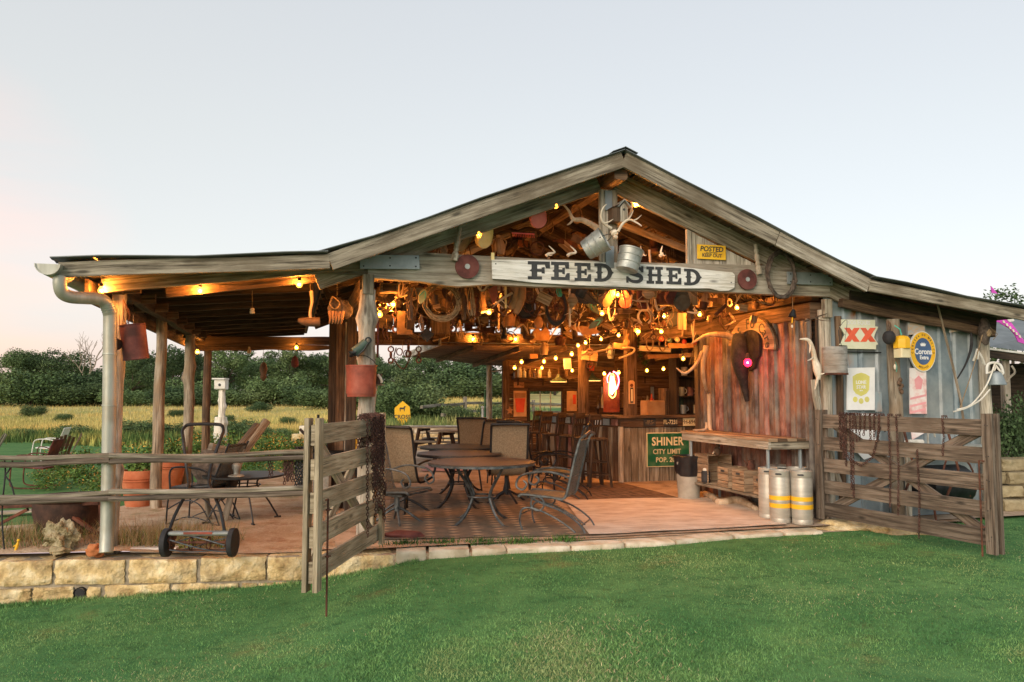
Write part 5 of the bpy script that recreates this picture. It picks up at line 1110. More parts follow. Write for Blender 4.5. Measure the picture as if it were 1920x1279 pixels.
# rusty cans at the first post
t = ht('rusty_can', 'large rust red can hanging tilted beside the first porch post', 'can', 250, 638, .0, up=590)
MB().lathe([(0,-.17),(.118,-.165),(.118,-.155),(.115,-.15),(.115,.16),(.120,.165),(.120,.172),(.112,.172),(.110,.0),(0,.0)], 22, TM((.01,0,-.02), ry=-.13, rx=.04)).build('shell', M['rustred'], t, smooth=True, angle=30)
t = ht('small_rusty_can', 'small dark rusty can beside the larger hanging can', 'can', 224, 647, -.05, up=590)
MB().lathe([(0,.01),(.05,.008),(.052,-.005),(.052,.12),(.04,.125),(0,.125)], 16, TM((-.01,-.04,0), rx=1.25, rz=-2.4)).build('shell', M['rust'], t, smooth=True)
t = ht('wire_bunch', 'bunch of thin rusty wire hanging from the porch corner', 'wire', 236, 600, .0)
for k in range(6): MB().tube([(-.03,0,.2),(rn(-.06,.04),rn(-.03,.03),.05),(rn(-.04,.08),0,-.08)], .003, 4, k=3).build('wire', M['rust'], t)
# porch ceiling hangers
t = ht('insulator', 'white ceramic knob hanging on a cord under the porch', 'insulator', 473, 583, 1.0, up=545); MB().lathe([(0,-.03),(.025,-.03),(.03,-.01),(.02,0),(.028,.012),(.02,.03),(0,.03)],12).build('knob', M['bone'], t, smooth=True)
t = ht('driftwood_hammer', 'mallet of weathered wood hanging beside the porch bulb', 'mallet', 582, 603, .5, up=520)
MB().tube([(.0,0,.33),(.015,0,.22),(-.005,0,.1),(.01,0,0)], [.022,.016,.015,.018], 7, k=3).build('handle', M['antler'], t, smooth=True); MB().tube([(-.13,0,.01),(-.02,0,-.005),(.10,0,.0)], [.02,.045,.055,.05], 9, k=2).build('head', M['leather'], t, smooth=True)
t = ht('honeycomb_rock', 'rough holed rock in a wire sling under the porch', 'rock', 632, 578, .5, up=520)
MB().blob((.03,0,0), (.115,.08,.11), 8, 3, .5, 1.8).build('lump', M['vine'], t, smooth=True)
for k in range(5): MB().tube([(-.08+k*.035,-.06,-.04),(-.07+k*.03,-.07,-.12),(-.08+k*.03,-.03,-.17)], [.02,.016,.008], 6, k=2).build('tooth', M['hide'], t, smooth=True)
MB().tube([(-.05,-.06,.12),(-.08,-.09,.03),(-.02,-.1,-.02),(.02,-.09,.05),(-.05,-.06,.12)], .007, 5, k=3).build('sling', M['rope'], t)
t = ht('pine_cone_string', 'dark wooden bell shape hanging in the porch opening', 'wind bell', 494, 695, 6.6, up=655); MB().lathe([(0,.16),(.045,.12),(.07,.03),(.045,-.08),(.06,-.12),(.01,-.19)],12).build('bell', M['leather'], t, smooth=True)
t = ht('clay_wind_bell', 'small brown clay bell below the rear porch bulb', 'wind bell', 553, 677, 6.8, up=655); MB().lathe([(0,.1),(.05,.06),(.07,-.03),(.06,-.1),(0,-.13)],12).build('bell', M['rustred'], t, smooth=True)
t = ht('unlit_bulb', 'unlit clear bulb hanging from the rear porch beam', 'light bulb', 467, 660, 7.0); MB().lathe([(0,-.04),(.035,-.02),(.035,.02),(.02,.05),(.02,.09),(0,.1)],10).build('glass', M['glasspale'], t, smooth=True)
# on the log post
c = PS(677,744,-.13); t = T('red_bucket', 'faded red metal bucket hung on the big log post', 'bucket', tuple(c), 0)
MB().lathe([(0,0),(.137,0),(.139,.008),(.152,.30),(.158,.30),(.158,.315),(.150,.315),(.146,.03),(0,.03)], 26).build('shell', M['redpaint'], t, smooth=True, angle=30)
mb = MB(); mb.tube([(-.155,0,.30),(-.10,-.02,.36),(0,.05,.42),(.12,.0,.36),(.155,0,.30)], .004, 5, k=3); mb.build('handle', M['iron'], t)
t = ht('rusty_lantern', 'battered green and black lantern head tied to the log post', 'lantern', 676, 652, -.14)
MB().tube([(-.06,0,-.05),(0,0,0),(.055,0,.06)], [.055,.05,.042], 9).build('body', M['dkgreen'], t, smooth=True); MB().ring((.075,.075), .02, .035, -.02, .02, 12).build('ring', M['iron'], t); MB().blob((-.075,-.02,-.06), (.04,.045,.035), 3, 2, .5, 2).build('cap', M['iron'], t, smooth=True)
MB().tube([(-.08,0,-.07),(-.03,-.05,-.08),(.03,-.05,-.02),(.07,-.04,.05)], .006, 5).build('guard', M['iron'], t)
t = ht('leather_strap', 'long reddish leather strap hanging right of the log post', 'strap', 708, 640, .1); MB().beam((0,0,.22),(0,0,-.17), .022, .018, up=(0,1,0), seg=6, jit=.01).build('strap', M['rustred'], t)
t = ht('post_lantern', 'small pale birdhouse-like lantern hanging right of the red bucket', 'lantern', 711, 710, -.02); MB().box((0,0,-.01),(.05,.08,.12)).build('body', M['leather'], t); MB().beam((-.05,0,-.065),(.05,0,-.065), .1,.008).build('floor', M['crate'], t); MB().tube([(-.02,-.05,.04),(.01,-.06,0),(.02,-.05,-.04)], .014, 6).build('figure', M['bone'], t, smooth=True)
# white animal bone / shoe sole
def sole(label, px, py, s, rot, mat, L_=.24):
    t = ht('flip_flop', label, 'flip flop', px, py, s); m = Matrix.Rotation(rot,4,'Y'); pr = []
    for i in range(20): a_ = 6.2832*i/20; w = .042*(1+.18*math.sin(a_)); pr.append((math.cos(a_)*w, math.sin(a_)*L_/2))
    MB().prism(pr, -.008, .008, m).build('sole', mat, t); MB().tube([m@Vector(v) for v in ((-.035,-.01,-.01),(0,-.035,.06),(.035,-.01,-.01))], .005, 5, k=3).build('thong', M['teal'], t); return t
sole('pale yellow shoe sole dangling below the left disc', 792, 556, .35, .35, M['yelcap'], .17)
sole('olive flip flop pointing up left of the middle bulb', 1112, 577, 1.4, -.85, M['dkgreen']); sole('green flip flop lower left of the middle bulb', 1117, 606, 1.4, .95, M['dkgreen'])
# hanging ropes, cords, wheels
def coil(name, label, cat, px, py, s, r1, r2, n, mat, rr=.009, sx=1.0):
    t = ht(name, label, cat, px, py, s)
    for k in range(n):
        r = lerp(r1, r2, k/max(n-1,1)); MB().tube([(math.cos(a_)*r*sx+rn(-.006,.006), rn(-.02,.02), math.sin(a_)*r+rn(-.006,.006)) for a_ in [6.2832*i/20 for i in range(20)]], rr, 5, closed=True).build('loop', M[mat], t, smooth=True)
    return t
coil('rope_coil', 'large coil of lasso rope hanging under the left of the header', 'rope', 828, 566, .5, .17, .22, 4, 'rope')
coil('barrel_hoop', 'thin metal hoop among the tools left of the rear letters', 'hoop', 812, 560, .8, .24, .24, 1, 'leather', .006)
t = ht('wagon_wheel', 'old rubber tyred wheel hung under the name board', 'wheel', 1042, 576, 1.2)
wm = Matrix.Diagonal((.62,1,1,1)); MB().ring((0,0), .185, .235, -.02, .02, 30, M=wm).build('tyre', M['rubber'], t, smooth=True); MB().ring((0,0), .165, .185, -.012, .012, 28, M=wm).build('rim', M['rust'], t, smooth=True); MB().ring((0,0), .02, .05, -.03, .03, 12, M=wm).build('hub', M['rust'], t)
for k in range(8): a_ = k*math.pi/4; MB().beam(wm@Vector((math.cos(a_)*.05,0,math.sin(a_)*.05)), wm@Vector((math.cos(a_)*.168,0,math.sin(a_)*.168)), .012, .012).build('spoke', M['rust'], t)
for (px, y0, y1, s, lab, mt, w) in ((768,540,600,.4,'twisted cord bunch hanging left of the yellow sole','leather',.012),(884,530,592,.45,'bunch of pale electric cords hanging below the header','rope',.02),(868,533,600,.6,'looped black cord hanging left of the cord bunch','leather',.012),(1048,535,556,.3,'teal cord loop hanging under the board','teal',.012),(1068,540,612,.9,'thin wooden cane hanging right of the wheel','antler',.004),(948,533,578,.5,'thin wooden stick hanging left of the hide','yelcap',.003),(790,590,620,.5,'dark ribbon trailing below the hanging cords','leather',.01),(862,600,636,2.0,'rope loop above the rear letters','rope',.02)):
    t = ht('hanging_twine', lab, 'twine', px, (y0+y1)/2, s); sc = S_(px,y0,s); h = (y1-y0)*sc/2
    for k in range(3 if w > .009 else 1): o = (k-1)*w; MB().tube([(o*.3,0,h),(o*1.5-.01,0,h*.2),(o*2,rn(-.02,.02),-h*.6),(o+.012,0,-h),(o*1.2+.02,0,-h*.6),(o*.3+.015,0,h*.3),(o*.3,0,h)] if w > .009 else [(0,0,h),(.004,0,-h)], .006 if w > .009 else .013, 5, k=3).build('strand', M[mt], t, smooth=True)
t = ht('animal_hide', 'tan animal hide hanging under the word FEED', 'hide', 965, 556, .6); MB().tube([(-.0,0,.13),(-.01,0,.0),(-.03,-.01,-.10),(-.035,0,-.15)], [.055,.06,.045,.02], 9, k=3).build('leg', M['hide'], t, smooth=True); MB().tube([(.08,.02,.13),(.07,.02,.0),(.04,.0,-.12),(.01,-.01,-.20)], [.06,.07,.05,.03], 9, k=3).build('leg', M['hide'], t, smooth=True)
t = ht('red_pennant', 'dark red cloth triangle hanging left of the hide', 'cloth', 924, 552, .6); MB().prism([(-.07,.10),(0,-.12),(.06,-.02),(.05,.10)][::1], -.01, .0).build('cloth', M['redpaint'], t)
t = ht('wooden_box', 'small orange lit wooden box hanging right of the log post', 'box', 729, 541, .45); MB().box((0,0,0),(.19,.14,.10)).build('body', M['crate'], t); MB().box((0,-.075,.0),(.15,.01,.07)).build('front_panel', M['wooddark'], t)
t = ht('shiny_foil_leaf', 'gold leaf garland glowing around the bulb right of the log post', 'garland', 722, 574, 1.05)
for k in range(22): c = (rn(-.13,.1), rn(-.05,.05), rn(-.05,.09)); MB().beam(c, (c[0]+rn(-.03,.03), c[1]+rn(-.02,.02), c[2]+rn(-.03,.03)), rn(.01,.02), .003).build('leaf', M['yelcap'], t)
# boots, boxes, tools: dark silhouettes crowding the left of the hall
def tool(name, label, cat, px, py, s, polys, mat, th=.03, rot=0):
    t = ht(name, label, cat, px, py, s); m = Matrix.Rotation(rot,4,'Y')
    for nm, poly in polys: MB().prism(poly, -th/2, th/2, m).build(nm, M[mat], t)
    return t
tool('hanging_boot','dark leather boot hanging by the wire hoops left of the rear letters','boot',752,612,1.2,[('shaft',[(-.05,-.02),(.04,-.02),(.05,.18),(-.05,.18)]),('foot',[(-.05,-.10),(.14,-.10),(.13,-.05),(.04,-.02),(-.05,-.02)])],'leather',.07)
tool('square_can','black square tin tilted below the shoe sole','tin',800,628,1.4,[('side',[(-.06,-.06),(.06,-.06),(.06,.06),(-.06,.06)])],'iron',.10,.7)
tool('horse_collar_board','dark board hanging left of the rear letters','board',770,600,1.0,[('board',[(-.04,-.12),(.05,-.1),(.06,.13),(-.05,.12)])],'wooddark',.02,.1)
tool('wide_dark_plank','dark upright plank splitting the rear lettering','plank',827,598,2.0,[('plank',[(-.13,-.20),(.12,-.20),(.12,.26),(-.13,.26)])],'wooddark',.03)
tool('dark_hanging_crate','dark crate hanging under the rear roof by the post','crate',720,606,1.5,[('side',[(-.10,-.07),(.10,-.07),(.10,.10),(-.10,.10)])],'wooddark',.12,.1)
tool('paper_board','pale paper notice nailed to the right tie beam','notice',1279,603,1.9,[('sheet',[(-.07,-.11),(.06,-.12),(.07,.12),(-.07,.12)])],'crate',.012,0)
tool('carved_oar','brown oar blade lying over the right tie beam','oar',1150,585,1.8,[('blade',[(-.3,.04),(-.1,-.03),(.25,-.02),(.32,.01),(.25,.05),(-.1,.05)])],'woodbrown',.03,0)
tool('wooden_fish','flat carved fish hanging below the oar blade','carving',1097,619,2.4,[('body',[(-.22,.02),(-.12,-.02),(.02,-.07),(.18,-.05),(.24,-.02),(.10,.04),(-.05,.06),(-.14,.04),(-.22,.07)])],'hide',.03,0)
t = ht('folded_paper_star','pale orange lit paper house on the rear beam','ornament',1016,628,5.4); MB().prism([(-.22,-.10),(.12,-.10),(.14,.05),(.05,.16),(-.02,.06),(-.10,.13),(-.20,.02)], -.05, .05).build('body', M['hide'], t); MB().prism([(-.18,-.06),(-.12,-.06),(-.12,.02),(-.18,.02)], -.06, -.05).build('window', M['crate'], t)
cap('tan cap lit from the large bulb under the name board', PS(1140,563,.75), ANG+.5, -1.15, M['hide'], 1.0); cap('bright red cap right of the large bulb', PS(1172,566,.8), ANG-.5, -1.4, M['redplastic'], .8)
cap('dark felt cap under the right word of the sign', PS(1279,567,.7), ANG-.4, -1.3, M['black'], 1.1); cap('brown cap left of the dark felt cap', PS(1262,558,.75), ANG, -1.2, M['rustred'], 1.0)
t = ht('wooden_mallet','wood block with brown face right of the dark felt cap','block',1298,560,.9); MB().box((0,0,0),(.13,.1,.18),ch=.02).build('block', M['crate'], t)
t = ht('horseshoe','dark horseshoe shape hanging on the right tie beam','horseshoe',1209,594,2.0); MB().ring((0,0), .09, .115, -.01, .01, 18, a0=-60, a1=240).build('shoe', M['bone'], t, smooth=True)
for i,(px,py,s,lab) in enumerate(((1085,590,1.5,'small antler left of the olive flip flop'),(1148,600,1.7,'pale twig antler right of the middle bulb'),(1180,577,1.3,'small curved antler by the red cap'),(1015,545,.7,'curved horn under the letter F'),(1300,640,2.3,'thin antler above the dark hutch'),(1230,541,.4,'pair of pale prongs under the letter H'),(905,545,.5,'horn hanging below the left disc side'),(752,555,.6,'small horn by the hanging box'))):
    sc = S_(px,py,s); a_ = i*1.1; P = [Vector((math.cos(a_)*k*sc*.9+math.sin(k*.15)*.02, 0, math.sin(a_)*k*sc*.9+.0012*k*k)) for k in (-18,-6,6,18)]
    t = ht('small_antler', lab, 'antler', px, py, s); antler_mb(P, [.016,.013,.01,.004], [(.4, P[1]+Vector((.04,-.02,.06)), .008),(.7, P[2]+Vector((.05,-.02,.03)), .007)]).build('antler', M['antler'], t, smooth=True)
for i,(px,py,s,r,lab) in enumerate(((742,590,1.2,.05,'rusty pulley hanging behind the bulb by the log post'),(766,640,1.5,.045,'small iron ring chain left of the black tin'),(785,655,1.6,.04,'iron rings hanging over the field view'),(733,655,1.4,.04,'iron shackle hanging by the red bucket'),(850,590,1.0,.05,'dark pulley above the rear beam'),(1225,610,2.4,.05,'round tin lid on the tie beam'),(1106,660,5.0,.07,'dark round tin near the rising string'))):
    t = ht('iron_ring', lab, 'ring', px, py, s, up=py-30)
    for k in range(3): MB().ring((0,-k*r*1.7), r*.62, r, -.008, .008, 14, M=Matrix.Rotation(k*1.2,4,'Z')).build('ring', M['chain'], t, smooth=True)
t = ht('green_garland','green leafy garland climbing the bar post','garland',1196,650,4.6)
lm = leaf_mesh('leaves', [((0,0,.30),(.05,.05,.12)),((.02,0,.1),(.05,.05,.14)),((.06,0,-.1),(.06,.05,.14)),((.14,0,-.28),(.08,.05,.08))], 220, .05, 77, M['leaf'], inner=.2); lo = bpy.data.objects.new('leaves', lm); COL.objects.link(lo); lo.parent = t
# more of the crowd of old things under the roof
def shape(kind, t, mt):
    m_ = M[mt]; B = lambda f, nm: f.build(nm, m_, t, smooth=True)
    if kind == 'hand_saw': B(MB().prism([(-.2,.0),(.18,-.05),(.2,.06),(-.2,.03)], -.003, .003), 'blade_plate'); MB().ring((.25,0), .03, .06, -.01, .01, 12).build('grip', M['crate'], t)
    elif kind == 'axe': MB().beam((0,0,-.22),(0,0,.2),.025,.03,up=(0,1,0)).build('haft', M['crate'], t); B(MB().prism([(-.02,.14),(.09,.10),(.11,.17),(.09,.22),(-.02,.2)], -.012, .012), 'axe_head')
    elif kind == 'kettle': B(MB().lathe([(0,-.08),(.08,-.07),(.095,0),(.07,.06),(.03,.08),(0,.1)],14), 'kettle_body'); B(MB().tube([(.07,0,-.01),(.13,0,.05)], [.018,.01], 6), 'spout'); B(MB().tube([(-.07,0,.05),(-.03,0,.14),(.05,0,.13),(.07,0,.05)], .007, 5, k=3), 'bail')
    elif kind == 'lantern': B(MB().lathe([(.05,-.12),(.06,-.08),(.035,-.06),(.05,0),(.035,.06),(.045,.09),(.02,.12)],12), 'lantern_body'); B(MB().tube([(-.05,0,-.08),(-.07,0,.05),(0,0,.17),(.07,0,.05),(.05,0,-.08)], .005, 5, k=3), 'wire_frame')
    elif kind == 'boot': B(MB().tube([(0,0,.14),(0,0,.02),(.01,0,-.08)], [.045,.045,.05], 9, k=2), 'shaft'); B(MB().blob((.06,0,-.10), (.10,.045,.04), 3, 2, .15), 'foot_part')
    elif kind == 'felt_hat': B(MB().lathe([(0,.10),(.05,.10),(.075,.06),(.08,0),(.16,-.005),(.165,-.01),(.08,-.012)],18,TM(rx=.9)), 'hat_felt')
    elif kind == 'horse_bit': B(MB().ring((-.05,0),.04,.05,-.005,.005,14), 'ring'); B(MB().ring((.06,-.02),.04,.05,-.005,.005,14), 'ring'); B(MB().tube([(-.1,0,.05),(-.13,0,-.1),(.02,0,-.22),(.12,0,-.06)], .008, 5, k=3), 'strap')
    elif kind == 'spurs': [B(MB().tube([(-.04+k*.05,0,.05),(-.05+k*.05,0,-.03),(-.02+k*.05,0,-.10)], .01, 5, k=3), 'spur') for k in (0,1)]
    elif kind == 'pan': B(MB().lathe([(0,0),(.10,0),(.12,.03),(.115,.03),(.095,.01),(0,.01)],18,TM(rx=math.pi/2)), 'bowl'); MB().beam((0,0,.11),(0,0,.28),.022,.012,up=(0,1,0)).build('grip', m_, t)
    elif kind == 'jug': B(MB().lathe([(0,-.1),(.07,-.1),(.085,0),(.05,.08),(.025,.10),(.03,.13)],14), 'jug_body'); B(MB().tube([(.04,0,.1),(.09,0,.06),(.075,0,.0)], .01, 5, k=3), 'grip')
    elif kind == 'gourd': B(MB().blob((0,0,-.04),(.06,.06,.08),4,2,.2), 'gourd_body'); B(MB().tube([(0,0,.02),(.01,0,.09),(.04,0,.13)], [.03,.02,.01], 7, k=2), 'neck')
    elif kind == 'wood_block': B(MB().box((0,0,0),(.16,.06,.09),ch=.01,M=Matrix.Rotation(rn(-.5,.5),4,'Y')), 'block')
    elif kind == 'ox_yoke': B(MB().tube([(-.3,0,-.04),(-.15,0,.04),(0,0,0),(.15,0,.04),(.3,0,-.04)], .035, 8, k=3), 'beam_part'); [B(MB().tube([(x-.07,0,0),(x-.07,0,-.16),(x,0,-.22),(x+.07,0,-.16),(x+.07,0,0)], .012, 6, k=3), 'bow') for x in (-.15,.15)]
    elif kind == 'bundle_of_twigs': [B(MB().tube([(rn(-.02,.02),0,.12),(rn(-.08,.08),rn(-.03,.03),-.12)], .006, 4), 'twig') for _ in range(9)]
CL = [('hand_saw',760,548,.9,'irongrey','old hand saw hung above the bulb by the log post'),('ox_yoke',800,545,1.9,'leather','dark ox yoke hung across behind the pale shoe sole'),('kettle',770,575,1.6,'iron','black kettle hanging right of the first hall bulb'),('felt_hat',852,553,1.1,'leather','brown felt hat inside the rope coil'),('lantern',893,575,1.3,'rust','rusty barn lantern left of the second hall bulb'),('boot',905,568,1.7,'leather','old boot above the second hall bulb'),
('axe',935,590,1.9,'iron','axe hanging right of the second hall bulb'),('jug',955,598,2.3,'hide','tan jug hanging under the hide'),('pan',985,580,1.1,'iron','black skillet hanging between the hide and the wheel'),('horse_bit',1000,560,.9,'chain','horse bit with strap left of the wheel'),('gourd',1010,600,2.2,'hide','dried gourd left below the wheel'),('bundle_of_twigs',1068,580,1.9,'vine','bundle of dark twigs right of the wheel'),
('felt_hat',1090,552,1.2,'black','black felt hat right above the wheel'),('spurs',1085,610,2.2,'antler','pair of spurs under the small antler'),('lantern',1125,555,1.6,'dkgreen','green lantern left of the glowing caps'),('boot',1200,560,1.3,'rustred','reddish boot right of the bright red cap'),('axe',1222,572,1.7,'irongrey','axe left of the bulb under the word SHED'),('kettle',1243,560,1.2,'rust','rusty kettle above the bulb under the word SHED'),
('pan',1262,598,2.4,'iron','black pan right of the bulb under the word SHED'),('jug',1325,562,1.3,'crate','brown jug under the right end of the name board'),('hand_saw',1345,565,1.0,'rust','rusty hand saw below the right disc'),('horse_bit',1360,590,1.6,'chain','horse bit between the last two hall bulbs'),('bundle_of_twigs',1180,600,2.6,'vine','bundle of twigs left of the bar post top'),('wood_block',1140,612,3.2,'crate','lit wooden block below the middle bulb'),
('ox_yoke',1230,632,3.4,'woodbrown','wooden yoke lying above the red ball ornaments'),('gourd',1175,640,4.2,'hide','gourd hanging left of the garland'),('lantern',1145,660,5.0,'zinc','zinc lantern above the neon sign'),('boot',1078,625,4.0,'leather','boot above the close pair of bulbs'),('kettle',1050,640,4.6,'rust','rusty kettle hung over the rising string'),('jug',1020,655,5.6,'crate','jug on the beam above the third corner bulb'),
('wood_block',1000,668,6.2,'hide','wooden block on the beam near the bar room corner'),('felt_hat',1215,672,5.2,'leather','felt hat right of the garland end'),('pan',1268,660,4.4,'iron','skillet on the loft boards right of the garland'),('bundle_of_twigs',1300,670,3.6,'vine','twigs under the loft boards near the skull antler'),('spurs',725,620,1.2,'chain','spurs dangling right of the leather strap'),('horse_bit',755,660,1.9,'chain','horse bit hanging over the field view'),
('gourd',838,560,1.4,'leather','dark gourd behind the rope coil'),('wood_block',870,600,3.0,'wooddark','dark block above the left rear bulb'),('hand_saw',905,620,3.6,'rust','rusty saw over the rear letters'),('lantern',945,622,4.2,'iron','black lantern between the two rear beam bulbs'),('boot',985,622,4.6,'leather','boot right of the second rear beam bulb'),('felt_hat',715,548,.7,'wooddark','dark hat behind the top of the log post'),
('ox_yoke',970,436,1.4,'wooddark','dark yoke lying in the gable behind the red rake head'),('hand_saw',1060,455,1.1,'rust','rusty saw in the gable left of the tilted bucket'),('wood_block',1085,440,2.0,'hide','lit wooden block in the gable above the tilted bucket'),('lantern',1225,455,.9,'rust','rusty lantern in the gable right of the hanging bucket'),('bundle_of_twigs',1262,465,1.2,'vine','twigs in the gable beside the infill boards'),('jug',935,462,.8,'crate','brown jug in the gable right of the straw cap'),('boot',1000,455,1.2,'leather','boot in the gable below the pink cap')]
rj = random.Random(99)
def junk(mb, c, w):
    c = Vector(c); k = rj.choice(w); v = lambda a: Vector((rj.uniform(-a,a), rj.uniform(-a,a)*.6, rj.uniform(-a,a)))
    if k == 's': mb.tube([c+v(.16), c+v(.03), c+v(.16)], [.014,.018,.008], 5, k=2)
    elif k == 'a':
        d = v(1).normalized()*rj.uniform(.10,.2); q = v(.08); P = [c-d, c+q*.3, c+d*.8+q]; mb.tube(P, [.016,.013,.004], 5, k=3); mb.tube([P[1], P[1]+v(.1)], [.009,.003], 4); mb.tube([P[1]+d*.4, P[1]+d*.4+v(.1)], [.008,.003], 4)
    elif k == 'r': r = rj.uniform(.05,.12); m = Matrix.Translation(c)@Matrix.Rotation(rj.uniform(-1,1),4,'Z'); mb.ring((0,0), r*.82, r, -.008, .008, 14, M=m)
    elif k == 'b': mb.box(c, (rj.uniform(.05,.2), .05, rj.uniform(.04,.14)), M=Matrix.Rotation(rj.uniform(-.8,.8),4,'Y'))
    elif k == 'l': h = rj.uniform(.08,.2); mb.tube([c+Vector((0,0,h)), c+Vector((-.04,0,0)), c+Vector((.01,0,-h*.7)), c+Vector((.05,0,0)), c+Vector((.01,0,h))], .006, 4, k=2)
    elif k == 'c': mb.lathe([(0,0),(.05,0),(.06,.1),(.05,.1),(0,.02)], 9, Matrix.Translation(c)@Matrix.Rotation(rj.uniform(-1.5,1.5),4,'Y'))
    elif k == 'g': mb.blob(c, (rj.uniform(.04,.08),.04,rj.uniform(.05,.12)), rj.random()*9, 1, .5, 2)
for nm, n_, kinds, mt, lab in (('hanging_tackle', 300, 'slrlbcgg', 'leather', 'dense tangle of dark straps, tins and tools hung from the hall rafters'),('wooden_oddments', 85, 'sbbsga', 'crate', 'tan sticks, blocks and handles crowded among the hall rafters'),('antler_tangle', 80, 'aaas', 'antler', 'many small antlers wired along the hall beams'),('rusty_oddments', 120, 'rlrcb', 'rust', 'rusty rings, tins and wire loops hung under the hall rafters')):
    mb = MB()
    for _ in range(n_):
        s = .45+5.6*rj.random()**1.3; t_ = rj.uniform(.1,5.3); row = rj.random()
        if row < .62: z = rj.uniform(2.46,2.95)+.02*s
        elif row < .85: z = rj.uniform(2.95, max(3.0, zr(t_)-.35))
        else: s = 6.35+rj.uniform(-.1,.1); z = rj.uniform(2.5,2.95)
        z = min(z, zr(t_)-.3); junk(mb, W(t_, s, z), kinds)
    tag(mb.build(nm, M[mt], smooth=True), lab, 'clutter', kind='stuff')
for kd, px, py, s, mt, lab in CL: t = ht(kd, lab, kd.replace('_',' ').replace('bundle of twigs','twigs'), px, py, s, rz=ANG+rn(-.5,.5), up=py-22); shape(kd, t, mt)
# letters on the rear beam (worn)
rb_ = T('rear_beam_letters', 'worn dark letters D M DDA burnt into the rear beam', 'lettering', tuple(PS(880,636,SG-.13)), ANG)
for ch, px in (('O',818),('M',848),('D',893),('D',912),('A',934)):
    q = loc_of(px,638,SG-.13,rb_); lettering(ch, .26, M['wooddark'], rb_, (q.x, .01, q.z), 'letter', bold=.004)
# ---- interior right wall: arch, skull and red lamp
def on_rw(px, py, d=.16): return PT(px, py, TW-.10-d)
wrot = Matrix.Rotation(-math.pi/2,4,'Z')   # local x runs toward the viewer along the wall
ac = on_rw(1408,652,.06); t = T('lettered_arch', 'half round wooden arch painted with black script on the red sheet wall', 'sign', tuple(ac), ANG)
r1_, r2_ = .33, .56; YS = Matrix.Diagonal((1,1,.74,1))
MB().ring((0,0), r1_, r2_, -.015, .015, 26, a0=-8, a1=172, M=wrot@YS).build('board', M['crate'], t); MB().ring((0,0), r1_+.02, r2_+.03, .016, .03, 26, a0=-8, a1=150, M=wrot@YS).build('rim', M['wooddark'], t)
for i, ch in enumerate('et Fo Care'):
    if ch == ' ': continue
    a_ = R(-52+i*15.5); r = (r1_+r2_)/2-.01; mb = text_mb(ch, .19, bold=.002, cond=.95); m = wrot@Matrix.Translation((math.sin(a_)*r, -.022, math.cos(a_)*r*.74))@Matrix.Rotation(a_,4,'Y')
    mb.v = [tuple(m@Vector(v)) for v in mb.v]; mb.build('letter', M['black'], t)
sk = T('longhorn_skull', 'big black longhorn skull with curved horns hung on the red sheet wall', 'skull', tuple(on_rw(1395,690,.18)), ANG)
def skp(px, py, d): return on_rw(px, py, d)
mb = MB(); mb.tube([skp(1386,628,.22), skp(1386,650,.24), skp(1388,680,.24), skp(1392,705,.20), skp(1396,728,.15), skp(1401,752,.10)], [.08,.105,.12,.10,.065,.045,.03], 12, k=3); mb.build('skull', M['hidearchblack'], sk, world=True, smooth=True)
mb = MB(); mb.tube([skp(1372,632,.2), skp(1350,627,.35), skp(1322,630,.5), skp(1296,645,.62)], [.045,.04,.03,.008], 8, k=4); mb.build('horn', M['antler'], sk, world=True, smooth=True)
mb = MB(); mb.tube([skp(1324,648,.3), skp(1318,690,.32), skp(1322,722,.24), skp(1329,738,.1)], [.04,.032,.028,.02], 8, k=4); mb.build('horn', M['antler'], sk, world=True, smooth=True)
mb = MB(); mb.tube([skp(1316,660,.35), skp(1306,682,.5), skp(1285,700,.65), skp(1268,690,.75)], [.026,.024,.02,.008], 8, k=4); mb.build('horn', M['antler'], sk, world=True, smooth=True)
hc = on_rw(1413,658,.05); mm3 = Matrix.Translation(hc)@Matrix.Rotation(ANG,4,'Z')@Matrix.Rotation(-math.pi/2,4,'Z'); hp2 = [(-.20,-.20),(-.10,-.27),(.04,-.24),(.10,-.12),(.19,-.06),(.22,.12),(.17,.27),(.05,.33),(-.14,.30),(-.22,.15),(-.24,-.06)]
mb = MB(); mb.prism([(x*.8,z) for x,z in hp2], -.02, .02, mm3); tag(mb.build('arch_dark_sheet', M['hidearchblack'], smooth=True), 'black sheet painted in for the dark inside of the arch behind the horned skull', 'hide')  # no hide here: a black sheet put in as the dark inside the arch
rl = T('red_lamp', 'round glowing red lamp hung in front of the horned skull', 'lamp', tuple(on_rw(1402,680,.36)), 0)
MB().blob((0,0,0),(.05,.05,.055),1,2,0).build('globe', M['redlamp'], rl, smooth=True, angle=0); MB().blob((0,0,0),(.009,.009,.009),1,1,0).build('filament', M['redfil'], rl); MB().lathe([(.03,.05),(.028,.06),(.02,.12),(.0,.13)], 10).build('cap', M['rust'], rl, smooth=True)
# log rail and poles at the corner of the red wall
mb = MB(); mb.tube([PT(1329,738,TW-.2), PT(1331,800,TW-.2), PT(1335,812,TW-.25), PT(1318,812,TW-.35)], [.03,.03,.025,.02], 7, k=4); tag(mb.build('crooked_branch', M['antler'], smooth=True), 'crooked bare branch standing at the left end of the bench', 'branch')
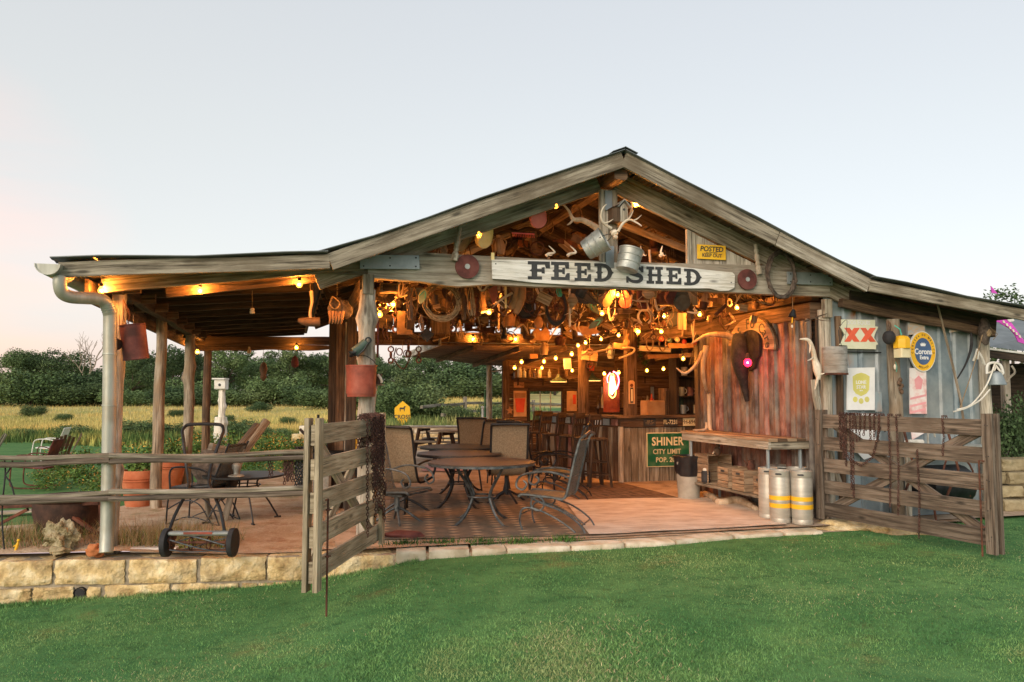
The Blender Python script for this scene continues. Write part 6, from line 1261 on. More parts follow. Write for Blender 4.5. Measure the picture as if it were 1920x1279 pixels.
# right post hangings
t = ht('horn_chime', 'dark bell chime hanging in front of the corner of the red wall', 'chime', 1486, 590, -.05, up=556); MB().lathe([(.0,.07),(.02,.06),(.05,-.03),(.045,-.03),(0,.0)], 10, TM(ry=.25)).build('bell', M['iron'], t, smooth=True); MB().tube([(0,0,-.03),(-.01,0,-.1)], .008, 5).build('clapper', M['yellow'], t); MB().blob((-.01,0,-.14),(.016,.01,.02),1,1,0).build('weight', M['bone'], t)
antler('moose_antler', 'big pale antler hanging down the right front post', [(1500,636),(1516,638),(1524,655),(1528,676),(1532,690),(1535,712)], -.16, [.008,.02,.024,.028,.04,.05,.02], [(.3,1518,662,.012),(.55,1514,676,.012),(.95,1528,730,.02),(.9,1546,700,.016)], 'bone')
antler('wall_antler_spike', 'small antler spike pointing at the galvanized wall', [(1509,603),(1530,595),(1551,588)], -.16, [.008,.009,.004], [(.4,1560,602,.006)], 'leather')
c = PS(1566,703,-.22); t = T('wooden_measure', 'round grey wooden grain measure hanging by the right front post', 'measure', tuple(c), 0); r = .142
MB().lathe([(0,0),(r,0),(r,.015),(r-.003,.02),(r-.003,.105),(r,.11),(r,.125),(r-.003,.13),(r-.003,.24),(r,.245),(r,.33),(r-.012,.33),(r-.012,.02),(0,.02)], 24).build('shell', M['measure'], t, smooth=True, angle=30); MB().lathe([(r+.002,.0),(r+.005,.0),(r+.005,.022),(r+.002,.022)],24).build('hoop', M['rust'], t)
mb = MB(); mb.tube([PS(1580,655,-.2), PS(1572,620,-.16), PS(1588,600,-.14), PS(1584,640,-.16)], .004, 4, k=4); tag(mb.build('wire_twist', M['iron']), 'twist of thin black wire above the wooden measure', 'wire')
mb = MB(); mb.tube([PS(1528,712,-.1), PS(1535,770,-.1), PS(1572,900,-.04), PS(1592,940,-.02)], [.05,.042,.035,.03], 8, k=3); tag(mb.build('leaning_pole', M['woodpale'], smooth=True), 'pale stripped pole leaning at the right front post behind the gate', 'pole')
# ---- signs on the galvanized wall
ws = -.005
def wall_sign(name, label, px, py, off=-.02): return front_thing(name, label, 'sign', px, py, ws+off)
def pxpoly(pts, root, s): return [(lambda q: (q.x, q.z))(loc_of(x, y, s, root)) for x, y in pts][::-1]
t = wall_sign('beer_sign_cross', 'cream shaped sign with two big red X letters', 1609, 626)
MB().prism(pxpoly([(1577,599),(1640,600),(1640,612),(1646,613),(1640,626),(1638,633),(1646,646),(1642,647),(1642,655),(1588,654),(1588,648),(1574,647),(1584,628),(1574,612),(1577,611)], t, ws-.02), -.008, .012).build('panel', M['cream'], t)
for x0 in (1582,1612):
    for k, pl_ in enumerate(([(x0,615),(x0+10,615),(x0+29,641),(x0+18,641)],[(x0+18,615),(x0+29,615),(x0+11,641),(x0,641)])): MB().prism(pxpoly(pl_, t, ws-.02), -.012-k*.0008, -.0085).build('letter', M['signred'], t)
lettering('DOS EQUIS', .068, M['paper'], t, (0,-.0105,.135), bold=.001)
t = wall_sign('beer_sign_shield', 'white panel with pale gold shield reading LONE STAR', 1614, 728)
MB().prism(pxpoly([(1588,690),(1640,689),(1640,769),(1588,769)], t, ws-.02), -.004, .012).build('panel', M['paper'], t)
MB().prism(pxpoly([(1598,706),(1606,701),(1614,699),(1622,701),(1630,706),(1629,731),(1624,738),(1614,743),(1604,738),(1599,731)], t, ws-.02), -.006, -.0045).build('shield', M['gold'], t)
lettering('LONE', .058, M['paper'], t, (0,-.0075,.070), bold=.0015); lettering('STAR', .058, M['paper'], t, (0,-.0075,.012), bold=.0015); lettering('BEER', .022, M['paper'], t, (0,-.0075,-.03))
for dx, dzp, rr in ((-11,749,4.8),(11,749,4.8),(0,752,4.8)): q = loc_of(1614+dx, dzp, ws-.02, t); MB().disc((q.x,q.z), rr*S_(1614,750,0), -.006-.0004*(dx == 0), -.0045, 18).build('medal', M['gold'], t)
t = wall_sign('beer_sign_round', 'round yellow and blue sign with crown and white script', 1730, 659, -.05)
sc = S_(1730,659,0); ry_, rx_ = 33.5*sc, 26*sc; k_ = rx_/ry_
MB().disc((0,0), ry_, -.004, .02, 40, sx=k_).build('rim', M['white'], t, smooth=True); MB().disc((0,0), ry_*.955, -.0065, -.0045, 40, sx=k_).build('band', M['yellow'], t); MB().disc((0,0), ry_*.665, -.009, -.007, 36, sx=k_*.98).build('field', M['signblue'], t)
lettering('Corona', .098, M['paper'], t, (0,-.0105,-.005), cond=.86, bold=.0022); lettering('Extra', .068, M['paper'], t, (.01,-.0105,-.078), cond=.9, bold=.0015)
for nm, txt, a0, top in (('arc','CERVEZA DE MEXICO',0,True),):
    n = len(txt)
    for i, ch in enumerate(txt):
        if ch == ' ': continue
        a_ = R(-95+190*i/(n-1)); r = ry_*.81; mb = text_mb(ch, .034, bold=.0005); m = Matrix.Translation((math.sin(a_)*r*k_, -.0075, math.cos(a_)*r))@Matrix.Rotation(a_,4,'Y'); mb.v = [tuple(m@Vector(v)) for v in mb.v]; mb.build('letter', M['leather'], t)
for i, ch in enumerate('MEXICO'): a_ = R(-22+8.8*i); r = ry_*.81; mb = text_mb(ch, .034, bold=.0005); m = Matrix.Translation((math.sin(a_)*r*k_, -.0075, -math.cos(a_)*r))@Matrix.Rotation(-a_,4,'Y'); mb.v = [tuple(m@Vector(v)) for v in mb.v]; mb.build('letter', M['leather'], t)
cz = .085; MB().prism([(-.033,cz-.02),(.033,cz-.02),(.046,cz+.018),(.028,cz+.004),(.016,cz+.028),(0,cz+.008),(-.016,cz+.028),(-.028,cz+.004),(-.046,cz+.018)], -.0105, -.0092).build('crown', M['paper'], t)
for (pts, mt, lab, nm) in (([(1705,690),(1736,690),(1738,776),(1705,776)],'pinkprint','faded pink printed sheet on the wall below the round sign','faded_poster'),([(1702,578),(1734,583),(1734,626),(1702,628)],'fade','flaking orange print on the wall above the round sign','flaking_print'),([(1777,594),(1803,597),(1804,620),(1780,624)],'fade','small flaked print near the leaning pole','flaking_print'),([(1641,735),(1653,735),(1654,772),(1641,772)],'galvrust','orange rust flaked strip right of the white shield panel','rusty_strip'),([(1706,795),(1736,797),(1733,812),(1710,825)],'pinkprint','lower scrap of the faded poster behind the gate','faded_poster')):
    px, py = pts[0]; t = wall_sign(nm, lab, px, py, .0-.03); MB().prism(pxpoly(pts, t, ws-.03), -.003, .001).build('sheet', M[mt], t)
    if nm == 'faded_poster' and len(pts) == 4 and py == 690:
        for i, yy in enumerate((742,756,768)): MB().prism(pxpoly([(1706,yy+4),(1736,yy-3),(1736,yy+1),(1706,yy+8)], t, ws-.03), -.0045, -.0032).build('stripe', M['pinkline'], t)
        MB().prism(pxpoly([(1714,712),(1722,704),(1730,712),(1727,730),(1717,730)], t, ws-.03), -.0045, -.0032).build('figure', M['pinkline'], t)
for (pts, mt, lab) in (([(1600,775),(1642,775),(1640,815),(1652,850),(1620,862),(1590,830)],'paper','torn white poster showing through the right gate'),([(1660,835),(1676,830),(1668,870),(1650,880)],'galvrust','rust patch showing low between the gate boards')):
    px, py = pts[0]; t = wall_sign('torn_poster' if mt == 'paper' else 'rusty_patch', lab, px, py, -.03); MB().prism(pxpoly(pts, t, ws-.03), -.003, .001).build('sheet', M[mt], t)
# buoys etc. on the mid post
c = PS(1667,633,-.28); t = T('black_float', 'black round net float hanging on the middle post', 'float', tuple(c), 0); MB().blob((0,0,0),(.075,.07,.085),1,3,.03).build('ball', M['rubber'], t, smooth=True); MB().tube([(.01,0,.08),(.02,0,.16),(-.01,.02,.2),(.0,0,.1)], .012, 5, k=3).build('cord', M['leather'], t)
c = PS(1691,652,-.30); t = T('yellow_buoy', 'yellow and cream square crab buoy hanging on the middle post', 'buoy', tuple(c), .35)
MB().beam((0,0,-.12),(0,0,-.01),.145,.13,up=(0,1,0),ch=.012).build('base', M['signcream'], t); mb = MB(); mb.lathe([(.098,-.008),(.1,.0),(.098,.10),(.07,.135),(.02,.15),(0,.15)], 8, Matrix.Rotation(R(22.5),4,'Z')); mb.build('top', M['yellow'], t, smooth=True, angle=25); MB().tube([(0,0,.15),(-.02,0,.22),(-.05,.05,.27)], .008, 5).build('loop', M['teal'], t)
t = ht('oyster_shell', 'white shell on a cord below the buoy', 'shell', 1678, 688, -.22); MB().blob((0,0,0),(.018,.01,.035),3,2,.2).build('shell', M['bone'], t, smooth=True); MB().tube([(.01,0,.06),(.03,0,0),(.02,0,-.06)], .004, 5).build('cord', M['teal'], t)
t = ht('dried_seed_pods', 'dark dried pods tied to the middle post', 'pods', 1687, 722, -.22)
for k in range(5): MB().blob((rn(-.01,.03),0,.06-k*.035),(.025,.02,.03),k,2,.4,2).build('pod', M['leather'], t, smooth=True)
# pole, strap, lantern bag, bell
mb = MB(); mb.tube([PS(1758,572,-.12), PS(1775,640,-.12), PS(1800,745,-.15), PS(1812,830,-.2)], [.012,.015,.016,.014], 6, k=2); tag(mb.build('thin_pole', M['log'], smooth=True), 'long thin bare pole leaning across the galvanized wall', 'pole')
mb = MB(); mb.tube([PS(1818,608,-.1), PS(1822,645,-.1), PS(1812,680,-.12), PS(1795,710,-.14)], [.008,.02,.012,.008], 6, k=3); tag(mb.build('black_strap', M['rubber'], smooth=True), 'curved black rubber strap on the right end of the wall', 'strap')
t = ht('dark_basket', 'dark oval woven basket hung at the right corner post', 'basket', 1846, 622, -.22); MB().blob((0,0,0),(.085,.05,.17),4,3,.2,1.4).build('body', M['vine'], t, smooth=True); MB().blob((.02,-.04,-.02),(.045,.02,.05),6,2,.3).build('face', M['rope'], t, smooth=True); MB().tube([(.05,-.04,.05),(.16,-.04,-.03),(.1,-.03,-.1)], .004, 4).build('wire', M['rope'], t)
t = ht('white_rags', 'white rags hanging right of the black strap', 'rag', 1833, 668, -.2)
for k,(a_,b2) in enumerate((((-.01,.09),(-.07,-.06)),((0,.09),(.0,-.03)),((.01,.08),(.07,-.09)),((.015,.07),(.10,-.10)))): MB().tube([(a_[0],0,a_[1]),((a_[0]+b2[0])/2-.01,-.02,(a_[1]+b2[1])/2),(b2[0],0,b2[1])], [.012,.022,.026,.03], 7, k=2, flat=.5).build('strip', M['rag'], t, smooth=True)
c = PS(1868,722,-.25); t = T('dinner_bell', 'grey cast dinner bell in a white yoke at the right corner', 'bell', tuple(c), 0)
MB().lathe([(.112,0),(.116,.006),(.100,.05),(.078,.12),(.062,.15),(.03,.168),(0,.17),(0,.16),(.055,.14),(.07,.1),(.104,.004)], 24).build('bell', M['plate'], t, smooth=True, angle=30)
MB().tube([(-.11,0,.14),(-.10,0,.25),(-.02,0,.28),(.06,0,.25),(.09,0,.15),(.06,0,.14)], .017, 7, k=3).build('yoke', M['white'], t, smooth=True); MB().tube([(-.09,0,.15),(-.03,-.03,.19),(0,0,.25),(.03,-.03,.18),(.09,0,.15)], .012, 6, k=3).build('wrap', M['rag'], t, smooth=True)
MB().tube([(.2,0,.24),(.24,0,.16),(.17,0,.09),(.14,0,.03)], .014, 6, k=3).build('crank', M['woodpale'], t, smooth=True)
for i,(pts, lab) in enumerate((([(1866,680),(1850,722),(1822,758),(1795,768)],'upper strand of white rope from the bell to the gate'),([(1856,730),(1838,750),(1812,765),(1788,772)],'lower strand of white rope below the bell'))):
    mb = MB(); mb.tube([PS(x,y,-.28) for x,y in pts], .010, 6, k=4); tag(mb.build('white_rope', M['rag'], smooth=True), lab, 'rope')
mb = MB(); mb.tube([PS(1842,628,-.3), PS(1825,690,-.28), PS(1800,765,-.26)], .006, 5, k=3); tag(mb.build('tan_string', M['rope']), 'thin tan cord from the basket down to the gate', 'cord')
# ---- right edge: lower roof of the next building and the purple banner
nb_ = T('neighbour_building', 'low dark roofed outbuilding at the right frame edge', 'building', (7.6, 12.0, 0), 0)
def bxw(mb, a, b, w, h, name, mat): mb.beam(a, b, w, h); return mb.build(name, mat, nb_, world=True)
r0, r1 = PY(1853,650,11.6), PY(2100,668+14,11.9); q0, q1 = PY(1835,600,13.2), PY(2100,590,13.6)
MB().add([tuple(r0),tuple(r1),tuple(q1),tuple(q0)], [(0,1,2,3)]).build('roof', M['metalroof'], nb_, world=True)
bxw(MB(), r0-Vector((0,-.01,.03)), r1-Vector((0,-.01,.03)), .03, .03, 'drip_edge', M['white']); bxw(MB(), r0-Vector((0,-.04,.10)), r1-Vector((0,-.04,.10)), .05, .11, 'fascia', M['wooddark'])
bxw(MB(), Vector((r0.x+.35,r0.y+.2,.5)), Vector((r0.x+.35,r0.y+.2,2.0)), .1, .1, 'post', M['woodpale'])
MB().box((r0.x+1.4,r0.y+1.4,1.15),(2.0,.05,1.7)).build('wall', M['wooddark'], nb_, world=True)
t = T('purple_banner', 'torn purple banner with pale marks hanging over the low roof', 'banner', tuple(PY(1880,610,11.0)), 0)
def ws_(pts, mat, nm, y=11.0):
    V1 = [PY(a_,b2,y) for a_,b2 in pts]; n = len(V1); V2 = [v+Vector((0,.015,0)) for v in V1]; MB().add([tuple(v) for v in V1+V2], [tuple(range(n-1,-1,-1)), tuple(range(n,2*n))]+[(i,(i+1)%n,n+(i+1)%n,n+i) for i in range(n)]).build(nm, M[mat], t, world=True)
ws_([(1853,596),(1875,594),(1893,600),(1900,610),(1921,640),(1921,645),(1909,641),(1903,628),(1893,616),(1872,604),(1854,602)], 'purple', 'cloth'); ws_([(1858,536),(1871,551),(1860,549)], 'purple', 'tip', 10.99)
ws_([(1885,588),(1897,587),(1902,602),(1893,604),(1886,596)], 'white', 'patch', 10.98); ws_([(1897,588),(1921,584),(1921,593),(1903,594)], 'posterred', 'stripe', 10.97)
for i in range(6): x = 1880+i*6; y = 601+i*5.5; ws_([(x,y),(x+3,y),(x+5,y+5),(x+2,y+5)], 'cream', 'mark', 10.97)
# ================================================================ GATES
def chain_strand(pts, mat, link=.026, r=.0035, w=.010, name='chain', parent=None):
    P = [Vector(p) for p in pts]; D = [0]
    for a_, b2 in zip(P, P[1:]): D.append(D[-1]+(b2-a_).length)
    n = max(2, int(D[-1]/(link*.78))); mb = MB()
    def at_(d):
        for i in range(len(P)-1):
            if d <= D[i+1] or i == len(P)-2: return P[i].lerp(P[i+1], (d-D[i])/max(D[i+1]-D[i],1e-6)), (P[i+1]-P[i]).normalized()
    for k in range(n):
        c, d = at_(D[-1]*(k+.5)/n); s = d.cross(Vector((0,1,.2) if k%2 else (1,.1,0)))
        if s.length < .1: s = d.orthogonal()
        s.normalize(); c = c+Vector((rn(-.003,.003),rn(-.003,.003),0))
        mb.tube([c+d*math.sin(a_)*link/2+s*math.cos(a_)*w for a_ in [6.2832*j/8 for j in range(8)]], r, 4, closed=True)
    return mb.build(name, M[mat], parent, world=parent is not None, smooth=True)
def gate(name, label, h0, h1, z0, z1, mats, rails, boards2, double=True):
    """five-bar gate from the hinge point h0 to the free end h1; zrows = heights of the bars"""
    h0 = Vector(h0); h1 = Vector(h1); d = (h1-h0); ln = d.length; d.normalize(); rz = math.atan2(d.y, d.x); t = T(name, label, 'gate', (h0.x,h0.y,0), rz)
    mA, mB = mats
    for x in (.045, ln-.045):
        for sy in ((-1,1) if double else (-1,)):
            MB().beam((x, sy*.042, z0-(.03 if x > 1 else 0)), (x, sy*.042, z1+.02), .10, .035, up=(0,1,0), seg=5, edge=.0015, ch=.0015).build('stile', M[mA], t)
    for z in rails: MB().beam((.02,0,z),(ln-.02,0,z+rn(-.006,.006)), .030, boards2, seg=8, edge=.003, jit=.004, ch=.001).build('bar', M[mB], t)
    m = len(rails); zl, zh = rails[0], rails[-1]
    bs = -1 if mB == 'woodgatel' else 1; MB().beam((.12,bs*.034,zl),(ln-.12,bs*.034,zh), .026, .105, seg=4, edge=.003).build('brace', M[mB], t); MB().beam((.12,bs*.062,zh),(ln-.12,bs*.062,zl), .022, .105, seg=4, edge=.003).build('brace', M[mB], t)
    for z in rails:
        for x in (.035,.06,ln-.06,ln-.035): MB().blob((x,-.0615,z+rn(-.03,.03)),(.006,.004,.006),1,0,0).build('bolt', M['iron'], t)
    return t, ln, d
gl0 = PY(712,800,7.86); gl1 = PY(585,800,6.02)
lg_, lnL, dL = gate('left_gate' if 0 else 'plank_gate', 'pale weathered plank gate swung open toward the lawn on the left', (gl0.x,gl0.y,0), (gl1.x,gl1.y,0), .06, 1.30, ('woodgatel','woodgatel'), (.17,.43,.68,.93,1.19), .155)
gr0 = PY(1534,800,9.42); gr1 = PY(1866,800,7.42)
rg2, lnR, dR = gate('plank_gate', 'brown weathered plank gate swung open toward the lawn on the right', (gr0.x,gr0.y,0), (gr1.x,gr1.y,0), .06, 1.30, ('woodgate','woodgate'), (.17,.43,.68,.93,1.19), .155)
def bolt_rod(root, ln, x, z0, z1, side, label):
    mb = MB(); mb.tube([(x+.05,side,z1),(x,side,z1+.005),(x,side,z0)], .0085, 6); mb.build('drop_bolt', M['rust'], root)
    for z in (.27, .62): MB().tube([(x-.025,side+.02,z),(x,side-.014,z),(x+.025,side+.02,z)], .006, 5).build('staple', M['rust'], root)
bolt_rod(lg_, lnL, lnL-.14, -.20, .70, .085, ''); bolt_rod(rg2, lnR, lnR-.12, 0.0, .88, -.075, '')
# chains draped over the left gate near the hinge
def GP(root, d, x, y, z): q = Vector(root.location); n_ = Vector((-d.y, d.x, 0)); return q+d*x+n_*y+Vector((0,0,z))
ck = T('chain_bundle', 'thick bundle of rusty chains draped over the left gate', 'chain', tuple(GP(lg_,dL,.2,.08,.3)), 0)
for k in range(15):
    x = .10+.030*k+rn(-.01,.01); bot = rn(.25,.75) if k % 3 == 0 else rn(.62,.98); sgn = 1
    zt = 1.295+rn(0,.03)
    chain_strand([GP(lg_,dL,x,-.06,rn(.8,1.05)), GP(lg_,dL,x,-.055,zt-.02), GP(lg_,dL,x,0,zt), GP(lg_,dL,x,.07,zt-.02), GP(lg_,dL,x+rn(-.03,.03),.08,(zt+bot)/2), GP(lg_,dL,x+rn(-.03,.03),.08,bot)], 'chain', rn(.030,.042), .0048, .013, 'chain_strand', ck)
MB().tube([GP(lg_,dL,.30,.1,.46),GP(lg_,dL,.26,.12,.40),GP(lg_,dL,.20,.1,.36)], .012, 6).build('chain_hook', M['chain'], ck, world=True)
MB().tube([GP(lg_,dL,.16,.1,.66),GP(lg_,dL,.20,.12,.62),GP(lg_,dL,.16,.1,.55),GP(lg_,dL,.12,.1,.6)], .012, 6, k=3).build('chain_hook', M['chain'], ck, world=True)
ck = T('long_chain', 'single long rusty chain hanging down the front of the left gate', 'chain', tuple(GP(lg_,dL,.62,.07,.3)), 0); chain_strand([GP(lg_,dL,.60,-.05,1.1), GP(lg_,dL,.60,0,1.30), GP(lg_,dL,.60,.055,1.26), GP(lg_,dL,.60,.07,.22)], 'chain', .034, .0045, .011, 'chain_strand', ck)
# chains on the right gate
ck = T('chain_bundle', 'rusty chains draped over the hinge end of the right gate', 'chain', tuple(GP(rg2,dR,.4,-.08,.6)), 0)
for k, (x, bot) in enumerate(((.34,.88),(.37,.78),(.40,.92),(.43,.7),(.48,.45),(.52,.36),(.55,.98),(.62,1.0),(.68,1.05),(.74,1.0),(.80,1.02),(.86,1.0))):
    x = x*1.05; chain_strand([GP(rg2,dR,x,.05,1.1), GP(rg2,dR,x,.04,1.28), GP(rg2,dR,x,-.03,1.285), GP(rg2,dR,x+rn(-.02,.02),-.035,bot)], 'chain', rn(.026,.036), .0042, .011, 'chain_strand', ck)
chain_strand([GP(rg2,dR,.40,-.04,.95), GP(rg2,dR,.5,-.05,.78), GP(rg2,dR,.66,-.05,.72), GP(rg2,dR,.82,-.05,.82), GP(rg2,dR,.92,-.04,1.15)], 'chain', .032, .0042, .011, 'chain_strand', ck)
for i, (x, bot, lab) in enumerate(((1.02,.32,'thin chain with a rod hanging mid way along the right gate'),(1.12,.25,'second thin chain right beside the first on the right gate'),(1.36,.05,'long thin chain touching the ground at the middle of the right gate'),(1.66,.9,'short chain with ring hanging from the top bar of the right gate'))):
    ck = T('thin_chain', lab, 'chain', tuple(GP(rg2,dR,x,-.06,bot)), 0); top = 1.285 if i != 2 else .93
    chain_strand([GP(rg2,dR,x,.03,top-.1), GP(rg2,dR,x,.03,top), GP(rg2,dR,x,-.03,top), GP(rg2,dR,x+.02,-.04,(top+bot)/2), GP(rg2,dR,x,-.045,bot)], 'chain', .03, .0038, .009, 'chain_strand', ck)
# chains and tools on the rail fence
for (px, y0, y1, n, lab) in ((507,850,905,2,'pair of light chains hanging on the top rail of the porch fence'),(541,846,905,9,'thick clump of dark chains on the top rail'),(568,840,915,13,'black bundle of chains at the right end of the top rail')):
    ck = T('rail_chains', lab, 'chain', tuple(PS(px,y1,-.22)), 0)
    for k in range(n):
        x = px+(k-(n-1)/2)*2.2 if n > 2 else px+k*5-2; yb = y1+rn(-16,8); chain_strand([PS(x,y0+12,-.10), PS(x,y0,-.13), PS(x,y0,-.21), PS(x+rn(-2,2),yb,-.23)], 'chain' if n < 13 else 'iron', rn(.028,.04), .0045, .012, 'chain_strand', ck)
ck = T('light_wire', 'black cable tied to the left end of the rails', 'cable', tuple(PS(10,900,-.25)), 0)
for pts in (([(8,856),(10,880),(9,900),(5,940),(4,980),(8,1030)]),([(9,858),(24,858),(18,880),(10,892),(20,905),(27,930)])): MB().tube([PS(x,y,-.24) for x,y in pts], .007, 5, k=3).build('cable', M['rubber'], ck, world=True, smooth=True)

# ================================================================ reel mower
c = PZ(366, 1040, .06); t = T('reel_mower', 'old push reel lawn mower with tall black handle standing on the stone wall edge', 'lawn mower', (c.x, c.y+.10, .02), .02)
wd_ = .30
for sx in (-1,1):
    wt = T0 = None; m = Matrix.Translation((sx*wd_,0,.13))@Matrix.Rotation(math.pi/2,4,'Y'); w_ = MB().lathe([(.10,-.022),(.128,-.022),(.130,0),(.128,.022),(.10,.022)], 26, m).build('wheel', M['rubber'], t, smooth=True, angle=30)
    MB().lathe([(0,-.015),(.102,-.015),(.102,.015),(0,.015)], 22, m).build('rim', M['rust'], w_, smooth=True)
    MB().beam((sx*(wd_-.035),-.03,.13),(sx*(wd_-.05),.05,.2),.02,.08).build('side_plate', M['rust'], t)
MB().beam((-wd_+.03,-.01,.215),(wd_-.03,-.01,.215), .09,.035,ch=.014).build('cover', M['zinc'], t); MB().beam((-.13,-.052,.222),(.13,-.052,.222), .012,.02).build('badge', M['redpaint'], t)
MB().tube([(-wd_,.0,.13),(wd_,.0,.13)], .012, 8).build('axle', M['rust'], t)
for k in range(5):
    pts = []
    for i in range(13): a_ = 6.2832*k/5+i*.16; pts.append((-.25+.5*i/12, math.cos(a_)*.075, .12+math.sin(a_)*.075))
    MB().tube(pts, .007, 5, flat=.5).build('blade', M['irongrey'], t, smooth=True)
for x in (-.25,-.08,.08,.25): MB().ring((0,.12), .05, .065, x-.003, x+.003, 16, M=Matrix.Rotation(-math.pi/2,4,'Z')).build('reel_disc', M['rust'], t)
MB().beam((-.27,.03,.055),(.27,.03,.055),.04,.012).build('cutter_bar', M['rust'], t)
def mw(px, py, y): p = PY(px, py, y)-Vector(t.location); return Matrix.Rotation(-.02,3,'Z')@p
hy = c.y
for sgn, pp in ((-1,[(315,1003),(327,968),(349,925),(354,906),(349,870),(344,825),(342,808),(348,799)]),(1,[(422,1003),(414,960),(399,922),(392,905),(397,870),(413,825),(419,808),(417,799)])):
    MB().tube([mw(x,y,hy+.12+.75*(i/7.0)) for i,(x,y) in enumerate(pp)], .0155, 8, k=3).build('handle_tube', M['dkiron'] if 'dkiron' in M else M['iron'], t, smooth=True)
MB().tube([mw(348,799,hy+.87), mw(356,796,hy+.87), mw(384,795,hy+.87), mw(410,796,hy+.87), mw(417,799,hy+.87)], .017, 8, k=3).build('grip', M['rubber'], t, smooth=True)
MB().tube([mw(352,912,hy+.46), mw(372,913,hy+.46), mw(394,911,hy+.46)], .012, 7).build('cross_tube', M['iron'], t)

# ================================================================ porch corner: cauldron, rocks, slab
c = PZ(82, 1028, .02); t = T('cauldron', 'big dark rusty iron cauldron slung under a tripod behind the wall', 'cauldron', (c.x, c.y+.42, .0), 0)
r = .335; MB().lathe([(0,.0),(r*.55,.03),(r*.85,.14),(r*.98,.30),(r,.42),(r*1.07,.44),(r*1.07,.47),(r*.97,.47),(r*.93,.3),(0,.1)], 28).build('pot', M['potiron'], t, smooth=True, angle=35)
for a_, b2 in (((-.62,-.2,.38),(.42,-.2,.42)),((.0,-.22,.40),(.70,-.32,-.02)),((-.30,-.2,.36),(-.95,-.3,.0)),((.42,-.2,.46),(.44,-.2,.22))): MB().beam(a_, b2, .045,.03).build('bar', M['rust'], t)
chain_strand([Vector((-.07,-.36,.38)),Vector((-.08,-.37,.1))], 'zinc', .035, .006, .013, 'chain', t)
for k, (px, py, sz, mt, lab, sd2) in enumerate(((104,1039,(.13,.09,.15),'rockpale','lumpy pale fossil rock in front of the cauldron',4),(168,1042,(.085,.07,.06),'redrock','reddish orange rock on top of the stone wall',6),(100,1042,(.09,.07,.04),'rock','small flat tan rock among the weeds left of the red rock',9))):
    p = PZ(px, py, .03); tag(MB().blob((p.x, p.y+.09, .06+(.10 if k == 0 else 0)), sz, sd2, 3, .5 if k else .8, 1.6 if k else 2.6).build('rock', M[mt], smooth=True), lab, 'rock')
p = PZ(285, 1036, .01); tag(MB().beam((p.x-.20,p.y+.10,.035),(p.x+.22,p.y+.12,.03),.26,.045,ch=.01).build('stone_slab', M['slab']), 'pale flat stone slab lying left of the mower', 'slab')
p = PZ(262, 1009, .01)
t = T('yellow_toy', 'small faded yellow toy figure among the weeds at the left', 'toy', tuple(PZ(22,1035,.05)+Vector((0,.08,0))), 0); t.scale = (.7,.7,.7); MB().tube([(-.02,0,.0),(0,0,.07),(.01,0,.11)], [.018,.02,.012], 7, k=2).build('body', M['signyel'], t, smooth=True); MB().tube([(0,0,.08),(-.05,0,.05)], .008, 5).build('arm', M['yellow'], t); MB().blob((.012,0,.13),(.02,.02,.02),1,2,.1).build('head', M['yellow'], t, smooth=True)
for i,(px,py,a_,lab) in enumerate(((20,965,.2,'pale board lying in the grass left of the cauldron'),(50,945,.5,'second grey board lying behind the cauldron'))): p = PZ(px,py,.02); mb = MB(); mb.beam((p.x-.5,p.y-.1,.03),(p.x+.35,p.y+.25,.05),.16,.03,seg=4,edge=.01); tag(mb.build('loose_board', M['woodpale']), lab, 'board')

# ================================================================ pots, birdhouse post, leaning planks
def pot(label, px, py, r, h, s=1):
    p = PZ(px, py, 0); t = T('terracotta_pot', label, 'plant pot', (p.x, p.y+r*.6, 0), 0, 'terracotta pots of the porch')
    MB().lathe([(0,0),(r*.66,0),(r*.68,.01),(r*.90,h*.70),(r*.965,h*.70),(r*.955,h*.74),(r*.93,h*.75),(r,h*.77),(r*1.0,h*.985),(r*.985,h),(r*.90,h),(r*.88,h*.8),(0,h*.8)], 32).build('pot', M['terra'], t, smooth=True, angle=30)
    MB().disc((0,0),r*.88,-.01,.01,20).build('soil', M['bark'], t).matrix_basis = TM((0,0,h*.86), rx=math.pi/2)
    lm = leaf_mesh('plant', [((0,0,h+.05),(r*.8,r*.8,.14)),((.1,0,h+.12),(r*.6,r*.5,.16))], 420, .06, int(px), M['plantleaf'], inner=.1); lo = bpy.data.objects.new('plant', lm); COL.objects.link(lo); lo.parent = t; lo['kind'] = 'stuff'; return t
pot('large terracotta pot between the first and second porch posts', 250, 951, .245, .48)
pot('terracotta pot farther back behind the second porch post', 308, 920, .26, .48)
p = PY(414,790,19.5); t = T('birdhouse_post', 'white birdhouse on a bleached tree stump beyond the porch', 'birdhouse', (p.x,p.y,0), 0)
log_post('stump', .0, 0, -.05, .95, .16, ((.8,0,.05),(.5,3,.05)), 'barkw', seed=41, parent=t); log_post('stump_top', .02, 0, .93, 1.62, .085, ((1.2,0,.04),(1.35,3,.03)), 'barkw', seed=42, parent=t)
MB().box((0,-.02,1.74),(.26,.24,.24)).build('box', M['white'], t); MB().beam((-.02,-.03,1.86),(-.02,-.03,1.895),.33,.30,up=(0,1,0)).build('roof', M['white'], t); MB().disc((0,1.73),.035,-.146,-.139,12).build('hole', M['black'], t)
for (pts, r, mt, lab) in (([(397,905),(440,880),(488,800)],.075,'woodbrown','thick split log leaning up to the right behind the top rail'),([(418,900),(462,868),(500,788)],.055,'log','thinner split log leaning beside the thick one'),([(395,838),(430,848),(470,858)],.06,'log','grey log lying across behind the top rail')):
    P = [PY(x,y,9.8 if i < 2 else 10.2) for i,(x,y) in enumerate(pts)]; mb = MB(); mb.beam(P[0],P[-1],r*1.8,r*1.7,seg=8,edge=.02,jit=.04,ch=.02); tag(mb.build('split_log', M[mt]), lab, 'log')
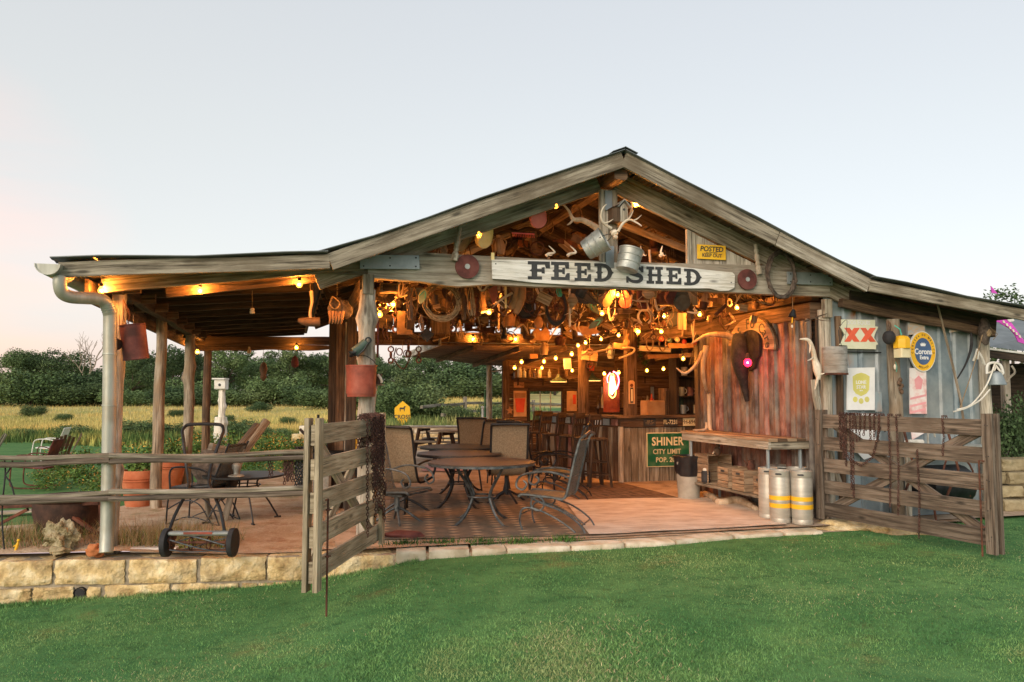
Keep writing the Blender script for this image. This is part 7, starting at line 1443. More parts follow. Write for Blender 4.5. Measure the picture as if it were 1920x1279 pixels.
p = PY(405,880,9.6); t = T('driftwood_slab', 'dark rough driftwood slab standing behind the mower handle', 'driftwood', (p.x,p.y,0), 0); MB().blob((0,0,.55),(.26,.06,.27),12,3,.5,1.6).build('slab', M['vine'], t, smooth=True); MB().beam((.12,0,.0),(.30,.05,.85),.07,.07,seg=4,edge=.01).build('leg', M['log'], t); MB().beam((-.1,.1,.0),(-.16,.05,.5),.05,.05).build('leg', M['log'], t)
p = PY(443,885,9.4); t = T('oil_lamp', 'small silver oil lamp base standing on the black porch table', 'lamp', (p.x,p.y,.54), 0); MB().lathe([(.10,0),(.09,.015),(.03,.03),(.03,.07),(.05,.10),(.05,.14),(.03,.16),(.0,.17)],14).build('base', M['zinc'], t, smooth=True)

# ================================================================ iron furniture on the porch
def wire(parent, pts, r=.009, mat='iron', k=4, seg=5, name='bar', closed=False): return MB().tube(pts, r, seg, k=k if not closed else 0, closed=closed).build(name, M[mat], parent, smooth=True)
c = PZ(460, 985, 0); t = T('black_patio_table', 'low black iron patio table with curved legs on the porch', 'table', (c.x-.15, c.y+.35, 0), .1)
MB().lathe([(0,.52),(.46,.52),(.47,.53),(.47,.545),(0,.545)], 30).build('table_top', M['iron'], t, smooth=True)
for k in range(4):
    a_ = .5+k*math.pi/2; d = Vector((math.cos(a_), math.sin(a_), 0)); wire(t, [d*.22+Vector((0,0,.52)), d*.16+Vector((0,0,.42)), d*.30+Vector((0,0,.22)), d*.42+Vector((0,0,.02))], .011, name='leg'); wire(t, [d*.38+Vector((0,0,.01)), d*.46+Vector((0,0,.01))], .014, k=0, name='foot')
wire(t, [(math.cos(6.28*i/16)*.2, math.sin(6.28*i/16)*.2, .42) for i in range(16)], .008, closed=True, name='ring')
c = PZ(355, 988, 0); t = T('black_patio_chair', 'black wrought iron chair with arched legs behind the mower', 'chair', (c.x, c.y+.35, 0), -.15)
for y in (-.24,.24):
    wire(t, [(-.30,y,0),(-.28,y,.30),(-.20,y,.37),(.05,y,.36),(.25,y,.22),(.36,y,0)], .010, name='leg'); wire(t, [(-.28,y,.18),(-.08,y,.28),(.1,y,.24),(.22,y,.08),(.28,y,.0)], .008, name='arch'); wire(t, [(-.26,y,.40),(-.27,y,.60),(-.18,y,.66),(.1,y,.64),(.28,y,.56)], .012, name='arm')
    wire(t, [(-.3,y,0),(.0,y+.02 if y > 0 else y-.02,.10),(.36,y,0)], .007, name='stretcher')
MB().box((-.0,0,.42),(.5,.48,.03),ch=.01).build('seat', M['iron'], t); MB().beam((.24,0,.44),(.44,0,.92),.44,.02,up=(1,0,-.3)).build('backrest', M['screen'], t)
for z in (.44,.9): wire(t, [(.24+(z-.44)*.42,-.23,z),(.24+(z-.44)*.42,.23,z)], .012, k=0, name='rail')
for y in (-.23,.23): wire(t, [(.22,y,.40),(.45,y,.94)], .012, k=0, name='back_post')

# ---- lawn rocking chairs far left
def shell_chair(label, px, py, rz, frame, seat, slat=False, y=None, sc=1, group=None):
    p = PZ(px, py, 0); t = T('metal_lawn_chair', label, 'chair', tuple(p), rz, group); t.scale = (sc,sc,sc)
    for yy in (-.25,.25):
        wire(t, [(.34,yy,.02),(.22,yy,.0),(-.10,yy,.0),(-.30,yy,.02),(-.36,yy,.12),(-.34,yy,.45),(-.28,yy,.60),(-.05,yy,.62),(.18,yy,.58)], .014, frame, name='frame_tube')
    MB().box((-.04,0,.38),(.50,.46,.03),ch=.012,M=Matrix.Rotation(.08,4,'Y')).build('seat', M[seat], t)
    if slat:
        for k in range(5): w = .075; MB().beam((.20,-.19+k*.095,.40),(.42,-.19+k*.095+(k-2)*.01,.92-abs(k-2)*.03),w,.018,up=(1,0,-.4)).build('back_slat', M[seat], t)
    else: MB().beam((.20,0,.40),(.38,0,.90),.44,.02,up=(1,0,-.4),seg=3,ch=.01).build('backrest', M[seat], t)
    return t
shell_chair('white metal lawn chair behind the brown ones on the lawn', 95, 868, .15, 'white', 'white', sc=.85)
shell_chair('rusty lawn chair with faded red seat nearest on the left lawn', 68, 913, .1, 'rust', 'rustred', sc=.85)
shell_chair('brown lawn chair with slatted shell back left of the downspout', 102, 884, -.5, 'rust', 'leather', True, sc=.78)
shell_chair('dark slatted lawn chair right behind the brown one', 118, 876, .5, 'rust', 'leather', True, sc=.76)
shell_chair('lawn chair cut off by the left frame edge', -22, 868, .3, 'rust', 'wood', True, sc=.7)

# ================================================================ carts and odds behind the left gate
c = PZ(590, 965, 0); t = T('motor_cart', 'old engine cart with twin handles standing behind the left gate', 'cart', (c.x, c.y+.4, 0), .2)
MB().box((.05,0,.62),(.42,.36,.30)).build('body', M['iron'], t); MB().box((.0,-.2,.36),(.22,.18,.28),ch=.03).build('engine', M['zinc'], t); MB().box((-.1,-.1,.84),(.26,.24,.12),ch=.02).build('tank', M['rubber'], t)
for x in (-.16,.18): MB().lathe([(.03,-.025),(.12,-.025),(.12,.025),(.03,.025)], 18, TM((x,-.05,.12), ry=math.pi/2)).build('wheel', M['rubber'], t, smooth=True, angle=30)
for x in (-.06,.08): wire(t, [(x,.05,.78),(x-.01,.02,1.22)], .012, k=0, name='handle'); wire(t, [(x-.01,.02,1.18),(x-.01,.02,1.235)], .018, k=0, name='grip')
wire(t, [(-.3,0,1.05),(-.1,-.05,.85)], .02, k=0, name='lever')
c = PZ(640, 940, 0); t = T('wire_shopping_basket', 'wire cage cart glimpsed through the left gate', 'cart', (c.x, c.y+.3, 0), .1)
for i in range(9): wire(t, [(-.25+i*.062,-.2,.60),(-.25+i*.062,-.2,.92)], .004, k=0, name='wire')
for z in (.60,.70,.80,.92): wire(t, [(-.25,-.2,z),(.25,-.2,z)], .006, k=0, name='wire')
for x in (-.25,.25): wire(t, [(x,-.2,0),(x,-.2,.92)], .012, k=0, name='leg')
MB().box((0,.0,.30),(.45,.3,.35)).build('bin', M['rubber'], t); MB().box((.2,-.22,.80),(.13,.02,.16)).build('label_plate', M['yellow'], t)

# ================================================================ crossing sign on the bank
p = PY(754,771,23.5); t = T('animal_crossing_sign', 'yellow diamond crossing sign with a black animal on the bank', 'sign', (p.x,p.y,p.z-.3), .15); sc = 23.5/FPX
MB().prism([(-14*sc,-10*sc),(0,-27*sc),(16*sc,-14*sc) ,(14*sc,8*sc),(1*sc,19*sc),(-14*sc,6*sc)], -.012, 0, TM((0,0,.3))).build('panel', M['yellow'], t)
MB().prism([(-5*sc,2*sc),(-4*sc,-3*sc),(-3*sc,-3*sc),(-3*sc,1*sc),(3*sc,1*sc),(3.5*sc,-3*sc),(4.5*sc,-3*sc),(5*sc,4*sc),(7*sc,6*sc),(4*sc,7*sc),(2*sc,4*sc),(-4*sc,4.5*sc)], -.016, -.0125, TM((0,0,.34))).build('animal', M['black'], t); lettering('CROSS', .16, M['black'], t, (0,-.014,.13), bold=.003)
MB().beam((0,.02,-.4),(0,.02,.3),.05,.03,up=(0,1,0)).build('post', M['woodpale'], t)
# split rail fence on the rise
fr = T('split_rail_fence', 'split rail fence on the rise behind the garden wall', 'fence', tuple(PY(872,785,27)), 0)
def fz(px, py, y=27): return PY(px, py, y)
for px, y0, y1, yy in ((872,744,784,27),(1000,750,790,30)): mb = MB(); mb.beam(fz(px,y1+6,yy), fz(px,y0,yy), .13,.11,up=(0,1,0)); mb.build('post', M['wood'], fr, world=True)
for a_, b2 in (((790,763,24.5),(871,757,27)),((873,756,27),(1000,757,30)),((1000,757,30),(1090,760,32)),((873,771,27),(1000,771,30)),((1000,772,30),(1090,774,32)),((828,777,24),(874,786,25.5))): mb = MB(); mb.beam(fz(*a_), fz(*b2), .09,.09,seg=5,edge=.01,jit=.03); mb.build('rail', M['wood'], fr, world=True)
p = PY(917,780,19.5); t = T('utility_pole', 'grey pole with green base standing left of the bar room', 'pole', (p.x,p.y,0), 0); MB().tube([(0,0,0),(0,0,2.3)], [.085,.07], 9).build('pole', M['logw'], t, smooth=True); MB().tube([(-.1,0,0),(-.1,0,1.6)], .022, 6).build('pipe', M['green'], t, smooth=True)
MB().tube([(.06,0,2.05),(.45,0,2.12)], .02, 6).build('arm', M['white'], t); 
for z in (1.70,1.27): MB().tube([(.06,0,z),(.5,0,z)], .009, 5).build('wire', M['iron'], t)
p = PY(905,800,20.5); t = T('white_hydrant_pipe', 'thin white standpipe beside the garden wall', 'pipe', (p.x,p.y,0), 0); MB().tube([(0,0,0),(0,0,1.15)], .03, 8).build('pipe', M['white'], t, smooth=True); MB().box((.03,0,1.17),(.14,.08,.05)).build('cap', M['white'], t)
# picnic tables
def picnic(label, px, py, y, rz, L_=1.5):
    p = PY(px,py,y); t = T('picnic_table', label, 'picnic table', (p.x,p.y,0), rz, 'picnic tables on the lawn')
    for k in range(5): MB().beam((-L_/2,-.3+k*.15,.74),(L_/2,-.3+k*.15,.74),.138,.035).build('top_plank', M['woodpale' if k%2 else 'wood'], t)
    for sy in (-1,1):
        for k in (0,1): MB().beam((-L_/2,sy*(.62+k*.14),.44),(L_/2,sy*(.62+k*.14),.44),.13,.035).build('seat_plank', M['wood'], t)
    for x in (-L_*.34,L_*.34):
        for sy in (-1,1): MB().beam((x,sy*.25,.72),(x,sy*.62,.0),.045,.12).build('leg', M['wooddark'], t)
        MB().beam((x,-.75,.40),(x,.75,.40),.045,.11).build('cross_beam', M['wooddark'], t); MB().beam((x+.05,-.3,.69),(x+.05,.3,.69),.045,.08).build('cross_beam', M['wooddark'], t)
    return t
picnic('weathered picnic table farther left by the garden wall', 832, 812, 18.6, -.25, 1.5); picnic('weathered picnic table right in front of the garden wall', 878, 816, 16.6, -.35, 1.5)

# ================================================================ rugs and floor things
def rug(name, label, corners, z, mat, wav=.004):
    c = [PZ(x,y,z) for x,y in corners]; n = 16; mb = MB(); vs = []; uv = []
    for j in range(n+1):
        for i in range(n+1): q = c[0].lerp(c[1],i/n).lerp(c[3].lerp(c[2],i/n),j/n); vs.append((q.x,q.y,z+wav*mnoise.noise((q.x*2,q.y*2,z*9))+wav))
    fs_ = [(j*(n+1)+i,j*(n+1)+i+1,(j+1)*(n+1)+i+1,(j+1)*(n+1)+i) for j in range(n) for i in range(n)]
    mb.add(vs, fs_, [[(k%(n+1)/n*3, k//(n+1)/n*3) for k in f_] for f_ in fs_]); return tag(mb.build(name, mat), label, 'rug' if 'rug' in name else 'mat')
def rug_mat(name, a_, b2, c3, tile=3.0, dm=1):
    m = bpy.data.materials.new(name); m.use_nodes = True; t = m.node_tree; b = t.nodes['Principled BSDF']; b.inputs['Roughness'].default_value = .95; A = t.nodes.new; K = t.links.new
    uv = A('ShaderNodeUVMap'); mp_ = A('ShaderNodeMapping'); mp_.inputs['Scale'].default_value = (tile,tile*2.4,1); K(uv.outputs[0], mp_.inputs[0]); sx = A('ShaderNodeSeparateXYZ'); K(mp_.outputs[0], sx.inputs[0])
    def ab(o):
        f_ = A('ShaderNodeMath'); f_.operation = 'PINGPONG'; K(o, f_.inputs[0]); f_.inputs[1].default_value = .5; return f_.outputs[0]
    ad_ = A('ShaderNodeMath'); ad_.operation = 'ADD'; K(ab(sx.outputs[0]), ad_.inputs[0]); K(ab(sx.outputs[1]), ad_.inputs[1])
    lt_ = A('ShaderNodeMath'); lt_.operation = 'LESS_THAN'; K(ad_.outputs[0], lt_.inputs[0]); lt_.inputs[1].default_value = .26
    wv = A('ShaderNodeTexWave'); wv.inputs['Scale'].default_value = 11; wv.inputs['Distortion'].default_value = 2; wv.bands_direction = 'DIAGONAL'; K(uv.outputs[0], wv.inputs[0])
    st = A('ShaderNodeMath'); st.operation = 'GREATER_THAN'; K(wv.outputs[1], st.inputs[0]); st.inputs[1].default_value = .62
    m1_ = A('ShaderNodeMixRGB'); K(st.outputs[0], m1_.inputs[0]); m1_.inputs[1].default_value = (*a_,1); m1_.inputs[2].default_value = (*b2,1)
    m2_ = A('ShaderNodeMixRGB'); K(lt_.outputs[0], m2_.inputs[0]); K(m1_.outputs[0], m2_.inputs[1]); m2_.inputs[2].default_value = (*c3,1)
    nz_ = A('ShaderNodeTexNoise'); nz_.inputs['Scale'].default_value = 5; nz_.inputs['Detail'].default_value = 8; K(uv.outputs[0], nz_.inputs[0]); mr_ = A('ShaderNodeMapRange'); K(nz_.outputs[0], mr_.inputs[0]); mr_.inputs[1].default_value = .35; mr_.inputs[2].default_value = .75; mr_.inputs[4].default_value = .55
    m3_ = A('ShaderNodeMixRGB'); K(mr_.outputs[0], m3_.inputs[0]); K(m2_.outputs[0], m3_.inputs[1]); m3_.inputs[2].default_value = (.34,.22,.14,1); K(m3_.outputs[0], b.inputs['Base Color']); return m
rug('patterned_rug', 'worn brown and tan patterned rug under the iron tables', [(716,1012),(1120,1003),(1020,925),(735,925)], .022, rug_mat('tan_rug', (.085,.078,.06), (.14,.125,.098), (.40,.31,.21)))
rug('dark_rug', 'dark brown patterned rug in front of the bar stools', [(1085,938),(1280,935),(1165,905),(1010,905)], .020, rug_mat('dark_rug', (.035,.02,.012), (.07,.04,.025), (.17,.09,.05), 4))
rug('canvas_mat', 'pale pink canvas mat spread in front of the bench', [(1105,1004),(1476,984),(1400,932),(1058,938)], .024, mk('canvas', (.50,.40,.32), (.64,.54,.45), (.74,.66,.57), rough=.9, scale=2.2, stretch=(1.4,3,1), detail=9, bump=.4, bdist=.03), .008)
rug('pink_cloth', 'pink printed cloth lying under the far tables', [(790,883),(880,884),(875,872),(800,872)], .03, M['pinkblanket'])
p = PZ(757,1007,.02); tag(MB().blob((p.x,p.y,.04),(.20,.10,.05),15,3,.3).build('rusty_pan', M['rustred'], smooth=True), 'rusty oval lid lying at the left corner of the rug', 'pan')

# ---- tables
def round_table(label, px, py, y, r, z, mat='irongrey', top='tabletop', grp='round patio tables'):
    p = PY(px,py,y); t = T('round_table', label, 'table', (p.x,p.y,0), .4, grp)
    MB().lathe([(0,z-.02),(r*.985,z-.022),(r,z-.012),(r,z-.002),(r*.985,z+.002),(r*.96,z+.0),(0,z)], 44).build('table_top', M[top], t, smooth=True, angle=30); MB().lathe([(r*.985,z-.035),(r+.004,z-.035),(r+.004,z-.012),(r*.985,z-.012)],44).build('rim', M[mat], t, smooth=True)
    for k in range(4):
        a_ = k*math.pi/2+.35; d = Vector((math.cos(a_), math.sin(a_), 0)); h = z-.03
        P = [d*r*.62+Vector((0,0,h)), d*r*.50+Vector((0,0,h*.86)), d*r*.27+Vector((0,0,h*.58)), d*r*.24+Vector((0,0,h*.42)), d*r*.42+Vector((0,0,h*.16)), d*r*.66+Vector((0,0,.012))]
        wire(t, P, .017, mat, 5, 7, 'leg'); wire(t, [P[-1]-d*.02, P[-1]+d*.04], .022, mat, 0, 6, 'foot')
    wire(t, [(math.cos(6.28*i/20)*r*.26, math.sin(6.28*i/20)*r*.26, z*.45) for i in range(20)], .010, mat, closed=True, name='ring'); return t
round_table('nearest round table with mottled brown top on curved grey iron legs', 903, 864, 9.35, .62, .72)
round_table('second round table behind and left of the nearest one', 861, 851, 10.7, .56, .72, 'iron'); round_table('farthest round table with greenish top near the picnic tables', 862, 842, 12.2, .60, .715, 'iron', 'screen')
# ---- mesh iron chairs
def mesh_chair(label, px, py, y, rz, mat='irongrey', swivel=False, grp='mesh iron chairs'):
    p = PY(px,py,y); t = T('mesh_chair', label, 'chair', (p.x,p.y,0), rz, grp)   # faces -x
    MB().beam((-.28,0,.405),(.20,0,.385),.50,.012).build('seat', M['screen'], t); MB().beam((.20,0,.385),(.36,0,1.0),.48,.010,up=(1,0,-.25),seg=4).build('backrest', M['screen'], t)
    for y_ in (-.25,.25):
        wire(t, [(-.30,y_,.39),(-.26,y_,.41),(.05,y_,.39),(.20,y_,.385),(.27,y_,.62),(.33,y_,.86),(.38,y_,1.02),(.44,y_,1.06)], .014, mat, 4, 6, 'side_rail')
        wire(t, [(.26,y_,.60),(.05,y_,.66),(-.16,y_,.65),(-.30,y_,.60),(-.34,y_,.50),(-.27,y_,.46),(-.22,y_,.52),(-.26,y_,.56)], .012, mat, 4, 6, 'arm')
    wire(t, [(.43,-.25,1.06),(.43,0,1.09),(.43,.25,1.06)], .015, mat, 4, 6, 'top_rail'); wire(t, [(-.31,-.25,.39),(-.33,0,.39),(-.31,.25,.39)], .014, mat, 4, 6, 'front_rail'); wire(t, [(.26,-.25,.60),(.26,.25,.60)], .008, mat, 0, 5, 'cross_wire'); wire(t, [(-.05,-.25,.395),(-.05,.25,.395)], .008, mat, 0, 5, 'cross_wire')
    if swivel:
        MB().tube([(0,0,.16),(0,0,.37)], [.035,.03], 8).build('stem', M[mat], t); MB().box((0,0,.345),(.26,.20,.03)).build('spring_plate', M[mat], t)
        for k in range(4): a_ = k*math.pi/2+.7; d = Vector((math.cos(a_),math.sin(a_),0)); wire(t, [d*.02+Vector((0,0,.20)), d*.14+Vector((0,0,.13)), d*.29+Vector((0,0,.02))], .014, mat, 4, 6, 'leg')
        wire(t, [(math.cos(6.28*i/24)*.30, math.sin(6.28*i/24)*.30, .012) for i in range(24)], .013, mat, closed=True, name='base_ring')
    else:
        for y_ in (-.25,.25):
            wire(t, [(-.26,y_,0),(-.30,y_,.12),(-.28,y_,.24),(-.20,y_,.27),(-.06,y_,.24),(.12,y_,.16),(.28,y_,.06),(.34,y_,-.005)], .011, mat, 4, 6, 'leg'); wire(t, [(-.18,y_,.38),(-.02,y_,.31),(.18,y_,.24),(.36,y_,.12),(.44,y_,0)], .011, mat, 4, 6, 'leg')
            wire(t, [(-.10+.075*math.cos(a_), y_, .315+.075*math.sin(a_)) for a_ in [6.28*i/14 for i in range(14)]], .010, mat, closed=True, name='scroll')
        wire(t, [(-.28,-.25,.20),(-.28,.25,.20)], .009, mat, 0, 5, 'stretcher'); wire(t, [(.38,-.25,.10),(.38,.25,.10)], .009, mat, 0, 5, 'stretcher')
        for x_, z_ in ((-.26,.0),(.44,.0)):
            for y_ in (-.25,.25): wire(t, [(x_-.02,y_,.008),(x_+.03,y_,.008)], .013, mat, 0, 5, 'foot')
    return t
mesh_chair('grey wrought iron chair with mesh seat at the right of the nearest table', 1035, 900, 8.95, -.30)
mesh_chair('grey iron swivel chair half hidden behind the left gate', 745, 900, 9.3, math.pi-.45, 'irongrey', True)
mesh_chair('dark iron chair far behind between table and bar', 1050, 880, 11.6, -.2, 'iron')
# ---- sling chairs
def sling_chair(label, px, py, y, rz, grp='brown sling chairs', base='swivel'):
    p = PY(px,py,y); t = T('sling_chair', label, 'chair', (p.x,p.y,0), rz, grp)   # faces -y
    prof = smooth([(0,-.26,.44),(0,-.05,.41),(0,.16,.42),(0,.26,.62),(0,.33,.90),(0,.38,1.06),(0,.44,1.10)], 3); vs = []; fs_ = []
    for i, q in enumerate(prof):
        for x in (-.24,-.08,.08,.24): vs.append((x, q.y+.012*(abs(x) < .1), q.z-.012*(abs(x) < .1)))
    for i in range(len(prof)-1):
        for j in range(3): k = i*4+j; fs_.append((k,k+1,k+5,k+4))
    MB().add(vs, fs_).build('sling', M['sling'], t, smooth=True, angle=0)
    for x in (-.25,.25):
        wire(t, [(x,q.y,q.z) for q in prof], .016, 'iron', 0, 6, 'side_rail'); wire(t, [(x,.24,.62),(x*1.12,.05,.66),(x*1.14,-.16,.65),(x*1.12,-.28,.58),(x*1.05,-.24,.45)], .015, 'iron', 4, 6, 'arm')
    wire(t, [(-.25,.44,1.10),(0,.445,1.105),(.25,.44,1.10)], .018, 'iron', 2, 6, 'top_rail')
    if base == 'swivel':
        MB().tube([(0,0,.12),(0,0,.40)], .03, 8).build('stem', M['iron'], t)
        for k in range(4): a_ = k*math.pi/2+.4; d = Vector((math.cos(a_),math.sin(a_),0)); wire(t, [d*.02+Vector((0,0,.18)), d*.16+Vector((0,0,.11)), d*.30+Vector((0,0,.015))], .016, 'iron', 4, 6, 'leg')
    else:
        for x in (-.25,.25): wire(t, [(x,-.24,.44),(x,-.26,.2),(x,-.28,0)], .014, 'iron', 2, 6, 'leg'); wire(t, [(x,.18,.44),(x,.26,.2),(x,.32,0)], .014, 'iron', 2, 6, 'leg')
    return t
sling_chair('tall brown sling chair at the left of the round tables', 762, 850, 10.2, math.pi/2+.35+.9)
sling_chair('brown sling chair with back to the camera behind the nearest table', 950, 850, 11.1, math.pi+.12)
sling_chair('brown sling chair turned sideways right of the middle one', 993, 850, 11.9, math.pi-.75, base='legs')
sling_chair('sling chair seen edge on left of the middle one', 912, 850, 12.8, math.pi/2+2.1, base='legs')
sling_chair('dark sling chair beyond the tables near the picnic tables', 895, 830, 13.8, math.pi-.2, base='legs')
# ================================================================ BAR
bc = TSZ(PY(1165,850,13.65)); bt0, bs0 = bc.x, bc.y; bL = TSZ(PY(1018,850,15.8))
bar = T('bar_counter', 'L shaped bar faced with old boards under a plank top', 'bar', tuple(W(bt0,bs0,0)), ANG)
def bl(t_, s_, z=0): return Vector((t_-bt0, s_-bs0, z))
e1 = bl(9.4, bs0); e0 = Vector((0,0,0)); e2 = Vector((bL.x-bt0, bL.y-bs0, 0))
x = .02
while x < 3.6: w = rn(.13,.22); MB().beam((x+w/2,.0,0),(x+w/2,.0,.93),w-.008,.025,up=(0,1,0)).build('front_board', M[random.choice(['woodpale','woodbrown','wood','wood'])], bar); x += w
dd = e2.normalized(); ll = e2.length; x = .05; nrm_ = Vector((dd.y,-dd.x,0)) 
while x < ll: w = rn(.12,.24); q = dd*(x+w/2); MB().beam(q, q+Vector((0,0,.93)),.025,w-.008,up=dd).build('front_board', M[random.choice(['woodbrown','wood','redwall','woodpale','galv','woodbrown'])], bar); x += w
MB().beam((-.02,-.03,.0),(-.02,-.03,.95),.07,.07,up=(0,1,0)).build('corner_post', M['woodpale'], bar)
MB().beam((-.12,.16,1.115),(3.7,.16,1.115),.55,.04,seg=6,edge=.002).build('bar_top', M['woodbrown'], bar); nn2 = Vector((-dd.y,dd.x,0)); nn2 = nn2 if nn2.x > 0 else -nn2
MB().beam(dd*-.08+nn2*.16+Vector((0,0,1.112)), dd*(ll+.1)+nn2*.16+Vector((0,0,1.112)),.55,.04,seg=6,edge=.002).build('bar_top', M['woodbrown'], bar)
MB().beam((-.03,-.03,1.02),(3.7,-.03,1.02),.03,.15).build('apron', M['woodbrown'], bar); MB().beam(dd*.0-nn2*.02+Vector((0,0,1.02)), dd*ll-nn2*.02+Vector((0,0,1.02)),.03,.15).build('apron', M['wooddark'], bar)
for i in range(9):
    q = dd*(.12+i*.24)-nn2*.045+Vector((0,0,1.02)); mt = ['redwall','galv','paper','rustred','crate','redwall','zinc','redpaint','galv'][i]; MB().beam(q-dd*.09, q+dd*.09,.008,.11).build('licence_plate', M[mt], bar)
def plate(label, px, txt, m_, mt, w=27):
    q = LS(px, 793, bs0-.06); t = T('licence_plate', label, 'licence plate', tuple(W(q.x, bs0-.065, 1.02)), ANG); sc = S_(px,793,bs0); MB().box((0,0,0),(w*sc,.006,.135),ch=.002).build('panel', M[m_], t); lettering(txt, .105, M[mt], t, (0,-.005,0), bold=.001, cond=.8)
plate('black licence plate FL 7231 on the bar edge','','',None,None) if 0 else None
plate('black licence plate reading FL 7231 on the bar edge', 1257, 'FL-7231', 'black', 'signcream'); plate('cream licence plate reading FH 6944 on the bar edge', 1293, 'FH-6944', 'signcream', 'leather'); plate('rusted unreadable licence plate left of the black one', 1218, '-IRS-', 'black', 'rope', 24)
t = front_thing('city_limit_sign', 'green road sign reading SHINER CITY LIMIT POP 20 leaning on the bar front', 'sign', 1253, 843, bs0-.06); sc = S_(1253,843,bs0-.06)
MB().box((0,0,0),(86*sc,.008,62*sc),ch=.003).build('border', M['signcream'], t); MB().box((0,-.006,0),(83*sc,.006,59*sc),ch=.003).build('panel', M['green'], t)
lettering('SHINER', .20, M['signcream'], t, (-.015,-.011,.135), bold=.005, sp=1.06, cond=.86); lettering('CITY LIMIT', .115, M['signcream'], t, (-.03,-.011,-.035), bold=.003, sp=1.06, cond=.9); lettering('POP. 20', .115, M['signcream'], t, (-.06,-.011,-.175), bold=.003, sp=1.06, cond=.9)
# stools
def stool(label, px, y, rz, back=True, grp='bar stools'):
    p = PY(px,850,y); t = T('bar_stool', label, 'bar stool', (p.x,p.y,0), rz, grp); zt = .76
    MB().lathe([(0,zt),(.17,zt),(.18,zt+.012),(.18,zt+.03),(.165,zt+.04),(0,zt+.035)], 16).build('seat', M['wooddark'], t, smooth=True, angle=35)
    for sx in (-1,1):
        for sy in (-1,1): MB().beam((sx*.11,sy*.11,zt),(sx*.19,sy*.19,0),.035,.035).build('leg', M['wooddark'], t)
    for z in (.22,.42):
        k_2 = .11+.08*(1-z/zt)
        for sy in (-1,1): MB().beam((-k_2,sy*k_2,z),(k_2,sy*k_2,z),.02,.02).build('rung', M['wooddark'], t); MB().beam((sy*k_2,-k_2,z),(sy*k_2,k_2,z),.02,.02).build('rung', M['wooddark'], t)
    if back:
        for sx in (-1,1): MB().beam((sx*.15,-.14,zt+.02),(sx*.16,-.20,1.16),.03,.03).build('back_post', M['wooddark'], t)
        MB().beam((-.17,-.20,1.13),(.17,-.20,1.13),.025,.10).build('back_rail', M['wooddark'], t); MB().beam((-.16,-.18,.98),(.16,-.18,.98),.02,.04).build('back_rail', M['wooddark'], t)
        for x in (-.07,0,.07): MB().beam((x,-.16,.80),(x,-.19,1.1),.02,.02).build('spindle', M['wooddark'], t)
    return t
for a_ in (('backless stool nearest the bar corner',1118,12.9,.3,False),('dark bar stool second from the corner with tall back',1097,13.2,.9),('dark bar stool third from the corner',1068,13.9,1.0),('dark bar stool with leaning back at the middle of the bar wing',1035,14.4,1.1),('small bar stool near the far end of the bar',1010,15.2,.9),('farthest bar stool below the cup poster',992,15.8,1.1)): stool(*a_)
# posters and things on the back wall and shelves
def back(name, label, cat, px, py, s=sb-.05): return front_thing(name, label, cat, px, py, s)
t = back('cup_poster','tall aged poster of a big red cup left of the bar room window','poster',975,757); sc = S_(975,757,sb)
MB().box((0,0,0),(25*sc,.01,48*sc)).build('sheet', M['poster'], t); MB().prism([(-7*sc,-16*sc),(7*sc,-16*sc),(10*sc,10*sc),(-10*sc,10*sc)], -.012,-.006).build('cup', M['posterred'], t); MB().prism([(-10*sc,11*sc),(10*sc,11*sc),(11*sc,20*sc),(-11*sc,20*sc)], -.013,-.0065).build('foam', M['hide'], t)
for i in range(2): mb = text_mb('xxxxx'.replace('x','m'), .14, bold=.003); 
t = back('small_poster','small red and tan poster right of the bar room window','poster',1072,752); MB().box((0,0,0),(20*sc,.01,38*sc)).build('sheet', M['poster'], t); MB().prism([(2*sc,-6*sc),(8*sc,-6*sc),(8*sc,12*sc),(2*sc,12*sc)], -.012,-.006).build('mark', M['posterred'], t)
t = back('old_licence_plate','pale old licence plate above the cup poster','licence plate',973,722); MB().box((0,0,0),(20*sc,.01,10*sc)).build('panel', M['hide'], t); lettering('CTE 9682', .09, M['leather'], t, (0,-.007,0), cond=.8)
t = back('wooden_star','small pale wooden star on the corner post','ornament',956,770,sb-.15); MB().prism([(math.cos(R(90+36*i))*(.1 if i%2==0 else .045), math.sin(R(90+36*i))*(.1 if i%2==0 else .045)) for i in range(10)], -.01, .01).build('star', M['hide'], t)
for i,(x0,x1,y,lab) in enumerate(((962,1078,709,'high shelf of bottles and boxes over the bar room window'),(1200,1325,706,'high dark shelf along the far wall right of the bar post'),(1118,1180,766,'low shelf of bottles behind the bar below the neon sign'))):
    a2, b2 = LS(x0,y,sb-.25), LS(x1,y,sb-.25); t = T('wall_shelf', lab, 'shelf', tuple(W(a2.x,sb-.25,a2.z)), ANG); MB().beam((0,0,0),(b2.x-a2.x,0,0),.26,.03).build('board', M['wooddark'], t)
    for k in (.1,.5,.9): MB().beam(((b2.x-a2.x)*k,.1,-.16),((b2.x-a2.x)*k,.1,0),.03,.03,up=(0,1,0)).build('bracket', M['wooddark'], t)
def bottle(px, ybase, s, h, r, mt, lab, kind='bottle'):
    t = front_thing(kind, lab, kind.replace('_',' '), px, ybase, s, 'bottles and jars on the bar shelves')
    pr = [(0,0),(r,0),(r,h*.6),(r*.4,h*.75),(r*.35,h),(0,h)] if kind == 'bottle' else [(0,0),(r,0),(r*1.05,h*.8),(r*.8,h*.88),(r*.85,h),(0,h)]
    MB().lathe(pr, 10).build('body', M[mt], t, smooth=True, angle=35); MB().lathe([(0,h),(r*.42,h),(r*.42,h*1.05),(0,h*1.05)] if kind == 'bottle' else [(0,h),(r*.86,h),(r*.86,h*1.08),(0,h*1.08)], 8).build('cap', M['crate'], t)
names = ['brown','pale','dark','amber','clear','tall','squat']
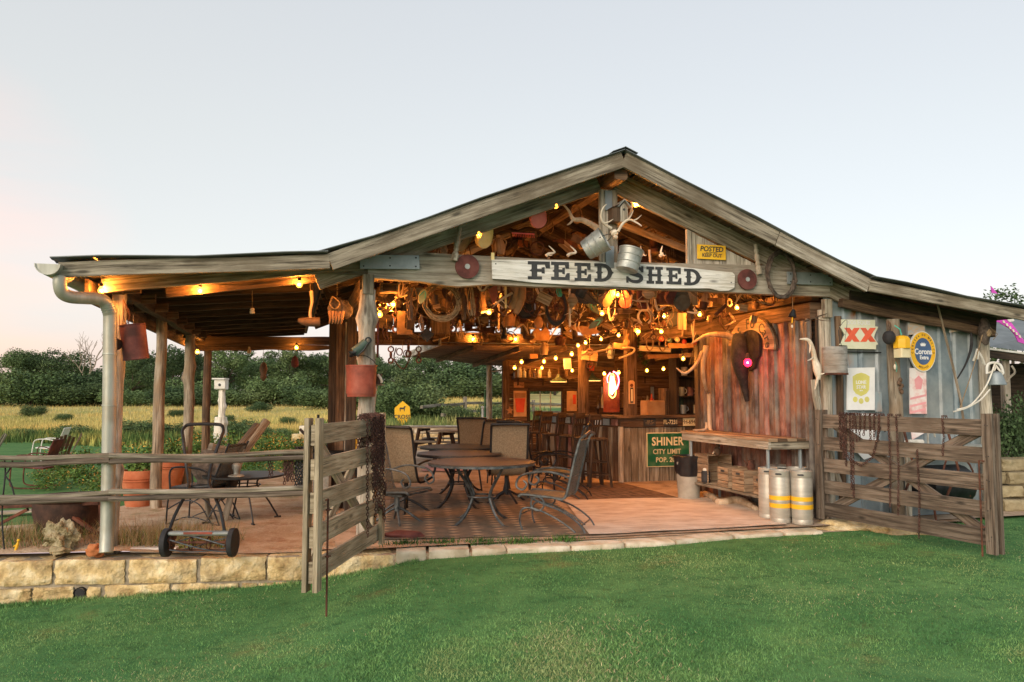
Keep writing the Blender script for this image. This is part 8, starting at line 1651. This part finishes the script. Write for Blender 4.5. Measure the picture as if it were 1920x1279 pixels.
sh = [(966,'leftmost jar on the high shelf'),(974,'second jar on the high shelf'),(983,'clear jar third along the high shelf'),(992,'brown bottle above the window left side'),(1003,'squat jar above the window'),(1012,'tin-like jar above the window middle'),(1030,'bottle left of the left pendant lamp'),(1062,'jar at the right end of the high shelf')]
for i,(px,lab) in enumerate(sh): bottle(px, 708, sb-.25, rn(.14,.24), rn(.04,.06), ['glassdk','glasspale','zinc','leather'][i%4], lab, 'jar' if i%2 else 'bottle')
for i,(px,lab) in enumerate(((1122,'bottle at the left end of the low bar shelf'),(1130,'tall bottle left of the pink neon panel'),(1134,'red bottle by the pink neon panel'),(1168,'bottle at the right of the pink neon panel'),(1174,'pale bottle left of the bar post'),(1206,'bottle right of the bar post'),(1214,'pale jar right of the bar post'),(1222,'slim bottle left of the white cooler'))): bottle(px, 765, sb-.3, rn(.22,.34), rn(.04,.055), ['glassdk','glasspale','redplastic','leather','glasspale'][i%5], lab, 'bottle')
t = back('bar_mirror','narrow bright window slot behind the bottles left of the neon sign','window',1131,742,sb-.06); MB().box((0,0,0),(.10,.01,.42)).build('pane', M['galv'], t); MB().box((0,0,.22),(.13,.03,.03)).build('frame', M['wooddark'], t)
t = back('far_window_slot','narrow bright window slot right of the bar post','window',1223,740,sb-.06); MB().box((0,0,0),(.09,.01,.38)).build('pane', M['galv'], t); MB().box((0,0,.20),(.12,.03,.03)).build('frame', M['wooddark'], t)
# pendant lamps
for px, py, s, lab in ((1047,716,6.2,'green enamel pendant lamp over the left end of the bar'),(1111,714,5.8,'green enamel pendant lamp left of the neon sign')):
    t = ht('pendant_lamp', lab, 'pendant lamp', px, py, s, up=690, group='enamel pendant lamps'); MB().lathe([(.17,0),(.165,.02),(.06,.07),(.03,.12),(.02,.15),(0,.15)], 20).build('shade', M['dkgreen'], t, smooth=True, angle=35); MB().lathe([(0,.012),(.13,.005),(.158,-.003),(.13,.003)][::1], 18).build('lens', M['shadein'], t)
# neon bottle sign on pink panel
t = ht('neon_bottle_sign', 'glowing pink and white neon bottle sign above the bar', 'neon sign', 1148, 718, 7.2); sc = S_(1148,718,7.2)
MB().box((.02,.10,-.22),(.36,.02,.78)).build('panel', M['redpaint'], t)
btl = [(-5,-22),(-5,-4),(-3,6),(-2,16),(2,16),(3,6),(5,-4),(5,-22),(0,-28),(-5,-22)]
for i,(off,mt) in enumerate(((1.0,'neony'),(.62,'neonw'))): MB().tube([(x*sc*off*1.25,-.01*i,z*sc*off) for x,z in btl], .012, 5, k=2).build('tube', M[mt], t, smooth=True)
MB().prism([(x*sc*.8,z*sc*.8) for x,z in [(-5,-22),(0,-28),(5,-22),(5,-4),(3,6),(2,16),(-2,16),(-3,6),(-5,-4)]], .03, .04).build('glow_plate', M['neonw'], t); MB().tube([(8*sc,.0,-12*sc),(13*sc,0,2*sc),(10*sc,0,16*sc),(2*sc,0,21*sc)], .014, 5, k=4).build('tube', M['neonp'], t, smooth=True); MB().tube([(-9*sc,.0,0),(-10*sc,0,10*sc),(-4*sc,0,19*sc)], .010, 5, k=4).build('tube', M['neonp'], t, smooth=True)
# thermometer sign on the bar post
t = front_thing('thermometer_sign','tall narrow metal thermometer sign on the bar post','sign',1184,737,bp1.y-.12); sc = S_(1184,737,bp1.y)
MB().prism([(-6*sc,-20*sc),(6*sc,-20*sc),(6*sc,20*sc),(3*sc,23*sc),(-3*sc,23*sc),(-6*sc,20*sc)], -.01,0).build('panel', M['poster'], t); MB().box((0,-.014,-4*sc),(6*sc,.006,28*sc)).build('scale', M['black'], t); MB().box((0,-.019,-4*sc),(2.5*sc,.004,22*sc)).build('tube', M['signcream'], t); MB().disc((0,14*sc),3.2*sc,-.014,-.0105,12).build('star', M['rustred'], t)
# tackle hutch, cooler, boxes behind the bar right
t = front_thing('dark_hutch','tall dark shelf hutch with mugs at the right end of the bar','hutch',1295,782,bs0+.75); MB().box((0,.2,.42),(.62,.03,1.35)).build('back', M['wooddark'], t)
for x in (-.31,.31): MB().box((x,.05,.42),(.05,.3,1.35)).build('side', M['wooddark'], t)
for z in (.05,.38,.75): MB().box((0,.05,z),(.58,.28,.025)).build('shelf', M['wooddark'], t)
for i,(dx,z,mt,lab) in enumerate(((-.18,.395,'glasspale','pale mug on the middle shelf of the hutch'),(.0,.395,'redwall','pink mug on the middle shelf of the hutch'),(.16,.395,'glassdk','dark mug on the middle shelf of the hutch'),(-.15,.065,'galv','blue mug on the low shelf of the hutch'),(.12,.065,'glasspale','white mug on the low shelf of the hutch'),(-.12,.765,'bone','white skull shaped mug on the top shelf of the hutch'))):
    q = Vector(t.location)+U*dx+Vector((0,0,z)); m_ = T('mug', lab, 'mug', tuple(q), ANG); MB().lathe([(0,0),(.055,0),(.06,.16),(.05,.16),(.045,.02),(0,.02)], 12).build('cup', M[mt], m_, smooth=True, angle=35); MB().tube([(.055,0,.04),(.1,0,.06),(.1,0,.11),(.058,0,.13)], .009, 5, k=2).build('handle', M[mt], m_)
t = front_thing('bar_cabinet','cream cabinet with slatted dark door behind the bar','cabinet',1233,782,bs0+1.1); MB().box((-.1,0,.14),(.36,.3,.34)).build('body', M['poster'], t); MB().box((.22,0,.26),(.26,.3,.56)).build('side_cabinet', M['woodbrown'], t)
for k in range(5): MB().box((.12+k*.05,-.155,.26),(.028,.01,.46)).build('slat', M['wooddark'], t)
t = front_thing('gas_cylinder','dark green gas cylinder standing behind the bar right of the cabinet','cylinder',1268,782,bs0+1.0); MB().lathe([(0,-.9),(.14,-.9),(.14,.35),(.10,.45),(.04,.50),(.03,.58),(0,.58)],16).build('tank', M['dkgreen'], t, smooth=True)
# things nailed and stacked in the loft over the bar
LO = [(1105,668,5.3,.30,.16,'crate','framed picture leaning over the bar log post','picture'),(1135,678,5.4,.34,.20,'wooddark','grey wooden box over the neon sign','box'),(1190,662,4.8,.28,.15,'woodbrown','short board nailed across the bar post','board'),(1165,650,4.2,.3,.10,'hide','tan plank propped above the neon sign','plank'),(1228,655,3.9,.55,.08,'woodpale','pale plank lying on the loft right of the bar post','plank'),(1285,648,3.6,.6,.08,'hide','wide lit plank in the loft above the hutch','plank'),(1064,682,6.1,.14,.2,'paper','small white notice above the left pendant lamp','notice'),(1250,668,4.4,.7,.07,'hide','long lit board under the right loft','board'),(1300,665,3.8,.5,.07,'crate','long board right of the garland','board'),(1100,690,6.6,.3,.1,'signred','red and green tin left of the neon sign','tin')]
for px, py, s, w, h, mt, lab, cat in LO:
    t = ht('loft_'+cat, lab, cat, px, py, s); MB().box((0,0,0),(w,.06,h),ch=.005,M=Matrix.Rotation(rn(-.12,.12),4,'Y')).build('board', M[mt], t)
for i,(px,py,mt,lab) in enumerate(((1240,636,'redplastic','red ball ornament on the right tie beam'),(1256,638,'dkgreen','green tin ornament on the right tie beam'),(1283,641,'redplastic','large red ball ornament near the lettered arch'),(1303,643,'redpaint','dark red ball ornament near the lettered arch'),(1270,637,'signcream','cream ball ornament between the red ones'))):
    t = ht('ball_ornament', lab, 'ornament', px, py, 2.9); MB().blob((0,0,0),(.04,.04,.04),1,2,.05).build('ball', M[mt], t, smooth=True)
mb = MB(); mb.tube([PS(1090,666,4.5), PS(1140,655,4.3), PS(1185,652,4.1), PS(1186,662,4.1), PS(1160,672,4.2)], .016, 6, k=4); tag(mb.build('looped_branch', M['antler'], smooth=True), 'looped branch hanging above the neon sign', 'branch')

# ================================================================ BENCH, crates, kegs, bin
bA = TSZ(PZ(1297,937,0)); bB = TSZ(PZ(1440,965,0)); 
wt = T('workbench', 'weathered wooden workbench along the red sheet wall', 'bench', (0,0,0), ANG)
bt_, bsf = bA.x, bA.y; bsn = TSZ(PT(1440,900,bt_)).y+.04; bz_ = TSZ(PT(1440,822,bt_)).z; bB = Vector((bB.x, bsn, 0)); print('bench', bz_, TSZ(PT(1290,808,bt_)).z)
wdt = TW-.14-bt_; wt.location = W(bB.x,bB.y,0); HB = bz_-.865-.018
def bq(t_, s_, z): return Vector((t_-bB.x, s_-bB.y, z))
for k in range(4): w = wdt/4; MB().beam(bq(bt_-.05+w*(k+.5),bsn-.14,.865+HB), bq(bt_-.05+w*(k+.5),bsf+.22,.865+HB), w-.006,.035,seg=6,edge=.004).build('top_plank', M['woodbrown' if k%2 else 'crate'], wt)
MB().beam(bq(bt_-.02,bsn-.12,.80+HB), bq(bt_-.02,bsf+.2,.80+HB), .035,.10).build('apron', M['woodpale'], wt); MB().beam(bq(bt_,bsn-.10,.80+HB), bq(bt_+wdt,bsn-.10,.80+HB), .035,.10).build('apron', M['wood'], wt)
for t_, s_ in ((bt_,bsn-.05),(bt_,bsf),(bt_+wdt-.08,bsn-.05),(bt_+wdt-.08,bsf)): MB().tube([bq(t_,s_,0),bq(t_,s_,.85+HB)], .022, 8).build('leg', M['plate'], wt, smooth=True)
for k in range(4): w = wdt/4; MB().beam(bq(bt_-.03+w*(k+.5),bsn-.08,.25), bq(bt_-.03+w*(k+.5),bsf+.1,.25), w-.006,.03,seg=6,edge=.004).build('shelf_plank', M['crate' if k%2 else 'wood'], wt)
def crate(label, t_, s_, z, w, d, h, open_side=False):
    t = T('wooden_crate', label, 'crate', tuple(W(t_,s_,z)), ANG, 'wooden crates on the bench shelf'); n = 3
    for k in range(n):
        zz = h*(k+.5)/n
        for sx in (-1,1): MB().box((sx*w/2,0,zz),(.015,d,h/n-.008)).build('side_slat', M['crate'], t)
        for sy in ((1,) if open_side else (-1,1)): MB().box((0,sy*(d/2-.009),zz),(w-.017,.015,h/n-.008)).build('end_slat', M['crate'], t)
    MB().box((0,0,.008),(w-.02,d-.04,.012)).build('bottom', M['crate'], t)
    if not open_side:
        MB().box((-w/2-.009,0,h*.80),(.003,.09,.028)).build('hand_hole', M['black'], t)
    else: MB().box((0,0,h-.006),(w,d,.014)).build('lid', M['crate'], t)
    return t
dS = bsf-bsn
crate('tall open fronted crate at the left end of the bench shelf', bt_+.20, bsn+dS*.86, .266, .36, .36, .40, True)
crate('wooden crate second from the left on the bench shelf', bt_+.18, bsn+dS*.56, .266, .30, .26, .27); crate('wooden crate with hand hole in the middle of the bench shelf', bt_+.16, bsn+dS*.34, .266, .30, .28, .27); crate('wooden crate with hand hole nearest the kegs', bt_+.16, bsn+dS*.10, .266, .28, .22, .23)
t = T('black_tool_box','black lidded tin inside the tall crate','tin', tuple(W(bt_+.02,bsn+dS*.80,.285)), ANG); MB().lathe([(0,0),(.06,0),(.06,.14),(.05,.16),(0,.16)],12).build('body', M['rubber'], t, smooth=True); MB().lathe([(0,.16),(.04,.16),(.035,.19),(0,.2)],10).build('lid', M['rag'], t, smooth=True)
c = W(bt_+.42,bsn+dS*.15,.50); t = T('wash_basin','old enamel wash basin on the crates under the bench','basin', tuple(c), ANG); MB().lathe([(0,0),(.12,0),(.19,.09),(.21,.10),(.21,.11),(.18,.10),(.11,.02),(0,.02)],22).build('bowl', M['zinc'], t, smooth=True)
t = T('carved_bird','dark carved figure on the tall crate','carving', tuple(W(bt_+.15,bsn+dS*.75,.67)), ANG); MB().blob((0,0,.05),(.05,.04,.06),5,2,.3).build('body', M['leather'], t, smooth=True); MB().blob((.01,0,.12),(.03,.025,.03),6,2,.3).build('head', M['leather'], t, smooth=True); MB().tube([(-.04,0,.05),(-.07,0,.01)], .01, 5).build('foot', M['antler'], t)
t = T('rusty_jug','small rusty jug standing on the middle crate','jug', tuple(W(bt_+.15,bsn+dS*.30,.54)), ANG); MB().lathe([(0,0),(.045,0),(.055,.05),(.04,.09),(.045,.12),(.035,.12),(0,.05)],14).build('body', M['rust'], t, smooth=True); MB().tube([(-.05,0,.05),(-.10,0,.12)], [.012,.008], 6).build('spout', M['rust'], t)
mb = MB(); P = [PZ(1322,932,.0)+Vector((0,.0,.05)), PZ(1340,942,.0)+Vector((0,0,.06)), PZ(1352,950,.0)+Vector((0,0,.05)), PZ(1385,948,.0)+Vector((0,0,.07)), PZ(1418,962,0)+Vector((0,0,.055))]
mb.tube(P, [.04,.05,.04,.055,.06,.055,.03], 10, k=4); tag(mb.build('driftwood_log', M['antler'], smooth=True), 'smooth curved driftwood log on the floor under the bench', 'log')
mb = MB(); mb.tube([PS(1308,802,1.4), PS(1325,806,1.4), PS(1337,800,1.4), PS(1334,760,1.5)], [.014,.018,.018,.014], 6, k=3); 
t = T('curved_horn_tool','curved horn lying on the left end of the bench top','horn', tuple(W(bt_+.1,bsf-.1,.885+HB)), ANG); MB().tube([(-.12,0,.02),(0,.0,.015),(.12,.05,.03),(.15,.1,.12)], [.008,.018,.02,.018], 7, k=3).build('horn', M['antler'], t, smooth=True)
def keg(label, px, py, bands, r=.118, h=.60):
    p = PZ(px, py, .02); t = T('steel_keg', label, 'keg', (p.x, p.y+r, .02), rn(0,6), 'beer kegs by the bench'); 
    prof = [(0,.03),(r*.88,.03),(r*.90,.0),(r*.97,.0),(r*.985,.01),(r*.985,.045),(r*.955,.055),(r*.97,.065),(r,.08),(r,.235),(r*1.012,.245),(r*1.012,.25),(r,.26),(r,.50),(r*.97,.515),(r*.955,.525),(r*.985,.535),(r*.985,.585),(r*1.0,.595),(r*.97,.60),(r*.93,.595),(r*.92,.54),(r*.5,.53),(0,.53)]
    MB().lathe(prof, 32).build('shell', M['steel'], t, smooth=True, angle=28)
    MB().lathe([(.03,.53),(.03,.56),(.022,.57),(0,.57)],10).build('valve', M['irongrey'], t, smooth=True)
    if bands:
        for z0,z1 in ((.172,.224),(.262,.312)): MB().lathe([(r+.0006,z0),(r+.0022,z0+.001),(r+.0022,z1-.001),(r+.0006,z1)], 32).build('band', M['yellow'], t, smooth=True, angle=28)
    a_ = -2.0-t.rotation_euler.z
    for k in (0, math.pi): 
        n = 8; m = Matrix.Rotation(a_+k,4,'Z')@Matrix.Translation((r*.99,0,.562))@Matrix.Rotation(math.pi/2,4,'Z'); MB().prism([(math.cos(6.28*i/12)*(.026)+(.012 if math.cos(6.28*i/12) > 0 else -.012), math.sin(6.28*i/12)*.011) for i in range(12)], -.003,.003,m).build('hand_hole', M['black'], t)
    return t
keg('keg with two yellow bands, left front one', 1470, 982, True); keg('keg with two yellow bands, right front one nearest the gate', 1512, 985, True); keg('plain steel keg standing partly behind the left yellow banded one', 1448, 974, False); keg('plain keg hidden behind the right yellow banded one', 1502, 973, False)
c = PZ(1297,940,0); t = T('trash_can','grey bin with black liner bag at the left end of the bench','trash can', (c.x,c.y+.18,0), 0); MB().lathe([(0,0),(.15,0),(.18,.52),(.18,.54),(0,.54)],24).build('bin', M['can'], t, smooth=True, angle=35); mb = MB(); mb.lathe([(.17,.34),(.20,.42),(.19,.56),(.21,.62),(.19,.63),(.16,.5),(0,.45)], 28, wob=.16); mb.build('liner', M['bag'], t, smooth=True, angle=60)
# furniture glimpsed through the right gate
c = PY(1765,880,9.6); t = T('grill_cart','dark smoker grill on legs glimpsed behind the right gate','grill', (c.x,c.y,0), .3); MB().lathe([(0,-.3),(.22,-.3),(.24,-.26),(.24,.26),(.22,.3),(0,.3)],18,TM((0,0,.42),ry=math.pi/2)).build('barrel', M['iron'], t, smooth=True, angle=35)
for sx in (-1,1): MB().tube([(sx*.2,-.1,0),(sx*.2,-.05,.3)], .015, 6).build('leg', M['rust'], t); MB().tube([(sx*.2,-.2,.3),(sx*.22,-.24,.6),(sx*.1,-.2,.78)], .012, 6, k=3).build('handle', M['rust'], t)
c = PY(1735,840,9.75); t = T('metal_counter','zinc topped counter with tap behind the right gate','counter', (c.x,c.y,0), ANG); MB().box((.2,0,.86),(1.3,.45,.04)).build('top', M['zinc'], t); MB().box((.2,.15,.42),(1.2,.03,.8)).build('panel', M['galv'], t)
for x in (-.4,.8): MB().box((x,-.15,.42),(.05,.05,.84)).build('leg', M['woodpale'], t)
MB().tube([(0,-.05,.88),(0,-.05,1.02),(.08,-.05,1.05),(.1,-.05,.98)], .012, 6, k=2).build('tap', M['steel'], t, smooth=True); MB().box((-.25,-.1,.93),(.2,.1,.06),ch=.02).build('towel', M['rag'], t)
for i,(px,lab) in enumerate(((1690,'rusty pipe leaning behind the right gate'),(1772,'bare pole leaning behind the right gate near the grill'))):
    mb = MB(); mb.tube([PY(px,790,9.3), PY(px+25,880,9.2), PY(px-5,950,9.3)], .015, 6); tag(mb.build('leaning_pipe', M['rust'], smooth=True), lab, 'pipe')
